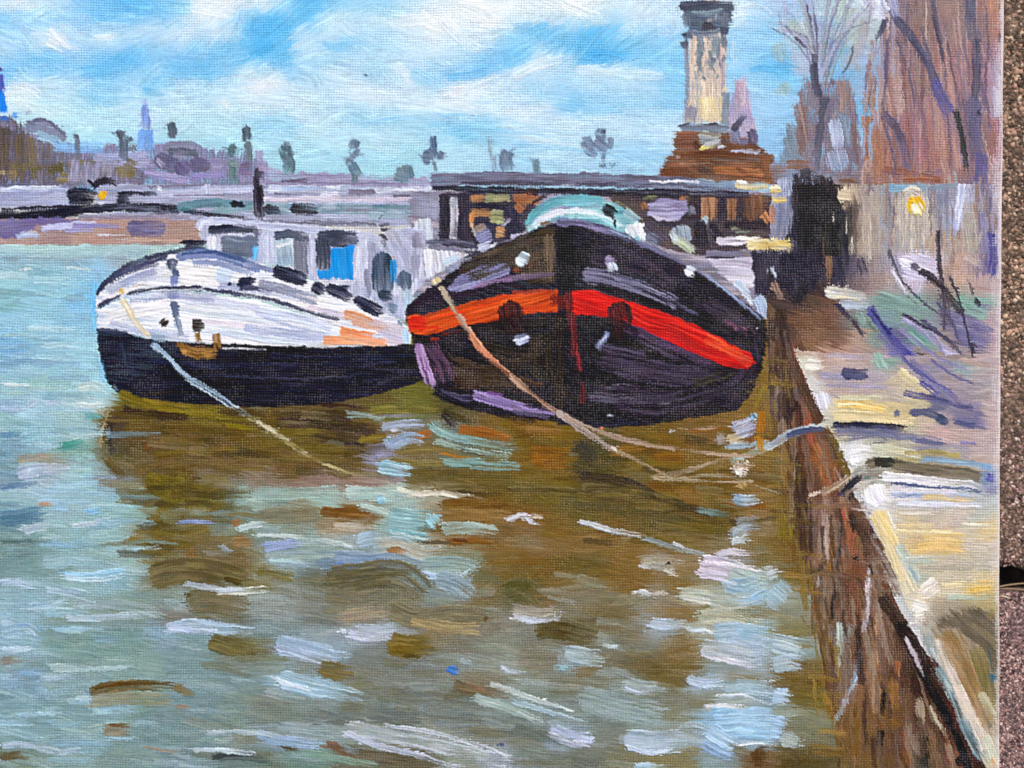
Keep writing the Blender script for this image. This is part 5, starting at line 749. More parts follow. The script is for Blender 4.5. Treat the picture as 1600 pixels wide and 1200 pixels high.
# ---------------------------------------------------------------- quay: wall then top
part('painted_quay', 'painted_wall')
QW = rows("""
480: 1205#6a5444 1230#7d604c 1260#6a4c3c
520: 1203#3c342e 1225#4a3a34 1250#8a6450 1275#7a5a48
560: 1205#3a342e 1222#4c3a34 1235#a45a3a 1250#5a4034
600: 1208#4a4038 1225#4a3630 1240#a8583a 1255#5a3c30 1275#6a4c3c
640: 1210#6a5450 1225#4c3630 1245#3a2c2a 1258#a8563c 1275#54382c 1290#5a4034
680: 1212#584440 1230#4a362e 1250#5c3e30 1268#7a4832 1290#8a5438 1305#5a4030
720: 1205#7a6434 1222#6a5628 1238#4a3626 1258#54382a 1280#9a5c34 1300#8a5634 1320#5c4234
760: 1205#7d6a34 1228#6f5c2c 1250#543a2c 1275#7a4c34 1295#9a5a3a 1315#5c3e34 1335#6a5244
800: 1212#8a7024 1235#8c7430 1255#4c362c 1280#8a6c64 1300#a07c6c 1318#a8643c 1335#4a3c38 1352#8a6a54
840: 1212#84682a 1235#8a702a 1252#5a4030 1275#8f7868 1300#9a6c4c 1320#a86448 1345#8c5c40 1362#6a5040
880: 1215#7d6830 1240#806a2c 1262#5f4834 1280#a08070 1305#86602c 1325#8a5a44 1345#7a4a34 1365#8a5c44 1380#6a5040
920: 1225#7a6a30 1250#84702c 1275#6a5040 1295#8f7a64 1318#5a4034 1340#7d4e38 1362#9a8070 1380#8a5a40 1398#5a4434
960: 1230#8a7a3c 1262#8c6c28 1285#7a6048 1308#6c5444 1335#7a4830 1360#8a7064 1380#7d4830 1405#5c4032 1420#4a3c30
1000: 1235#8a7a4c 1270#8a6c2a 1292#6a5240 1312#a0a098 1338#6a4430 1362#9a8878 1382#6c4a34 1405#4a362e 1425#3c3430
1040: 1245#7a6638 1275#8a6a30 1298#6a4c3c 1318#8a8478 1340#6a4634 1365#a47c5c 1385#7c5a40 1410#4a342c 1435#3a3028 1450#30261f
1080: 1240#6c5428 1275#6a5030 1300#6a4c3c 1325#8a7468 1345#8a6240 1365#9a7454 1390#8c6438 1410#6a4c38 1440#3a2a26 1470#3a2a22
1120: 1245#7a6a3c 1280#6f5a34 1310#7a5838 1340#80603c 1365#7a5c40 1390#8a6434 1412#6c4c38 1435#6a5448 1462#4a3026 1490#402a22
1160: 1250#6a5530 1285#705832 1320#7a5c38 1350#7a5c3c 1380#6a503a 1410#64483a 1435#8f7868 1455#5a5648 1480#5c3a2c 1505#3f2b24
1195: 1255#5f5030 1290#6a5432 1330#705838 1360#7c6034 1395#6c5038 1420#7a5a3c 1445#4a4a42 1470#504c40 1490#8a5a48 1520#403028
""")
QW = [(x, y, hx(c) * .84 + hx('#66544a') * .15) for x, y, c in QW]
field([(1198, 470), (1250, 520), (1300, 700), (1345, 800), (1400, 940), (1470, 1060), (1560, 1215), (1590, 1350), (1270, 1350), (1312, 1200), (1290, 1060), (1275, 980), (1262, 900), (1246, 800), (1222, 720), (1202, 640)], QW, sig=7, h=.18, ang=lambda x, y: 84 - 10 * np.clip((x - 1330) / 100, -.4, 1) - np.where(y > 900, 6, 0), drag=.7)
hatch((1205, 520, 1540, 1335), 360, (4, 11), (30, 110), lambda x, y: 82, jit=.05, a=.55, h=.2, spread=6, only=('painted_quay',), seed=15, dry=.28)
st('#3a2f2c #463831', 22, '1218,480 1228,560 1230,640', dry=.2); st('#96553c #a25e42 #84483a', 13, '1234,548 1244,590', dry=.12, h=.3); st('#9a553e', 12, '1250,610 1258,650 1272,700', dry=.15, h=.3); st('#2a2a30 #33323a', 17, '1242,602 1238,652', h=.3); st('#34333a', 13, '1232,700 1234,735', h=.3); st('#a8988c #8a7870', 7, '1213,580 1214,660', dry=.3)
st('#9a663e #8c5834 #a87048', 22, '1272,690 1290,730 1302,766', dry=.1, h=.3); st('#8e5836', 12, '1284,690 1306,744', dry=.12); st('#a4583e', 7, '1292,742 1304,778', dry=.1); st('#5c3f30', 20, '1252,700 1276,780', dry=.2); st('#8a6a2a #7d6428', 26, '1228,720 1240,760', dry=.3); st('#7c6c28 #74642a', 30, '1226,790 1232,850', dry=.2, h=.2)
st('#4a3832', 16, '1250,780 1256,880', dry=.25); st('#a89084 #b49c8e #8f786c', 18, '1290,800 1286,880', dry=.22, h=.25); st('#a08c80', 14, '1284,880 1278,920', dry=.25); st('#96723c #a07c44', 11, '1308,810 1296,900', dry=.25); st('#b46044 #a45438', 9, '1318,788 1319,816', dry=.1, h=.3); st('#25272c #2e2e34', 15, '1332,786 1333,800', h=.35, rnd=.7); st('#26282e #302f34', 13, '1331,796 1335,834', dry=.1, h=.3, tap=.5); st('#2a2b30 #3a3a3e', 7, '1313,822 1310,880 1304,940', dry=.18, h=.3); st('#2b2b30', 6, '1304,920 1298,970', dry=.1); st('#1f2024', 8, '1297,978 1295,992', h=.35); dab('#23242c', 1338, 874, 7, 4, 50, h=.35); st('#a85c40 #985038', 8, '1351,858 1353,880', h=.3, dry=.08); st('#3c342e', 10, '1346,850 1362,900', a=.5)
st('#b8a8b0 #d0c8cc #9a8c94', 10, '1360,884 1356,930', dry=.25, h=.35); st('#c8c0c4 #a89ca4', 10, '1357,920 1352,960 1349,990', dry=.28, h=.35); st('#a9b8b0 #c0ccc4 #94a49c', 16, '1312,970 1309,1010', dry=.28, h=.3); st('#b4b8a8 #a0a494', 14, '1310,1000 1306,1060', dry=.38, h=.3); st('#c09c80 #a88468', 12, '1372,956 1370,1040', dry=.15, h=.25); st('#b08a6a #9a7858', 9, '1364,1000 1366,1120', dry=.25); st('#a8bcd0 #8fa4bc', 9, '1346,1014 1336,1056 1322,1090', dry=.12, h=.4); st('#9cb0c4 #b4c4d2', 8, '1324,1086 1312,1112 1300,1134', dry=.1, h=.4); st('#a06a48 #946040', 9, '1402,1030 1400,1060', dry=.15); st('#987044 #8a623c', 17, '1398,1060 1398,1112', dry=.15, h=.25); st('#2a2826 #1f2022', 8, '1381,1080 1378,1120', dry=.15); st('#1b1e22 #24262a', 12, '1376,1140 1373,1170', h=.35); st('#2d302c', 14, '1448,1150 1446,1200', dry=.15); st('#9c8a74', 16, '1436,1090 1440,1140', dry=.3); st('#a89a80 #c0b8a0', 5, '1452,1102 1466,1130 1482,1150', dry=.2); st('#7a5a30', 10, '1340,1120 1336,1200', dry=.25); st('#8a5234', 7, '1416,1140 1420,1200', dry=.25); st('#9a6654', 9, '1480,1160 1490,1195', dry=.2)
st('#98a8a8', 12, '1216,900 1222,930', dry=.3, a=.6)
for q in range(150):
    r_ = np.random.default_rng(700 + q); y0_ = r_.uniform(500, 1180); l_ = r_.uniform(30, 110)
    xa = np.interp(y0_, [470, 640, 800, 980, 1200], [1204, 1208, 1250, 1282, 1318]); xb = np.interp(y0_, [470, 640, 800, 980, 1200], [1235, 1284, 1344, 1412, 1520])
    x0_ = r_.uniform(xa, xb); lean = (x0_ - xa) / max(xb - xa, 1)
    c_ = hx(['#3a2e2a', '#5c4638', '#7c6252', '#94806e', '#4a382e', '#8c6a4c', '#6a5a54', '#a0907e', '#2e2624'][q % 9])
    st(c_ * .8 + hx('#6a5244') * .2, r_.uniform(5, 13), [(x0_, y0_), (x0_ + (lean * .42 - .08) * l_ * .5 + r_.normal() * 1.5, y0_ + l_ * .5), (x0_ + (lean * .42 - .08) * l_, y0_ + l_)], a=.75, dry=.26, h=.2)
for q in range(70):
    r_ = np.random.default_rng(1500 + q); y0_ = r_.uniform(560, 1190); xa = np.interp(y0_, [470, 640, 720, 800, 980, 1200], [1202, 1206, 1226, 1250, 1280, 1316]) + r_.normal() * 13
    c_ = hx(['#7c6430', '#8a6a34', '#6a5230', '#94763c', '#5c4630', '#806a3c', '#70603a'][q % 7]); l_ = r_.uniform(20, 70)
    if q % 3: st(c_, r_.uniform(5, 12), [(xa, y0_), (xa + 3, y0_ + l_ * .5), (xa + 8, y0_ + l_)], a=.75, dry=.26, h=.22)
    else: st(c_, r_.uniform(5, 10), [(xa - 34, y0_), (xa - 10, y0_ + 2), (xa + 16, y0_ + 6)], a=.7, dry=.22, h=.3)
part('painted_quay', 'painted_quay_edge'); st('#4a3a32 #5c4638', 15, '1236,560 1256,610 1280,660 1294,690', dry=.15, h=.25); st('#5c4438 #6f5040 #4a3830', 18, '1330,780 1358,830 1386,880 1408,930', h=.25, dry=.06); st('#382e28 #463830', 18, '1376,930 1398,966 1422,1010', h=.3); st('#2c2826 #352c28', 20, '1404,970 1430,1020 1448,1060', h=.3); st('#1f1f20 #2a2624', 16, '1440,1050 1462,1090 1486,1130', h=.3); st('#1c1e22 #26272a', 13, '1470,1104 1494,1148 1516,1200 1536,1260', h=.35, dry=.05); st('#3a241e #4a2c22', 24, '1456,1020 1484,1072 1510,1130 1540,1200', h=.25, dry=.1); st('#5c3424', 8, '1480,1090 1520,1170', dry=.25); st('#3a2c2c', 14, '1418,990 1432,1000', h=.35); st('#d0c4c8 #b4a8b0', 9, '1414,996 1430,1024 1440,1046', dry=.15, h=.45); st('#b8b0b4', 6, '1436,1040 1444,1062', dry=.3); st('#1f1f24', 12, '1494,1182 1506,1200', h=.3)
part('painted_quay', 'painted_top')
QT = rows("""
550: 1245#c0a898 1300#b89890 1350#b09890 1400#8a84a8 1450#a8989c 1500#a09090 1550#c0a8a8
572: 1255#e8e4d4 1300#c8b0a4 1350#c0aca8 1385#8cacA4 1420#b8a4ac 1460#8c88a4 1510#94a8b0 1555#c0acb0
592: 1265#d8d0c4 1300#b4a4b0 1340#a8a0b4 1380#b0a4b4 1410#d4c4a4 1450#9c94a8 1490#a8989c 1540#a8a0a8 1560#c4b0b4
612: 1275#e4e0e0 1300#c4b0a8 1350#c0acac 1390#cabcb0 1425#d6c8a8 1460#8c86a4 1500#9c90a0 1540#a89ca0 1560#c8b8bc
635: 1285#e8e6ee 1310#e0d0a0 1350#e6cc8c 1390#dcc898 1430#c8bc9c 1470#6c6c8c 1510#8c84a0 1555#c4b0b0
655: 1292#d0ccb8 1320#dccc9c 1370#e0d09c 1410#d8c494 1440#d0bca8 1480#a898a0 1520#6a6890 1555#c8b0b0
680: 1305#c0b8a0 1330#7c7c90 1380#74748c 1420#c0b8a8 1460#c8aeac 1500#c4aaa8 1555#c8b0b0
700: 1312#e8ead8 1345#f0f0f0 1380#d0ccac 1420#c0b8a8 1460#8c8aa0 1500#a49cb4 1540#c0acac
725: 1320#eceef4 1345#e8ecec 1375#c8ccb8 1410#b8ac78 1450#a8a07c 1490#b8a890 1540#c4aca0
745: 1330#e0dcd0 1360#8a8478 1400#90887c 1440#8c8474 1480#90897c 1520#8c8878 1555#8098b8
765: 1345#d0ccc0 1370#e8ece8 1400#f0eef4 1440#eceaf4 1480#e4e2f0 1520#b8c0c8 1555#8c8cb4
785: 1352#f0f0f6 1372#f4f4f6 1410#d8d4d4 1450#c8ccd4 1490#d8d0c0 1530#c0c8cc 1556#c8d0d0
805: 1360#f0f0f4 1385#e8e0d8 1420#dccca4 1460#d0c4b0 1500#d8cabc 1535#c8ccc4 1556#dcd0a8
830: 1368#f0e0b4 1395#dcccac 1440#e4cca0 1480#e0cba0 1520#dccdb0 1555#e4cc98
855: 1378#e8dab0 1400#d4ccb4 1440#e8cc94 1480#e8cc90 1520#d8ccb4 1555#dcd0c0
880: 1388#e0d6b4 1410#ccccbc 1450#d0c8b0 1490#c8bca8 1530#d0c8b4 1556#d8d0c0
905: 1400#d8d4b4 1425#c0c8bc 1460#d4c8ac 1500#d0c4a8 1540#e0d0a4 1556#e4cc94
925: 1408#dcd8c0 1440#f0e4cc 1480#e0d4b4 1520#e8cc84 1545#e4c47c 1558#d8cca8
945: 1418#e4dcc8 1445#f4ecd8 1480#b4a890 1520#b0a47c 1550#b8a878
965: 1422#e8e4dc 1455#b4aa98 1490#6c6454 1525#726a56 1552#8a7c50
990: 1430#c0c4bc 1460#b8b8ac 1490#8c7c60 1520#8a7c60 1550#7c704c
1020: 1445#b4b8b8 1470#c4c0b8 1500#b09470 1530#94825c 1555#7a7050
1050: 1460#8c9894 1480#d0ccc8 1510#a88c68 1535#8c8058 1557#4a6058
1080: 1475#94a8a8 1495#dcd0c8 1525#b0947c 1550#a09468
1110: 1485#90a4a4 1505#dcd0c4 1530#c0a890 1555#b0a478
1140: 1500#7c9498 1520#dccdc0 1545#c0a890 1558#b0a080
1170: 1515#70868c 1535#d8ccb8 1556#c8cdb8
1200: 1535#4c5c58 1550#d0c8b0 1560#d8c8a4
""")
QT = [(x, y, hx(c) * .84 + hx('#b4a898') * .15) for x, y, c in QT]
field([(1240, 548), (1400, 556), (1572, 552), (1572, 1350), (1600, 1350), (1546, 1205), (1508, 1120), (1468, 1040), (1440, 990), (1412, 938), (1398, 880), (1368, 820), (1336, 756), (1314, 700), (1290, 660), (1262, 600)], QT, sig=7, h=.4, ang=lambda x, y: np.where(y > 945, 58.0, 3.0), drag=.7)
hatch((1290, 560, 1562, 930), 130, (3, 8), (30, 90), 3, jit=.035, a=.6, h=.4, spread=5, only=('painted_quay',), seed=17)
# quay top details
part('painted_quay', 'painted_top')
st('#f4f0e0 #eae6da', 20, '1256,570 1284,572', h=.7); st('#e0dcd8 #d2ccc8', 14, '1262,590 1276,606', h=.5); st('#eceaf4 #e0dfee', 26, '1284,612 1290,640', h=.7, rnd=.8); st('#c4b4b0 #b4a6b4 #ccb8ac', 10, '1290,556 1350,558 1390,556', h=.4); st('#b2a8bc #9e98b0', 9, '1284,586 1340,588', h=.45); st('#a8a0b8 #bcb0bc', 8, '1290,602 1350,604 1390,606', h=.4)
dab('#4a4c6e #3c3e5c #565878', 1336, 584, 25, 9, 3, h=.5); st('#8fb0a6 #a4c0b4', 18, '1368,550 1384,578', dry=.15, h=.35); st('#d8c8a4 #e2d2a8', 14, '1402,578 1430,600 1460,616', dry=.1, h=.45)
st('#ecca7c #e6bf6a #f0dca8', 13, '1306,632 1340,632 1386,640', h=.6); st('#e4d4a8 #dcc898', 16, '1300,648 1360,652 1430,658', h=.55); st('#d8d6b4', 7, '1310,620 1380,622', h=.5)
st('#5a5a84 #6c6a96 #50507a', 11, '1410,612 1450,622 1490,630 1524,640', dry=.12, h=.35); st('#747098 #8480a4', 16, '1420,560 1450,590 1500,630', dry=.32); st('#4c5270 #5c6280', 11, '1420,644 1450,645 1474,656', h=.45); st('#46506c', 14, '1462,652 1482,660', h=.45); st('#6a7088', 8, '1398,640 1404,652', h=.45); st('#4e507c #5c5e88', 9, '1490,660 1528,665', h=.4, dry=.05); st('#8a80ac', 7, '1500,692 1530,694', dry=.25); st('#5a5898', 10, '1436,595 1470,620', dry=.3)
st('#d0b0ac #c8a8a4', 22, '1440,670 1500,684', dry=.2, a=.7); st('#b8a098', 10, '1500,560 1550,575', dry=.3)
st('#ece9ea #dcd8d4', 11, '1310,700 1340,698 1390,704', h=.5); st('#f2f2f4 #e8ecf0', 34, '1322,712 1346,706', h=.9, rnd=.7); st('#f6f6f8', 16, '1326,720 1340,718', h=.9)
st('#d8d4b0 #c8ccb4', 12, '1360,700 1400,704 1440,712', h=.45); st('#aab8a4 #c0c4ac', 10, '1362,718 1400,716', h=.4); st('#a8985c #b8a86c #9a9060', 9, '1412,708 1450,706 1504,714', dry=.12, h=.4); st('#7f9cb4 #94b0c4', 10, '1440,718 1500,722 1555,728', dry=.1, h=.4); st('#86a4c8', 11, '1534,728 1560,732', h=.4)
part('painted_quay', 'painted_mooring_line'); st('#34364e #484a64 #2c2e42', 10, '1300,664 1340,664 1380,666 1414,670', h=.55, rnd=.2); st('#20202c', 3, '1302,661 1350,661 1400,665 1416,670', h=.5); st('#7c809c #6a6e8c #8c8fa8', 14, '1305,674 1360,674 1420,682 1475,692', dry=.1, h=.45); st('#6c6c8c', 8, '1430,688 1476,694', h=.4, dry=.08)
st('#b0b4b4 #9aa4b4 #c4c8c0', 13, '1180,706 1210,694 1240,676 1290,668', h=.6); st('#3c4666 #50587a', 9, '1228,682 1250,674 1288,670', h=.55); st('#a4b4b8 #b8c4c4', 9, '1140,722 1180,706 1206,692', h=.5); st('#b09c80 #a48e70 #bcae98', 7, '1016,747 1060,739 1110,724 1150,710', dry=.06, h=.4); st('#aab0a8 #98a8b0', 7, '1135,700 1170,696 1196,690', dry=.1, h=.5); st('#c8c4b0', 11, '1284,664 1296,662', h=.55)
new_piece('painted_quay', 'painted_mooring_line'); st('#6e6454 #7c7260 #635a4c', 15, '1352,728 1380,722 1440,732 1500,738 1536,744', h=.5, rnd=.6); st('#2f302c #3a3a34', 15, '1366,722 1400,722', h=.5, rnd=.6); st('#8a8070 #766c5a', 13, '1520,742 1536,750', h=.45); st('#94928c #b4b0a4', 12, '1330,746 1352,730', h=.45); st('#3c3a3e #2c2c34', 12, '1316,774 1332,756 1346,742', h=.45, dry=.04); st('#b09c88 #c4b4a0 #a08a78', 9, '1284,772 1306,760 1330,742', h=.5); st('#cdb9a8', 5, '1262,776 1284,768', dry=.35, h=.4); st('#433c60', 6, '1310,768 1316,776'); st('#4a48a0 #6a68ac', 13, '1544,744 1562,746', h=.4, dry=.05); st('#a08878 #8a7468', 9, '1318,776 1340,760', dry=.2)
part('painted_quay', 'painted_top'); st('#f2f0f2 #e6e4f2 #f6f6f8', 15, '1376,744 1420,748 1480,756 1526,760', h=.6); st('#fbf9f6', 8, '1384,742 1430,746', h=.7); st('#6a7494 #566084', 5, '1392,756 1440,760 1496,762 1536,768', dry=.25, h=.4); st('#c4cce0 #b0bcd4', 8, '1390,772 1450,774 1520,776', h=.5); st('#7486b4', 3, '1398,776 1440,774 1470,778', dry=.25); st('#e8e6ee #dcdcea', 8, '1400,786 1470,788 1536,790', h=.55); st('#e4cda4 #dcc498', 9, '1440,776 1490,778 1526,782', h=.45, dry=.1); st('#d8cfc0', 10, '1400,798 1460,800', h=.45)
st('#f8f8fa #f0f0f4', 36, '1362,756 1372,790', h=1.0, rnd=.8); st('#e6e2ee #f2f0f4', 24, '1364,776 1378,790', h=.9); st('#5c7c78', 4, '1352,748 1362,744', dry=.2); st('#c8b496', 5, '1380,762 1390,762', a=.7)
st('#f0dca0 #ecd088 #f4ead0', 26, '1368,798 1384,832 1398,870', h=.6); st('#e6d8b4 #dcd0b4', 24, '1390,850 1408,894 1424,930', h=.55); st('#e4d0a0', 10, '1364,800 1390,856 1412,912', h=.5); st('#f2ecd8', 4, '1386,796 1400,830', h=.5); st('#b8c4b8 #c4ccc0', 14, '1404,850 1422,886 1436,910', h=.45); st('#8fa4b0', 6, '1420,884 1434,908', a=.7)
st('#f0d090 #e8c880', 14, '1440,836 1480,838 1510,842', dry=.1, h=.4); st('#ecc888 #e6c27c', 20, '1430,856 1470,852 1510,856', dry=.08, h=.45); st('#e0cca0', 8, '1400,822 1460,820', h=.4); st('#f0e0b0', 5, '1400,830 1450,832 1490,830', h=.45); st('#c0c8bc #b4bcb0', 10, '1412,876 1460,874', dry=.2); st('#b4ac9c', 9, '1440,888 1500,886 1556,888', dry=.3); st('#dcd4c0', 9, '1500,820 1556,824', dry=.2)
st('#ecca78 #e4be68', 8, '1520,922 1540,920 1556,918', h=.5); st('#e6c484', 6, '1530,908 1556,910', h=.45); st('#e8d8ac', 12, '1470,916 1510,914', dry=.1, h=.45); st('#c0c8b4', 10, '1480,934 1550,934', dry=.2); st('#f4e8d8 #ece0d0 #f8f0e4', 26, '1440,928 1466,910', h=.6); st('#f6f2e6 #faf6ee', 20, '1424,946 1450,952', h=.9, rag=1.6); st('#f0eadc', 14, '1428,962 1444,958', h=.8); st('#c0b090', 4, '1444,944 1460,928', a=.6); st('#dcd8d0 #c8c8c4', 9, '1418,978 1436,976', h=.6)
part('painted_quay', 'painted_bollard'); fill('#a4957c #968872 #b4a48c #887e6c', '1452,984 1480,962 1512,952 1545,958 1564,976 1564,1130 1548,1140 1520,1090 1490,1040 1466,1004', 58, h=.25, rough=4, long=70);  fill('#6c6252 #5e5648 #7a6e58', '1462,978 1490,956 1530,952 1563,962 1563,1060 1546,1030 1524,1000 1496,984', 40, h=.25, rough=5, long=50, a=.9); st('#b0906a #a4845e #94784f', 40, '1470,985 1496,1030 1520,1080 1548,1140', h=.25, dry=.08, soft=6); st('#8c7c54 #7c7048', 24, '1524,1010 1544,1060 1554,1110', dry=.1, h=.25); st('#c4b8a8 #d4c8bc', 16, '1462,1000 1486,1050 1510,1100 1534,1150', h=.3, dry=.06); st('#9ca4a0', 18, '1446,990 1462,1030', dry=.15, h=.3); st('#a08058', 6, '1500,990 1530,1060', dry=.3); st('#4a5c58', 5, '1548,1010 1556,1050', a=.8); st('#3a6070 #4a7484', 12, '1554,1050 1558,1068', h=.35, soft=3); st('#c8c0a4 #b8b08c', 16, '1536,1080 1558,1120', dry=.15)
part('painted_quay', 'painted_top'); st('#94a8a8 #7c9498 #b0c0bc', 16, '1464,1040 1490,1090 1510,1140', dry=.2, h=.35); st('#7c949c #688088 #94a8ac', 22, '1504,1120 1526,1160 1544,1186', dry=.18, h=.35); st('#e8dccc #dccbbb', 20, '1494,1070 1520,1120 1546,1174', h=.35, dry=.06); st('#e0d4b8 #d0d4c0', 14, '1546,1150 1560,1200', h=.35); st('#d8a878', 7, '1552,1184 1562,1200', dry=.2); st('#b8c0c0', 5, '1452,1010 1468,1040', dry=.2)
for q, (c_, w_, pp) in enumerate((('#5c5a92 #6a689c', 7, '1392,540 1420,568 1452,592 1490,612'), ('#8a86ac', 6, '1404,512 1440,540 1480,566 1516,578'), ('#4c4a66', 5, '1440,500 1476,528 1506,556'), ('#6c6a94', 6, '1452,560 1490,586 1526,600'), ('#545070', 5, '1462,470 1486,500 1500,536'), ('#3f3c4c', 5, '1482,430 1500,470 1512,520 1522,560'), ('#7c78a4', 6, '1372,520 1400,552 1428,580'), ('#4a465a', 4, '1410,440 1440,470 1470,492'))):
    new_piece('painted_bank', 'painted_branch'); st(c_, w_, pp, dry=.12, h=.3, tap=.4)
# ---------------------------------------------------------------- water: reflections and single strokes
part('painted_water')
st('#93a6b4', 5, '0,403 80,404 200,402', dry=.35); st('#dcebea', 5, '100,418 138,420', h=.5); st('#dbe8ec', 4, '36,421 52,422', h=.5); st('#4f9f9f #6fb0ac', 14, '128,650 160,652', dry=.25, a=.6)
st('#58b6f2 #7cc8f4', 6, '148,440 146,490 150,520', h=.35, a=.8); st('#84c8f0', 7, '156,560 166,600', a=.7)
REFL = [('#7e7a24 #948830 #6a6424', 15, '186,614 220,628 280,638 340,642', .4, 0), ('#8a842c #787028', 8, '205,630 260,640 330,650 400,656', .35, .05), ('#36301f #453a24', 11, '190,636 215,646 250,650 298,652', .35, .05), ('#3c3a34 #4a463c', 9, '176,656 172,690 178,712', .25, .1), ('#5c5832 #75703c', 10, '170,640 160,680 162,715', .3, .15), ('#8c8a5c #a09c70', 5, '172,636 160,668 156,700', .3, .1), ('#54502c #6a6236 #8a8250', 16, '166,716 180,732 196,748', .35, .1), ('#6a4c28', 14, '220,700 260,698', .2, .3), ('#6c602e #5e5428', 18, '200,664 280,668 380,672', .3, .15), ('#75692c #6a5c2a', 16, '240,712 340,704 440,706', .3, .15), ('#6d6136 #7a6c3c', 16, '210,734 300,726 420,730', .3, .12), ('#58502a', 6, '370,700 400,706', .25, .1), ('#9a9428 #848020', 9, '350,664 400,670', .3, .15), ('#3c3026 #4a3c30', 24, '500,640 560,644', .3, .12), ('#403830 #4c4234', 16, '430,660 520,662 590,674', .3, .12), ('#3c3630 #4a443a', 16, '534,698 576,700', .3, .05), ('#7a7630 #6a6428', 8, '430,674 500,676', .3, .15), ('#6f6428 #847830', 10, '560,690 606,680', .3, .1), ('#7a7a34 #6c7036 #8a8a40', 18, '576,640 620,638 684,640', .4, 0), ('#6c7c46', 6, '575,652 630,656 676,650', .35, 0), ('#4c4a2c', 12, '690,640 720,654 740,666', .3, .12), ('#2e2e30 #3e3c38', 12, '690,644 712,668', .25, .15), ('#7c7440 #8a8048', 16, '616,704 680,700 740,716', .4, 0), ('#a8722e #96642a', 15, '715,672 760,676 800,688', .3, .1), ('#a06c34', 14, '650,680 676,676', .35, .05), ('#8a8448 #7a7640', 10, '610,720 680,724 720,720', .35, .05), ('#a88038', 7, '690,708 740,718', .3, .1), ('#766a34 #5e5a30', 12, '640,736 720,740 800,744', .3, .1), ('#8a6414 #7a5812 #946c1c', 34, '826,712 890,716', .25, .05), ('#3a3c34 #484834', 30, '898,690 930,720', .25, .2), ('#50502f', 16, '895,724 950,736', .25, .15), ('#7a5a14 #866414', 24, '1018,718 1072,716', .25, .1), ('#80621c #6e5414', 22, '1010,762 1060,768', .25, .1), ('#86682a', 20, '950,706 1010,700', .2, .25), ('#8a6c34', 14, '820,670 880,676', .25, .2), ('#94682e', 10, '1080,672 1150,672', .25, .25), ('#3c3a2e #4a4430', 16, '905,742 970,752 1030,776', .25, .1), ('#544c30 #403c2c', 14, '950,758 1040,780 1120,806', .25, .1), ('#6f6a34 #7a7440', 18, '800,760 900,770', .3, .1), ('#5f5c34', 16, '900,790 1000,800 1100,820', .25, .1), ('#544e28 #645a2c', 26, '1060,806 1140,828', .25, .08), ('#8a6028 #7c541e', 14, '1120,780 1200,790', .25, .15), ('#7a5a30', 22, '1160,690 1200,660', .2, .25), ('#b08a2c #c09838', 14, '1184,680 1190,710', .25, .15), ('#8a7a30', 12, '1196,600 1180,640', .25, .2), ('#a8781c', 16, '1190,640 1186,690', .25, .15)]
part('painted_reflection')
for c, w, p_, h_, d_ in REFL: st([hx(k_) * np.array([.97, .90, .98]) for k_ in c.split()], w, p_, h=h_, dry=d_)
st('#7a6a28 #6a5c24 #5e5220', 34, '224,752 256,760 284,770', h=.35); st('#6f6428 #7c7034 #645820', 46, '268,756 290,764', h=.3, rnd=.8); st('#7a6c2c #6c6026', 26, '240,796 270,780 290,760', h=.3, dry=.05); st('#6c6230 #7d7240', 44, '286,776 320,778 352,770', h=.35, rnd=.9); st('#6a5c2c #7c6c3c', 22, '240,800 250,826 230,842', h=.3, dry=.06); st('#75683c #6c5c30', 36, '246,846 290,840 330,830', h=.35, dry=.08); st('#8a7448', 14, '190,850 210,842 226,838', dry=.25, h=.3); st('#7a5c30', 16, '286,858 310,866', dry=.12, h=.3); st('#80846c', 18, '300,800 340,812', h=.3, dry=.1); st('#99a090', 7, '270,800 330,796', a=.6)
rq = np.random.default_rng(88)
for q in range(120):
    if q < 70: x = rq.uniform(185, 640); y = rq.uniform(640, 790) if x > 380 else rq.uniform(640, 880); x = x if y < 760 else rq.uniform(200, 380)
    else: x = rq.uniform(680, 1190); y = rq.uniform(672, 850)
    c_ = hx(['#5c4e2a', '#4a4026', '#75642e', '#6a5a34', '#433a28', '#7d6c3c', '#857a58'][q % 7]); l_ = rq.uniform(18, 52)
    st(c_, rq.uniform(6, 14), [(x - l_, y - 1), (x, y + rq.normal() * 2.5), (x + l_, y + 3)], a=.6, h=rq.uniform(.3, .6), fade=.6, fast=True)
part('painted_water')
for q in range(150):
    x = rq.uniform(-230, 150) if q < 110 else rq.uniform(60, 240); y = rq.uniform(425, 640) if q < 60 else rq.uniform(640, 1190)
    if y < 640 and x > 120: x = rq.uniform(-200, 110)
    c_ = hx(['#b8dae4', '#8fb4c2', '#a9cfe4', '#c6dee4', '#7fa4ac', '#9cc2d8', '#a4c0b8', '#88aec8'][q % 8]); l_ = rq.uniform(16, 48)
    st(c_, rq.uniform(5, 12), [(x - l_, y), (x, y + rq.normal() * 2.5), (x + l_, y + rq.normal() * 2)], a=.58, h=rq.uniform(.35, .75), fade=.7, fast=True)
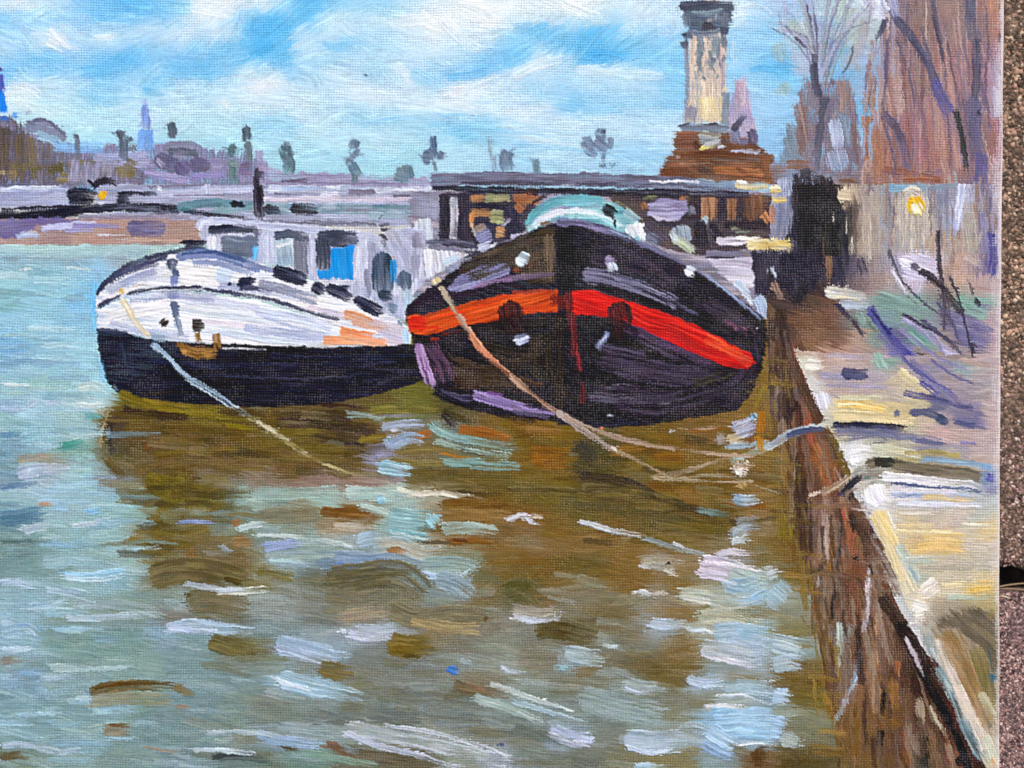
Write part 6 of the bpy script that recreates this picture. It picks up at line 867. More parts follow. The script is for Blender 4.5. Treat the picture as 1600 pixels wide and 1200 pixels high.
def pieces(txt, own, h=.75):
    for ln in txt.strip().split('\n'):
        f_ = ln.split('|'); new_piece(*own)
        kw = {}
        if len(f_) > 3:
            for q in f_[3].split():
                k_, v_ = q.split('='); kw[k_] = float(v_)
        kw.setdefault('h', h); kw.setdefault('fade', .8); kw['a'] = kw.get('a', 1.0) * .93
        if own[0] == 'painted_sky': kw['a'] *= .72
        P_ = pts_of(f_[2].strip()).mean(0); loc_ = COL[int(np.clip((P_[1] - PY0) / CELL, 0, GH - 1)), int(np.clip((P_[0] - PX0) / CELL, 0, GW - 1))].copy()
        st([hx(k_) * .89 + loc_ * .09 for k_ in f_[0].split()] if own[0] == 'painted_water' else f_[0].strip(), float(f_[1]) * (1.22 if own[0] == 'painted_water' else 1.0), f_[2].strip(), **kw)
pieces('''
#a9c8da #c0d8e4|15|600,690 625,694 640,688|dry=.05
#b4c4dc #a3b4d0|12|596,668 630,664 665,662|dry=.08
#c4cede #d6dcea|5|610,672 628,673
#8fa8cc #a4b8d4 #b4c4dc|15|604,700 616,692 640,684 664,690|h=.5
#a8dae8 #94c8da #bce4ee|19|590,728 614,733 644,736|h=.9
#8ab4b4 #94bcba|12|672,660 684,672 720,684 800,700|dry=.1 h=.45
#94a8a0|10|540,648 575,650 600,656|dry=.15
#a8c0b4|9|680,690 740,704 800,714|dry=.25
#84acaa|14|690,720 760,726 820,730|dry=.3
#9ab4a8 #a8c4bc|16|400,772 460,772 530,768|h=.45
#a8c8c4 #b8d0c8|18|540,770 590,772 640,776|h=.6
#a4d4e4 #90c8de|12|588,782 604,780|h=.9
#b4d0cc #c4dcd4|11|560,790 590,796 610,802|h=.7
#d8dcc4 #e4e6d4|8|620,762 650,772 690,770|h=.75
#e8e4d4 #f0ece0|8|650,772 690,770 730,778 764,782|h=.9
#6a4a1e #7c5824|15|690,788 740,784 790,778|h=.4
#7c5428 #6a441c #8a6434|15|500,800 560,802 600,806|h=.45
#8a8468 #7c7a64|20|404,806 450,806 500,802|h=.45
#94bec2 #84b0b8 #a4ccd0|44|604,818 640,822 676,826|h=.95 rnd=.3
#a8dce4 #94ccdc|16|670,806 684,822|h=.95
#6fa4ac|3|604,826 640,832 672,838|h=.6
#d4e8e8|3|610,832 650,840 676,843|h=.9
#a8c0bc #b4ccc4|16|690,826 740,826 778,832|h=.7
#9a7a4c #8a6a3a|16|690,800 750,804 800,808|h=.4
#7a4c1c #8a5a28|9|700,846 740,846 770,850|h=.5
#5c3414|4|708,843 730,846|h=.5
#b8b4a8 #c4b8a4|10|520,822 560,824 590,828|h=.6
#dfe8e4 #c4d4d0|5|400,836 450,838 490,842|h=.8
#c8dce0|6|490,842 520,848 552,854|h=.8
#a4c0d4 #b8d0e4|18|556,846 580,840 600,842|h=.75
#b0c8d4 #a4b8b8 #c4c0b0|22|580,856 620,852 660,866 700,860|h=.8
#9c6c38 #8c5c2c|9|604,862 622,860 634,868|h=.5
#94a8b0 #a8b8b4 #88a098|26|414,866 460,862 540,860|h=.6
#98a8dc #a8b8e4|12|412,856 440,852 470,848|h=.7
#a9c8cc #b8d4d8|9|420,876 470,880 510,884|h=.8
#7c94b4 #8ca4c0 #94a8bc|24|522,874 580,878 660,880|h=.55
#5c80dc #4870d4|5|528,880 550,886 572,888|h=.6
#8fa8ac #9cb4b0|26|660,884 720,886 742,896|h=.6
#b8d0f0 #cce0f8|8|656,896 690,902 715,898 734,884|h=.95
#94a8b4|24|680,904 710,912 740,932|h=.45
#6c5c2a #8a7a3c|12|400,892 430,896 462,902|h=.4 dry=.1
#706a4e #605a40 #7c765a|38|510,908 560,902 610,896 640,906 666,930|h=.75 rnd=.8
#5a543a #6c664c|10|520,902 580,894 640,892|h=.6
#88806a #7a745a|20|505,930 560,936 600,928|h=.6
#7c745c #8a8468 #706850|26|610,952 650,966 710,960 764,966|h=.65
#5c4c2c|7|756,964 766,970|h=.6
#a8946c #b09c70|16|640,968 690,980 750,984|dry=.15 h=.4
#a89878 #9c907c|18|530,966 570,960 610,956|dry=.2 h=.4
#d4dcee #bcc8e0|12|540,990 570,996 600,994 624,984|h=.9
#e6ecf8|6|533,982 540,989|h=.95
#c4cedc #aebac8|16|560,984 590,986 622,982|h=.6
#b8cce8 #c8d8f0 #a8c0d8|24|432,1006 480,1018 530,1032|h=.85
#a4bcd4 #94b0c4|12|430,1000 490,1010 540,1028|h=.6
#7a6428 #6c5820 #8a7438|30|604,1006 640,1010 676,1010|h=.6 rnd=.8
#54441c|5|630,1024 660,1026|h=.5
#847c58 #6c6444|16|330,1002 370,1014 420,1016|h=.55
#6c6238 #7c7448 #5c5430|24|326,1000 360,1010 400,1016|h=.6
#6e5c30 #7a6838|22|498,1044 530,1050 556,1056|h=.55 rnd=.8
#bcdcf0 #a8cce0 #cce4f4|26|436,1060 480,1072 530,1082 570,1092|h=.9 tap=.4
#dceaf6|5|430,1058 450,1068 490,1080|h=.95
#2a6ad0 #3f80dc #1c58c0|9|698,1044 718,1050|h=.8
#b8c4d4 #a8b8b4|7|718,1030 740,1040|h=.6
#e0e8f2 #d0dce8|6|782,1040 800,1050 826,1054|h=.9
#6c5c40 #7c6a4c|16|706,1070 740,1078 800,1086|h=.5
#8c7460|8|724,1068 760,1082|h=.5
#dce6e4 #c8d8d8|7|764,1068 800,1080 850,1098 900,1112|h=.9 tap=.6
#a8bcb8 #b8c8c0|14|740,1090 800,1108 850,1130|h=.55
#b8c4d0 #a8b4b0 #c8d0dc|20|540,1138 620,1152 720,1172 800,1190|h=.6
#d4dcf0 #c0cce4|8|540,1144 590,1164 660,1182 720,1200|h=.85
#c4ccd8|5|600,1134 680,1146 760,1170 795,1188|h=.75
#a8c4e4 #98b4d4|13|400,1146 440,1156 500,1164|h=.75
#8cb0c4 #9cbcc8|10|530,1168 560,1176|h=.6
#6a4a34 #7c5a40|11|508,1162 530,1170 560,1182|h=.55
#5c5444 #6c6450|14|560,1176 620,1188 680,1196|h=.4
#8fac9c #7ca090|10|470,1176 530,1186 590,1196|h=.45
#5c4c30 #4c3c24|5|440,1168 470,1174|h=.4
#4c5454 #5c6464|9|332,1184 370,1182 420,1188|h=.6
#3c4244|5|330,1184 360,1179 400,1180|h=.6
#dde8f0 #c4d8e4|7|300,1172 340,1172 400,1178|h=.8
#b8c8d0|6|320,1146 380,1144 440,1150|h=.6
#6c5630 #5c4824 #7c6840|14|138,1082 170,1074 220,1070 280,1074|h=.65
#8c8058 #9a9070|18|140,1096 200,1092 270,1096|h=.5 a=.8
#5a4018|4|146,1076 200,1068 276,1068|h=.6
#7c6c48|10|270,1072 290,1080 302,1088|h=.5
#7c6850 #8c7858 #94886c|16|162,1140 206,1140|h=.6 a=.9
#6a4c34|5|170,1133 206,1132|h=.6
#a88c74 #9c8068|8|276,1104 298,1107|h=.5 a=.8
#6c5434 #5c4628|10|0,1186 20,1180 50,1182|h=.5 a=.9
#c4d4e8 #b4c8dc|9|0,1166 40,1164 90,1174|h=.6
#b0c4dc|8|90,1176 128,1170|h=.6
#a8886c #947458|6|230,1168 280,1176|h=.5 a=.7
#8cb4e0 #7cacdc|8|30,1052 70,1050|h=.4 a=.6
#a4bcd0 #b4c8dc|11|60,1060 120,1056|h=.5 a=.7
#8c7058|9|0,1034 30,1028|h=.4 a=.7
#c0d4e8 #b0ccdc|9|0,1018 30,1016 52,1012|h=.7
#a8c4d8|16|0,990 40,984 56,996|h=.45 a=.8
#bcd4e4 #a8c8d8|15|0,970 20,968|h=.6
#94b8dc|6|24,977 46,977|h=.6
#cce0f0 #bcd4e4|9|102,964 140,966 200,962 244,962|h=.8
#a8bcc8 #98b0b4|14|110,948 180,944 250,960|h=.55 a=.8
#b4d8f0 #98ccec|10|98,898 140,900 198,892|h=.85
#c8e0ec|5|100,902 150,906 196,900|h=.8
#a8c8d4 #98bcc8|16|66,880 120,876 190,884|h=.5 a=.8
#b0c8e0 #bcd4e8|16|258,984 300,976 350,982 398,986|h=.7
#c8d4ec|7|262,980 310,986 340,986|h=.85
#a8c0d8 #b8d0e0|12|70,920 110,926 150,936|h=.6 a=.8
#b4cce0|11|0,912 30,910 56,916|h=.6
#a4c4d8 #b8d4e0|9|40,950 80,946 104,938|h=.6
#5c5034 #6c6040 #7c7048|34|232,904 280,892 340,896 386,910|h=.6 rnd=.8
#4c4020|8|350,904 380,912|h=.5
#6c5f40 #7a6e50|30|290,940 330,938 390,950|h=.6 rnd=.8
#5a4a28|6|290,930 300,928|h=.5
#d8dcd4 #e0e4dc|9|340,924 380,924 420,922|h=.7
#b8c8dc #c4d4e8|7|290,912 340,920 380,920|h=.5 a=.8
#94a8dc #8c9cc8|7|278,816 310,815 334,816|h=.6
#d8e4e4 #bcd4d4|9|370,828 390,822 420,818|h=.9
#8c6a44 #a07c54|14|365,846 400,846|h=.45
#9a6c40|8|360,818 380,814|h=.4
#a8c8e8|8|346,852 360,866|h=.4 a=.6
#c4d4e8 #d4deec|10|36,830 60,824 84,818|h=.8
#d8e0ec #c0d0e0|7|110,822 140,818 176,812|h=.7
#9cd0f0 #8cc4ec|7|136,800 158,797|h=.8
#9cccec|8|86,793 106,794|h=.5 a=.8
#c09878 #b08c6c|6|60,788 80,788|h=.5
#4c7490 #5c84a0 #6c90a4|20|0,812 40,806 70,800|h=.4 a=.9
#3c4c48 #5c7474|5|0,846 40,845 80,844|h=.4 a=.8
#7c9494 #6c8484|18|20,860 60,858|h=.3 a=.7
#b4c4dc #c8d4e8 #a4b4cc|16|26,742 60,734 110,736|h=.6
#c4d0e4|6|30,746 60,742|h=.7
#4c6c94 #6c88a8|8|0,762 30,758 60,756|h=.4 a=.8
#a09078 #b0a088|10|26,718 60,714 108,716|h=.4 a=.85
#3f8c84 #4c9890 #64a89c|11|96,698 120,694 134,690|h=.6
#5c8cb4|7|0,680 20,678 32,674|h=.4 a=.8
#d8e4e4 #ccdcdc|7|120,632 150,634 168,630|h=.8
#c4d4ec|6|70,632 100,628|h=.6
#dce8ec|5|8,600 46,603|h=.8
#b0c4e0 #a4bcd8|9|0,636 30,640 60,628|h=.5 a=.8
#d4dcd4 #c8d4cc|12|120,606 150,604 165,612|h=.5 a=.8
#b8a888|6|150,642 172,644|h=.4 a=.7
#6c90b0 #7c9cbc|6|0,566 60,564 130,568|h=.3 a=.6
''', ('painted_water', 'brush_stroke'))
pieces('''
#e6eaf2 #d4dcec|7|790,812 812,806 828,804|h=.9
#dce4f0|6|820,808 832,816 840,818|h=.9
#c4b8a8|6|830,806 850,808|h=.5
#e2eaf6 #d0dcec|7|904,814 940,824 970,832 1004,838|h=.95
#9cacb0|6|1004,840 1050,854 1110,870|h=.6
#dce4f0|4|1052,848 1070,856|h=.8
#b8b4a4|14|1000,878 1040,874 1070,880|h=.45 a=.8
#e0e4e4|5|1000,884 1020,888|h=.85
#dcdcd4|5|1036,890 1066,900|h=.85
#e6e0ec #d8d4e4|8|1120,868 1140,862 1166,866|h=.85
#e4dcf0 #d4cce4 #ece6f4|30|1092,886 1130,890 1160,900|h=.85 rnd=.2
#a8b8b4 #b8c8c0|26|1140,890 1170,904 1200,912|h=.65
#f0e8f4|5|1104,878 1140,882 1190,890|h=.95
#a8c4d4 #94b4c8 #b8d0dc|36|1132,922 1160,926 1196,916|h=.8
#bcdcf0 #a8d0ec|10|1146,938 1170,938 1198,926|h=1.0
#c4ccbc #b4bcac|18|1060,928 1100,932 1120,938|h=.6
#dcd8c8 #d0d8d4|8|1066,934 1110,942 1140,950 1170,944|h=.85
#b8bcb0 #a8b0a0|22|1110,936 1140,940 1176,938|h=.55
#b8d0e4 #ccdcec|8|1126,910 1150,914|h=.8
#e6e8ec #d8dce0|8|996,924 1010,928 1020,932|h=.85
#c8c0b0|5|1020,928 1040,924|h=.6
#5c5c3c #6c6848 #54522e|32|790,930 815,922 842,940|h=.5 rnd=.8
#e2eaf8 #d0dcf0|8|800,962 830,970 856,968 880,956|h=1.0
#b8b4a8|14|800,952 840,958 870,956|h=.45 a=.8
#54492a #605432 #4a4024|22|836,986 870,984 922,996|h=.5 rnd=.2
#cdd8e8 #bcd0e4 #dce6f2|15|1014,972 1036,976 1072,976|h=.9
#a8b4b0|8|1040,970 1080,978|h=.6
#d8e8f4|6|1070,982 1100,984 1118,990|h=.9
#c4c8b4 #b8c0b0 #ccd0c0|20|1090,966 1140,964 1190,978|h=.6
#a8c8e0 #bcd4e8 #98bcd4|28|1116,990 1160,988 1200,996|h=.8
#b8cce0 #a8bcd0|24|1130,1004 1170,1012 1210,1010|h=.75
#e4e2f0 #ece8f4|10|1094,1018 1130,1030 1170,1038 1192,1030|h=1.0
#c0c4c4 #b0bcc4|20|1096,1012 1140,1016 1180,1026|h=.6
#c8d8e0|6|940,1006 960,1010 970,1008|h=.8
#a8b0a8|18|930,998 960,1002|h=.45 a=.8
#a9bcc4 #b8ccd4|22|882,1020 910,1026 946,1030|h=.7
#a8ccd0 #94bcc4|9|872,1042 890,1044|h=.7
#7a5f34|14|900,1052 940,1050|h=.35 a=.7
#c8d8e8 #b8cce0|12|974,1072 1000,1080 1030,1078|h=.85
#a8b4b4|14|980,1066 1010,1072 1040,1072|h=.5
#d0e0f4 #bcd0e8|13|1072,1060 1100,1068 1136,1064|h=.95
#b8d4e4 #a8c8dc #c4dcec|22|1130,1078 1170,1074 1210,1080|h=.75
#dce8f4|5|1122,1088 1160,1088 1200,1100|h=.9
#a4b4b8 #98aca8|34|906,1090 960,1104 1040,1120|h=.5 a=.85
#e4e8f0|7|1100,1104 1130,1104 1160,1106|h=.8
#9cd0f4 #80c4f0 #b0d8f4|16|1112,1116 1140,1112|h=.9
#a8d0ec #b8dcf4 #98c4e4|40|1116,1132 1160,1130 1220,1132|h=.85 rnd=.2
#c4def4 #b0d0ec|22|1106,1140 1130,1156 1150,1166|h=.8
#e6eef8|5|1150,1164 1180,1160 1210,1162|h=.9
#a8c4e8 #94b8e0|14|1096,1162 1120,1174 1146,1184|h=.75
#c0cce8 #d0d8f0 #b0bcd8|20|858,1140 890,1154 926,1158|h=.9
#d8dcf0|6|860,1148 890,1160 920,1160|h=.95
#a8bcc8 #bccce0 #b0c4d0|30|974,1156 1020,1160 1076,1158|h=.85 rnd=.7
#ccdcf0|7|976,1164 1016,1176 1050,1168|h=.95
#bcdcf0|8|990,1198 1020,1197 1040,1202|h=.9
#4c3620 #5c4228|26|1176,1180 1200,1184|h=.4
#5c6a64|14|800,1140 840,1148 900,1166|h=.3 a=.6
#b0c8d4|6|800,1096 850,1110 920,1134|h=.6
#c8d4dc #d8e0e8|16|1196,898 1216,892|h=.6 a=.8
#b8d4e4 #a8c8dc|40|1206,920 1230,940|h=.6 a=.8
#a8c0cc #bcd0d8|26|1204,1004 1230,1010 1254,1016|h=.7
#c4d8ec #b4ccdc|24|1206,1040 1236,1036 1254,1040|h=.7
#b0d0f0 #c4e0f8|20|1206,1086 1236,1090|h=.75
#b0c0b8 #a0b0a8|18|1210,1110 1250,1110|h=.55 a=.8
#b8d8f8 #a8ccf0|30|1206,1134 1226,1140|h=.7
#c0d0d4|20|1220,1152 1250,1160|h=.5 a=.8
#a8784c #986840|18|1060,772 1110,786|h=.3 a=.5
#5c7c78 #7c9490|7|1090,796 1120,802 1140,806|h=.5
#a9c8e4 #94bce0 #bcd4e8|15|1144,780 1166,784 1188,782|h=1.0 rnd=.8
#ecdcd0 #f4ece4 #fbf6ec|20|1152,742 1160,732 1172,736|h=1.0 rnd=.7
#fdfaf4|9|1150,734 1158,742|h=1.0
#e0c890|12|1156,752 1166,764|h=.5 a=.8
#c4d0e0 #b0c4d4|16|1144,838 1160,828 1180,826|h=.6
#d8e4ec|9|1142,846 1160,844 1170,836|h=.85
#a8b4bc|18|1150,820 1190,816|h=.45 a=.7
#84c4f0 #6cb8ec #a4d4f4|19|1170,650 1178,660|h=.9 rnd=.7
#c4cff0 #b4c0e4 #d8dcf4|22|1146,676 1166,668 1182,662|h=.9
#f2f0ec #e8e4dc #d8c8a4|17|1138,690 1150,686 1162,684|h=1.0
#b8b8cc|12|1118,688 1136,684|h=.5 a=.7
#9cb0c4 #a8bcc8|8|1138,698 1170,696|h=.6
#d4d8e8|6|1046,672 1050,676|h=.9
#b8a490|3|1060,672 1100,670 1130,668|h=.4 dry=.4
''', ('painted_water', 'brush_stroke'))
# ropes of the red-banded barge
part('painted_red_banded_barge', 'painted_mooring_line')
st('#e0cf9c #d4c08c #eadcb8', 15, '678,434 684,446', h=.9, rnd=.7); st('#c8b8a0 #b4a490', 9, '688,446 700,466 716,492', h=.55); st('#b8a090 #c89c80', 9, '714,490 728,512 738,526', h=.55); st('#d88c6a #e09a78 #c87c5c', 11, '734,520 752,546 772,566 798,588', h=.55, w1=8); st('#b89078 #a88470 #c4a088', 10, '796,586 820,606 846,626 876,648', dry=.12, h=.5); st('#b4a49a #a0908a #c4b8b0', 11, '870,642 900,664 930,684 962,704', dry=.12, h=.45)
st('#b8a090 #a48c78', 8, '880,648 920,668 980,688 1060,702', dry=.12, h=.4); st('#a89078 #b49c84', 6, '1050,700 1110,708 1180,712', dry=.25, h=.35); st('#b09c80 #a48c6c', 6, '958,702 980,712 1012,728 1046,746', dry=.1, h=.4); st('#a8987c', 6, '1020,746 1100,752 1180,752', dry=.3, h=.35); st('#d4cabc', 6, '954,696 964,704', h=.6); st('#9a8c70', 7, '1040,748 1080,744 1140,746 1220,772', dry=.35); dab('#d8825c', 940, 670, 4, 3, 0, h=.6)
# thin accents in the sky
pieces('''
#eef6fc #f8fcfe #e2f0fa|12|78,44 90,56 104,70 128,78|h=.75
#f2f8fc #e6f2fa|16|72,62 88,70 100,76|h=.6
#e8f3fa|9|150,62 172,58 186,54|h=.6
#b9dffa #cde9fb|16|92,36 110,52 140,70|h=.5 a=.7
#f4fafc #eaf5fb|24|296,8 330,14 366,20|h=.55 a=.8
#bfe2f8|20|300,50 340,56 368,44|h=.5 a=.6
#9ccff4 #86c4f0|20|250,84 310,90 390,84|h=.5 a=.7
#6fc0f2 #82caf4|22|250,108 300,112 380,108|h=.5 a=.7
#5db8f0 #74c4f3|15|124,114 170,106 228,94|h=.45 a=.75
#88cdf4|18|120,142 160,160 200,150|h=.5 a=.6
#54b4ee #68bef1|12|222,140 244,144|h=.45 a=.8
#f0f8fb #e4f3fa|22|14,136 40,142 64,160|h=.6 a=.8
#e4f4f9|18|30,160 70,176 110,178|h=.5 a=.6
#f0f8fc|12|346,166 358,154|h=.55
#f4fafb #eef7fa|18|620,36 660,32 690,40|h=.6 a=.8
#f6fbfc #ecf6fb|26|720,14 760,24 800,10|h=.6 a=.8
#eaf5fb #f4fafc|18|690,30 720,60 754,84|h=.55 a=.7
#e9f6f9|18|840,-10 880,10 920,26|h=.65 a=.8
#f2f9fa #e6f4f7|14|876,4 906,18 940,30|h=.7 a=.8
#c3e3f8 #d4ecfa|16|520,30 550,50 590,76|h=.55 a=.7
#62bcf2|12|500,66 520,74 545,70|h=.45 a=.6
#4fb2ee #62bbf0|14|700,122 740,116 800,96|h=.5 a=.75
#8ed0f4|20|640,112 676,130 690,136|h=.5 a=.7
#e8f3fa #f2f8fc|14|616,100 632,116 640,134|h=.55 a=.7
#a8d8f4|14|588,92 592,112|h=.45 a=.7
#e4f1fa #f0f7fc|16|700,150 740,138 790,122|h=.6 a=.8
#f2f8fc #e8f3fb|18|400,144 420,132 432,120|h=.6 a=.85
#8ccdf0 #9cd4f2|9|560,196 620,186 700,182|h=.45 a=.8
#78c2ec #8ccdf0|8|700,204 750,198 800,206|h=.5 a=.8
#9ad2f0|9|400,200 440,198 480,194|h=.45 a=.8
#92cef0|6|680,178 740,182 800,190|h=.45 a=.7
#3fa9ec #54b4ef|9|916,84 950,82 984,92|h=.55
#44aeee|10|900,94 930,98 960,94|h=.5 a=.8
#54b6f0|12|836,44 860,36|h=.45 a=.7
#e2f1fa #edf6fc|18|800,120 840,102 880,90|h=.6 a=.8
#d8edfa #e6f3fc|16|900,108 960,114 1036,120|h=.55 a=.75
#7fc8f3|13|890,164 930,172 980,168|h=.45 a=.7
#b4dff5|7|800,192 870,206 950,210 1050,214|h=.5 a=.8
#9fd3f2|8|800,206 850,214 900,224|h=.5 a=.8
#d4ecf8|7|810,214 860,220 920,234|h=.55
#8ecbf0|7|800,226 880,232 960,244|h=.45 a=.7
#cfe9f6|5|800,244 880,248 960,250|h=.5 a=.6
#4fb2ea #64bcee|10|1170,110 1196,106 1224,114|h=.5
#d0e8fa #e0f0fc|20|1150,20 1180,16 1206,30|h=.5 a=.7
#cfe8f8|5|1144,60 1146,112|h=.5
''', ('painted_sky', 'brush_stroke'))
part('painted_sky', 'speck'); dab('#3c4060', 991, 94, 2.4, 2, 0, h=.9, rag=.3); new_piece('painted_sky', 'speck'); dab('#4a5878', 573, 117, 4, 1.8, -8, h=.8, rag=.3); new_piece('painted_sky', 'speck'); dab('#6a7890', 739, 180, 3, 1.3, 10, h=.6, rag=.3)
part('painted_water', 'speck'); dab('#2c2226', 1045, 879, 5, 2.6, -35, h=1.0, rag=.6); new_piece('painted_water', 'speck'); dab('#4c5660', 302, 1117, 2, 2, 0, h=.8, rag=.3); new_piece('painted_water', 'speck'); dab('#4a5a78', 784, 1163, 5, 3, 10, h=.5)
finish()
for _ in range(200):                                # cells no stroke reached go to the stroke next to them
    z = OWN == 0
    if not z.any(): break
    for ax, d in ((0, 1), (0, -1), (1, 1), (1, -1)):
        nb_ = np.roll(OWN, d, ax); m_ = (OWN == 0) & (nb_ > 0); OWN[m_] = nb_[m_]
yy_ = PY0 + np.arange(GH) * CELL
part('painted_bank', 'painted_lawn'); m_ = (OWN == OWN_IX[('painted_bank', 'painted_ground')]) & (yy_[:, None] > 447); OWN[m_] = CUR[0]  # lower stretch of the bank ground, cut off as its own part
part('painted_bank', 'painted_right_ground'); m_ = (OWN == OWN_IX[('painted_bank', 'painted_ground')]) & ((PX0 + np.arange(GW) * CELL)[None, :] > 1452); OWN[m_] = CUR[0]  # right-hand stretch of the same bank ground, no separate wall
part('painted_bank', 'painted_left_ground'); m_ = (OWN == OWN_IX[('painted_bank', 'painted_ground')]) & ((PX0 + np.arange(GW) * CELL)[None, :] < 1290); OWN[m_] = CUR[0]  # left-hand stretch of the bank ground, split at a vertical line, not a post
# ---------------------------------------------------------------- grid -> meshes
def edge_x(py):                                     # the right edge of the canvas bows in a little
    return np.interp(py, [-140, 0, 250, 500, 900, 1200, 1340], [1571, 1568.6, 1566.4, 1563.8, 1561.6, 1561.6, 1562])
jj, ii = np.mgrid[0:GH, 0:GW]
GX = (PX0 + ii * CELL).astype(np.float64); GY = (PY0 + jj * CELL).astype(np.float64)
xmax = PX0 + (GW - 1) * CELL
GX = GX + (edge_x(GY) - xmax) * np.clip((GX - 1440) / (xmax - 1440), 0, 1) ** 2
# bare primed canvas shows where the paint gives out at the edge
ed = (xmax - (PX0 + ii * CELL)) + (vn(GX / 3, GY / 14, 91) - .5) * 5 + (weave(GX, GY) - .5) * 2.5
em = np.maximum((1 - ss(ed, .6, 4.2)) * .8, ss(weave(GX, GY) * .55 + vn(GX / 2, GY / 2, 92) * .35 + vn(GX / 12, GY / 40, 93) * .5 - np.clip(ed, 0, 60) / 34 - .42, 0, .2) * .7 * (GX > 1500))
COL[:] = COL * (1 - em[..., None]) + np.array([.90, .87, .88], np.float32) * em[..., None]
lin = np.where(COL <= .04045, COL / 12.92, ((COL + .055) / 1.055) ** 2.4)
ALB = .90
lin = np.clip(lin * 1.01 - .018, .003, 1)
RGBA = np.concatenate([lin * ALB, THN[..., None]], 2).astype(np.float32).reshape(-1, 4)
blur = REL.copy()
HS = 1.25
drop = np.clip((3.0 - (xmax - (PX0 + ii * CELL))) / 3.0, 0, 1) ** 2 * 2.2      # rolls over the edge of the board
VX = ((GX - 800) * K); VY = ((600 - GY) * K); VZ = TOP + (np.clip(REL, 0, 1.9) * HS - drop) * K
VERT = np.stack([VX, VY, VZ], 2).astype(np.float32).reshape(-1, 3)

MAIN = {'painted_far_shore': 'painted_promenade', 'painted_column': 'painted_shaft', 'painted_right_trees': 'painted_undergrowth', 'painted_bare_tree': 'painted_crown',
        'painted_jetty': 'painted_background', 'painted_white_boat': 'painted_lower_hull', 'painted_red_banded_barge': 'painted_hull', 'painted_bank': 'painted_ground', 'painted_quay': 'painted_top'}
LAB = {'painted_sky': 'pale blue painted sky with white clouds', 'painted_water': 'painted river in grey, green and pale blue strokes', 'painted_reflection': 'olive brown painted reflection under the white boat',
       'painted_white_boat': 'painted white boat with black lower hull and blue windows', 'painted_red_banded_barge': 'painted black barge with a red band round its bow',
       'painted_quay': 'painted cream quay top with brown wall', 'painted_far_shore': 'painted far shore with bushes, cars and embankment', 'painted_column': 'painted stone column on a brown pedestal',
       'painted_right_trees': 'painted rust and mauve trees at the upper right', 'painted_bare_tree': 'painted grey bare tree', 'painted_jetty': 'painted dark jetty roof behind the barge', 'painted_bank': 'painted river bank with lit archway'}
painting = bpy.data.objects.new('oil_painting', None); scene.collection.objects.link(painting); painting.empty_display_size = .05
painting['label'] = 'oil painting of two moored barges on stretched canvas, lying on paving stones'; painting['category'] = 'painting'

i0 = int((-40 - PX0) / CELL); j0 = int((-40 - PY0) / CELL); j1 = int((1240 - PY0) / CELL)
q = 3
i0 -= i0 % q; j0 -= j0 % q; j1 -= j1 % q
cells = []; owner = []
a, b = np.mgrid[j0:j1, i0:GW - 1]; a = a.ravel(); b = b.ravel()
cells.append(np.stack([a * GW + b, (a + 1) * GW + b, (a + 1) * GW + b + 1, a * GW + b + 1], 1)); owner.append(OWN[a, b])
def coarse(ja, jb, ia, ib):
    a, b = np.mgrid[ja:jb - q + 1:q, ia:ib - q + 1:q]; a = a.ravel(); b = b.ravel()
    cells.append(np.stack([a * GW + b, (a + q) * GW + b, (a + q) * GW + b + q, a * GW + b + q], 1)); owner.append(OWN[a, b])
coarse(0, j0, 0, GW - 1); coarse(j1, GH - 1, 0, GW - 1); coarse(j0, j1, 0, i0)
cells = np.concatenate(cells).astype(np.int64); owner = np.concatenate(owner)
order = np.argsort(owner, kind='stable'); cells = cells[order]; owner = owner[order]
ids, starts = np.unique(owner, return_index=True); ends = np.append(starts[1:], len(owner))

def paint_mesh(name, qd):
    vs_, inv = np.unique(qd.ravel(), return_inverse=True)
    me = bpy.data.meshes.new(name)
    me.vertices.add(len(vs_)); me.vertices.foreach_set('co', VERT[vs_].ravel())
    me.loops.add(len(inv)); me.loops.foreach_set('vertex_index', inv.astype(np.int32).ravel())
    nq = len(qd); me.polygons.add(nq)
    me.polygons.foreach_set('loop_start', np.arange(0, nq * 4, 4, dtype=np.int32))
    me.polygons.foreach_set('use_smooth', np.ones(nq, bool))
    me.update(calc_edges=True)
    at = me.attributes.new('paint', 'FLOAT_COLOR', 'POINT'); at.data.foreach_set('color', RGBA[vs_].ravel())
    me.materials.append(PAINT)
    return me
groups = {}
for o_, s_, e_ in zip(ids, starts, ends):
    path = OWNERS[o_]
    if path[0] == 'canvas_ground': path = ('painted_bank',)
    if len(path) == 2 and MAIN.get(path[0]) == path[1]: path = (path[0],)
    many = path[-1] in ('brush_stroke', 'painted_tree', 'painted_deck_fender', 'painted_cabin_window', 'painted_porthole', 'painted_anchor', 'painted_post', 'painted_trunk', 'painted_branch', 'painted_mooring_line', 'painted_car', 'painted_hawse_pipe', 'painted_bow_light', 'speck', 'painted_shed', 'painted_sky_gap')
    key = path + ((int(o_),) if many else ())
    groups.setdefault(key, [path, []])[1].append(cells[s_:e_])
tops = {}
for key in sorted(groups, key=lambda k: len(groups[k][0])):
    path, cs = groups[key]; qd = np.concatenate(cs)
    if len(qd) < 6 and len(path) > 1: path = path[:1]
    ob = bpy.data.objects.new(path[-1], paint_mesh(path[-1], qd)); scene.collection.objects.link(ob)
    if len(path) == 1:
        ob.parent = painting
        if path[0] not in tops: tops[path[0]] = ob
        if path[0] in LAB: ob['label'] = LAB[path[0]]
    else:
        ob.parent = tops[path[0]]
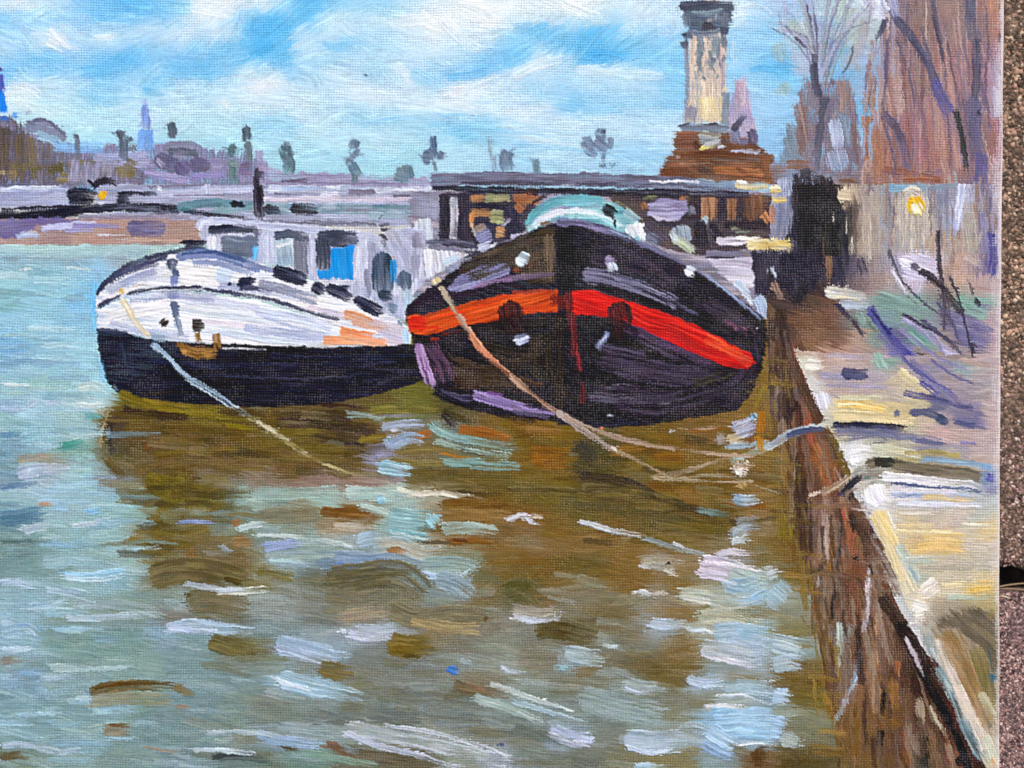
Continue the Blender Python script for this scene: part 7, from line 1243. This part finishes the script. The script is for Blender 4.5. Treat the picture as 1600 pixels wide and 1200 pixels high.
# the board itself: primed canvas wrapped round its stretcher
ys = np.linspace(PY0 - 1, PY1 + 1, 40)
out = [(edge_x(y) + 1.2 + .5 * math.sin(y / 31) * .6, y) for y in ys] + [(PX0 - 1, PY1 + 1), (PX0 - 1, PY0 - 1)]
bm = bmesh.new()
prof = [(0, TOP - .5 * K), (0, TOP - 3.5 * K), (0, .0004)]
rings = []
cx0, cy0 = (PX0 + 1567) / 2, 600
for inset, z in ((3.0, TOP - .9 * K), (1.0, TOP - 1.6 * K), (0.0, TOP - 4.5 * K), (0.0, .0004)):
    ring = []
    for (x, y) in out:
        xx = x - inset if x > cx0 else x + inset; yy = y - inset if y > cy0 else y + inset
        if PY0 < y < PY1: yy = y
        ring.append(bm.verts.new(W2(xx, yy, z)))
    rings.append(ring)
for r0, r1 in zip(rings, rings[1:]):
    for k in range(len(r0)):
        k2 = (k + 1) % len(r0); bm.faces.new((r0[k], r1[k], r1[k2], r0[k2]))
bm.faces.new(rings[0]); bm.faces.new(list(reversed(rings[-1])))
bmesh.ops.recalc_face_normals(bm, faces=bm.faces)
me = bpy.data.meshes.new('canvas'); bm.to_mesh(me); bm.free(); me.materials.append(CANVAS)
cv = bpy.data.objects.new('canvas', me); scene.collection.objects.link(cv); cv.parent = painting; cv['label'] = 'white primed canvas edge of the painting'

# ---------------------------------------------------------------- paving
def stone_mat(name, stops, scale, rough=.85):
    m, n, l, bs = mat(name)
    tc = n.new('ShaderNodeTexCoord'); vo = n.new('ShaderNodeTexVoronoi'); vo.inputs['Scale'].default_value = scale; l.new(tc.outputs['Object'], vo.inputs['Vector'])
    nz = n.new('ShaderNodeTexNoise'); nz.inputs['Scale'].default_value = scale * 2.3; nz.inputs['Detail'].default_value = 5; l.new(tc.outputs['Object'], nz.inputs['Vector'])
    sp = n.new('ShaderNodeSeparateColor'); l.new(vo.outputs['Color'], sp.inputs[0])
    mx = mth(n, l, 'ADD', mth(n, l, 'MULTIPLY', sp.outputs[0], .75), mth(n, l, 'MULTIPLY', nz.outputs['Fac'], .3))
    cr = n.new('ShaderNodeValToRGB'); l.new(mx, cr.inputs[0])
    for k_, (p_, c_) in enumerate(stops):
        e = cr.color_ramp.elements[k_] if k_ < 2 else cr.color_ramp.elements.new(p_)
        e.position = p_; e.color = tuple(hx(c_) ** 2.2) + (1,)
    l.new(cr.outputs[0], bs.inputs['Base Color']); bs.inputs['Roughness'].default_value = rough
    b_ = n.new('ShaderNodeBump'); b_.inputs['Distance'].default_value = .0006; l.new(vo.outputs['Distance'], b_.inputs['Height']); b_.invert = True; l.new(b_.outputs[0], bs.inputs['Normal'])
    return m
SLAB_A = stone_mat('coarse_concrete', [(0, '#2c221c'), (1, '#9c8470'), (.35, '#4a3c32'), (.6, '#624f42'), (.82, '#806a5a')], 900)
SLAB_B = stone_mat('fine_pink_concrete', [(0, '#2c2020'), (1, '#b89c94'), (.35, '#584646'), (.6, '#7a6060'), (.82, '#977c78')], 1300)
SOIL = stone_mat('dark_joint_soil', [(0, '#0c0a08'), (1, '#4a3828'), (.5, '#1c1610'), (.8, '#2c2118')], 500)
def sheet(name, x0, y0, x1, y1, z0, z1, m, rough, res=7.0, fall=3.0):
    """a slab with worn edges and a rough face (px units)"""
    nx = max(2, int((x1 - x0) / res)); ny = max(2, int((y1 - y0) / res))
    gx, gy = np.meshgrid(np.linspace(x0, x1, nx), np.linspace(y0, y1, ny))
    d = np.minimum(np.minimum(gx - x0, x1 - gx), np.minimum(gy - y0, y1 - gy))
    z = z1 + ((vn(gx / 9, gy / 9, 71) - .5) * rough + (vn(gx / 40, gy / 40, 72) - .5) * rough) * K - (1 - ss(d, 0, fall * 6)) * fall * 2.2 * K
    gy = gy + (vn(gx / 14, gy * 0 + y0, 73) - .5) * 7 * (d < res * .6)
    co = np.stack([(gx - 800) * K, (600 - gy) * K, z], 2).reshape(-1, 3)
    a_, b_ = np.mgrid[0:ny - 1, 0:nx - 1]; a_ = a_.ravel(); b_ = b_.ravel()
    f = np.stack([a_ * nx + b_, (a_ + 1) * nx + b_, (a_ + 1) * nx + b_ + 1, a_ * nx + b_ + 1], 1)
    v = co.tolist(); f = f.tolist()
    rim = list(range(nx)) + [k * nx + nx - 1 for k in range(1, ny)] + list(range(ny * nx - 2, (ny - 1) * nx - 1, -1)) + [k * nx for k in range(ny - 2, 0, -1)]
    n0 = len(v)
    for r in rim: v.append([v[r][0], v[r][1], z0])
    for k in range(len(rim)):
        k2 = (k + 1) % len(rim); f.append([rim[k], rim[k2], n0 + k2, n0 + k])
    me = bpy.data.meshes.new(name); me.from_pydata(v, [], f); me.polygons.foreach_set('use_smooth', np.ones(len(f), bool)); me.update(); me.materials.append(m)
    o = bpy.data.objects.new(name, me); scene.collection.objects.link(o); o['kind'] = 'structure'; return o
soil = sheet('ground', -2200, -2200, 3800, 3400, -.03, -.012, SOIL, 6, res=60)
slab_a = sheet('paving', -1900, -1500, 3300, 900, -.02, -.0004, SLAB_A, 2.5, res=16)
slab_b = sheet('paving', -1900, 940, 3300, 3000, -.02, -.0009, SLAB_B, 2.0, res=16)
# grit in the face of the slabs: the largest grains one by one, the rest as one mass
r = random.Random(5)
def grain_mesh(k, fl):
    bm = bmesh.new(); bmesh.ops.create_icosphere(bm, subdivisions=1 + (k % 2), radius=1.0)
    for v in bm.verts:
        f = 1 + 1.0 * (float(vn(v.co.x * 1.3 + 3, v.co.y * 1.3 + v.co.z * 1.1 + 5, 80 + k)) - .5); v.co *= f; v.co.z *= fl
    me = bpy.data.meshes.new('pebble'); bm.to_mesh(me); bm.free(); return me
def gmat(name, c, rough=.7):
    m, n, l, bs = mat(name); c = hx(c) ** 2.2
    nz = n.new('ShaderNodeTexNoise'); nz.inputs['Scale'].default_value = 1500; nz.inputs['Detail'].default_value = 4
    tc = n.new('ShaderNodeTexCoord'); geo = n.new('ShaderNodeNewGeometry'); l.new(geo.outputs['Position'], nz.inputs['Vector'])
    mx = n.new('ShaderNodeMix'); mx.data_type = 'RGBA'; mx.inputs['A'].default_value = (*(c * .55), 1); mx.inputs['B'].default_value = (*np.clip(c * 1.35, 0, 1), 1)
    l.new(nz.outputs['Fac'], mx.inputs['Factor']); l.new(mx.outputs['Result'], bs.inputs['Base Color']); bs.inputs['Roughness'].default_value = rough
    return m
GA = [gmat('grit_' + str(i), c) for i, c in enumerate(['#86705f', '#a08270', '#54443a', '#d0b498', '#3c3028', '#94766a', '#d8c0a4', '#6a5546', '#c09680', '#7c6656', '#ac8872', '#5c4a3e'])]
GB = [gmat('pink_grit_' + str(i), c) for i, c in enumerate(['#a48480', '#c8aca4', '#7c6060', '#b08e88', '#4c3a3a', '#dcc4bc', '#8c7070', '#3a2c2c', '#b4887c'])]
GM = [grain_mesh(k, f) for k, f in enumerate((.8, .7, .9, .6, .75, .65))]
GMv = [(np.array([v.co[:] for v in m.vertices]), np.array([p.vertices[:] for p in m.polygons])) for m in GM]
meshes = {}
grains = []; ALLG = GA + GB
def scatter(y0, y1, x0, x1, n, rad, pal_, z):
    for _ in range(n):
        x = r.uniform(x0, x1); y = r.uniform(y0, y1); s_ = rad[0] + (rad[1] - rad[0]) * r.random() ** 2.6
        grains.append([s_, x, y, z, r.randrange(len(pal_)), pal_, r.uniform(0, 6.3), r.randrange(6), r.uniform(.75, 1.35)])
scatter(-90, 620, 1556, 1720, 8500, (1.5, 5.2), GA, -.0005)
scatter(560, 897, 1556, 1720, 4600, (1.4, 3.8), GA[:3] + GB, -.0005)
scatter(942, 1300, 1556, 1720, 5600, (1.2, 3.2), GB, -.0009)
for x, y, s_, c in ((1584, 372, 10, 3), (1584, 525, 8, 6), (1583, 656, 7, 3), (1580, 186, 7, 8), (1590, 60, 9, 9), (1578, 90, 11, 2), (1592, 300, 8, 0), (1574, 430, 8, 5), (1590, 700, 6, 6), (1572, 850, 6, 3)):
    grains.append([s_, x, y, -.0004, c, GA, 1.0, 2, 1.1])
grains.sort(key=lambda g: -g[0])
inview = [g for g in grains if 1560 < g[1] < 1606 and -10 < g[2] < 1210]
big = set(id(g) for g in inview[:300])
bulk = {}
for g in grains:
    s_, x, y, z, ci, pl, rot, mi, el = g
    host = slab_a if y < 918 else slab_b
    zz = z + s_ * K * r.uniform(-.5, .1)
    if id(g) in big:
        key = (mi, pl[ci].name)
        if key not in meshes:
            me = GM[mi].copy(); me.materials.append(pl[ci]); meshes[key] = me
        o = bpy.data.objects.new('pebble', meshes[key]); scene.collection.objects.link(o)
        o.location = W2(x, y, zz); o.scale = (s_ * K * el, s_ * K / el, s_ * K); o.rotation_euler = (0, 0, rot); o.parent = host
    else:
        v, f = GMv[mi]
        v = v * np.array([s_ * K * el, s_ * K / el, s_ * K]); c_, s2 = math.cos(rot), math.sin(rot)
        v = np.stack([v[:, 0] * c_ - v[:, 1] * s2, v[:, 0] * s2 + v[:, 1] * c_, v[:, 2]], 1) + np.array(W2(x, y, zz))
        bulk.setdefault(host.name, []).append((v, f, ALLG.index(pl[ci])))
for hn, lst in bulk.items():
    vv, ff, mm, off = [], [], [], 0
    for v, f, ci in lst:
        vv.append(v); ff.append(f + off); off += len(v); mm += [ci] * len(f)
    vv = np.concatenate(vv).astype(np.float32); ff = np.concatenate(ff).astype(np.int32)
    me = bpy.data.meshes.new('fine_grit'); me.vertices.add(len(vv)); me.vertices.foreach_set('co', vv.ravel())
    me.loops.add(ff.size); me.loops.foreach_set('vertex_index', ff.ravel()); me.polygons.add(len(ff)); me.polygons.foreach_set('loop_start', np.arange(0, ff.size, 3, dtype=np.int32))
    for m_ in ALLG: me.materials.append(m_)
    me.polygons.foreach_set('material_index', np.array(mm, np.int32)); me.update(calc_edges=True)
    o = bpy.data.objects.new('fine_grit', me); scene.collection.objects.link(o); o['kind'] = 'stuff'; o.parent = bpy.data.objects[hn]
# dry grass blades in the joint
STRAW, n, l, bs = mat('dry_straw'); bs.inputs['Base Color'].default_value = (.30, .21, .12, 1); bs.inputs['Roughness'].default_value = .6
PALE, n, l, bs = mat('pale_straw'); bs.inputs['Base Color'].default_value = (.62, .52, .38, 1); bs.inputs['Roughness'].default_value = .6
def blade(pts, wd, m, label):
    x, y, nx, ny, s_, L = curve([(p[0], p[1]) for p in pts], 3.0); N = len(x)
    z = np.interp(np.linspace(0, 1, N), np.linspace(0, 1, len(pts)), [p[2] for p in pts])
    bm = bmesh.new(); prev = None
    for k in range(N):
        hw = wd * .5 * math.sin(math.pi * (.12 + .84 * k / (N - 1)))
        row = [bm.verts.new(W2(float(x[k] + nx[k] * hw * t), float(y[k] + ny[k] * hw * t), z[k] * K + (.35 * wd * K if t == 0 else 0))) for t in (-1, 0, 1)]
        row.append(bm.verts.new(W2(float(x[k]), float(y[k]), z[k] * K - .25 * wd * K)))
        if prev:
            for a_, b_ in ((0, 1), (1, 2), (2, 3), (3, 0)): bm.faces.new((prev[a_], prev[b_], row[b_], row[a_]))
        else: bm.faces.new(row)
        prev = row
    bm.faces.new(list(reversed(prev)))
    bmesh.ops.recalc_face_normals(bm, faces=bm.faces)
    me = bpy.data.meshes.new('grass_blade'); bm.to_mesh(me); bm.free(); me.materials.append(m); me.polygons.foreach_set('use_smooth', np.ones(len(me.polygons), bool))
    o = bpy.data.objects.new('grass_blade', me); scene.collection.objects.link(o); o['label'] = label; o['category'] = 'dry grass'; o['group'] = 'dry grass blades in the paving joint'; return o
blade([(1550, 936, -10), (1590, 931, -6), (1612, 927, -4), (1640, 925, -6), (1670, 928, -10)], 3.2, STRAW, 'upper brown dry grass blade arching along the dark paving joint')
blade([(1560, 930, -14), (1594, 934, -9), (1620, 934.5, -7), (1660, 939, -9)], 3.4, STRAW, 'lower brown dry grass blade lying straight in the dark paving joint')
blade([(1592, 944.5, 0), (1598, 945, 2), (1606, 947, 3), (1612, 949, 0)], 3.0, PALE, 'short pale straw piece at the lip of the lower paving slab')
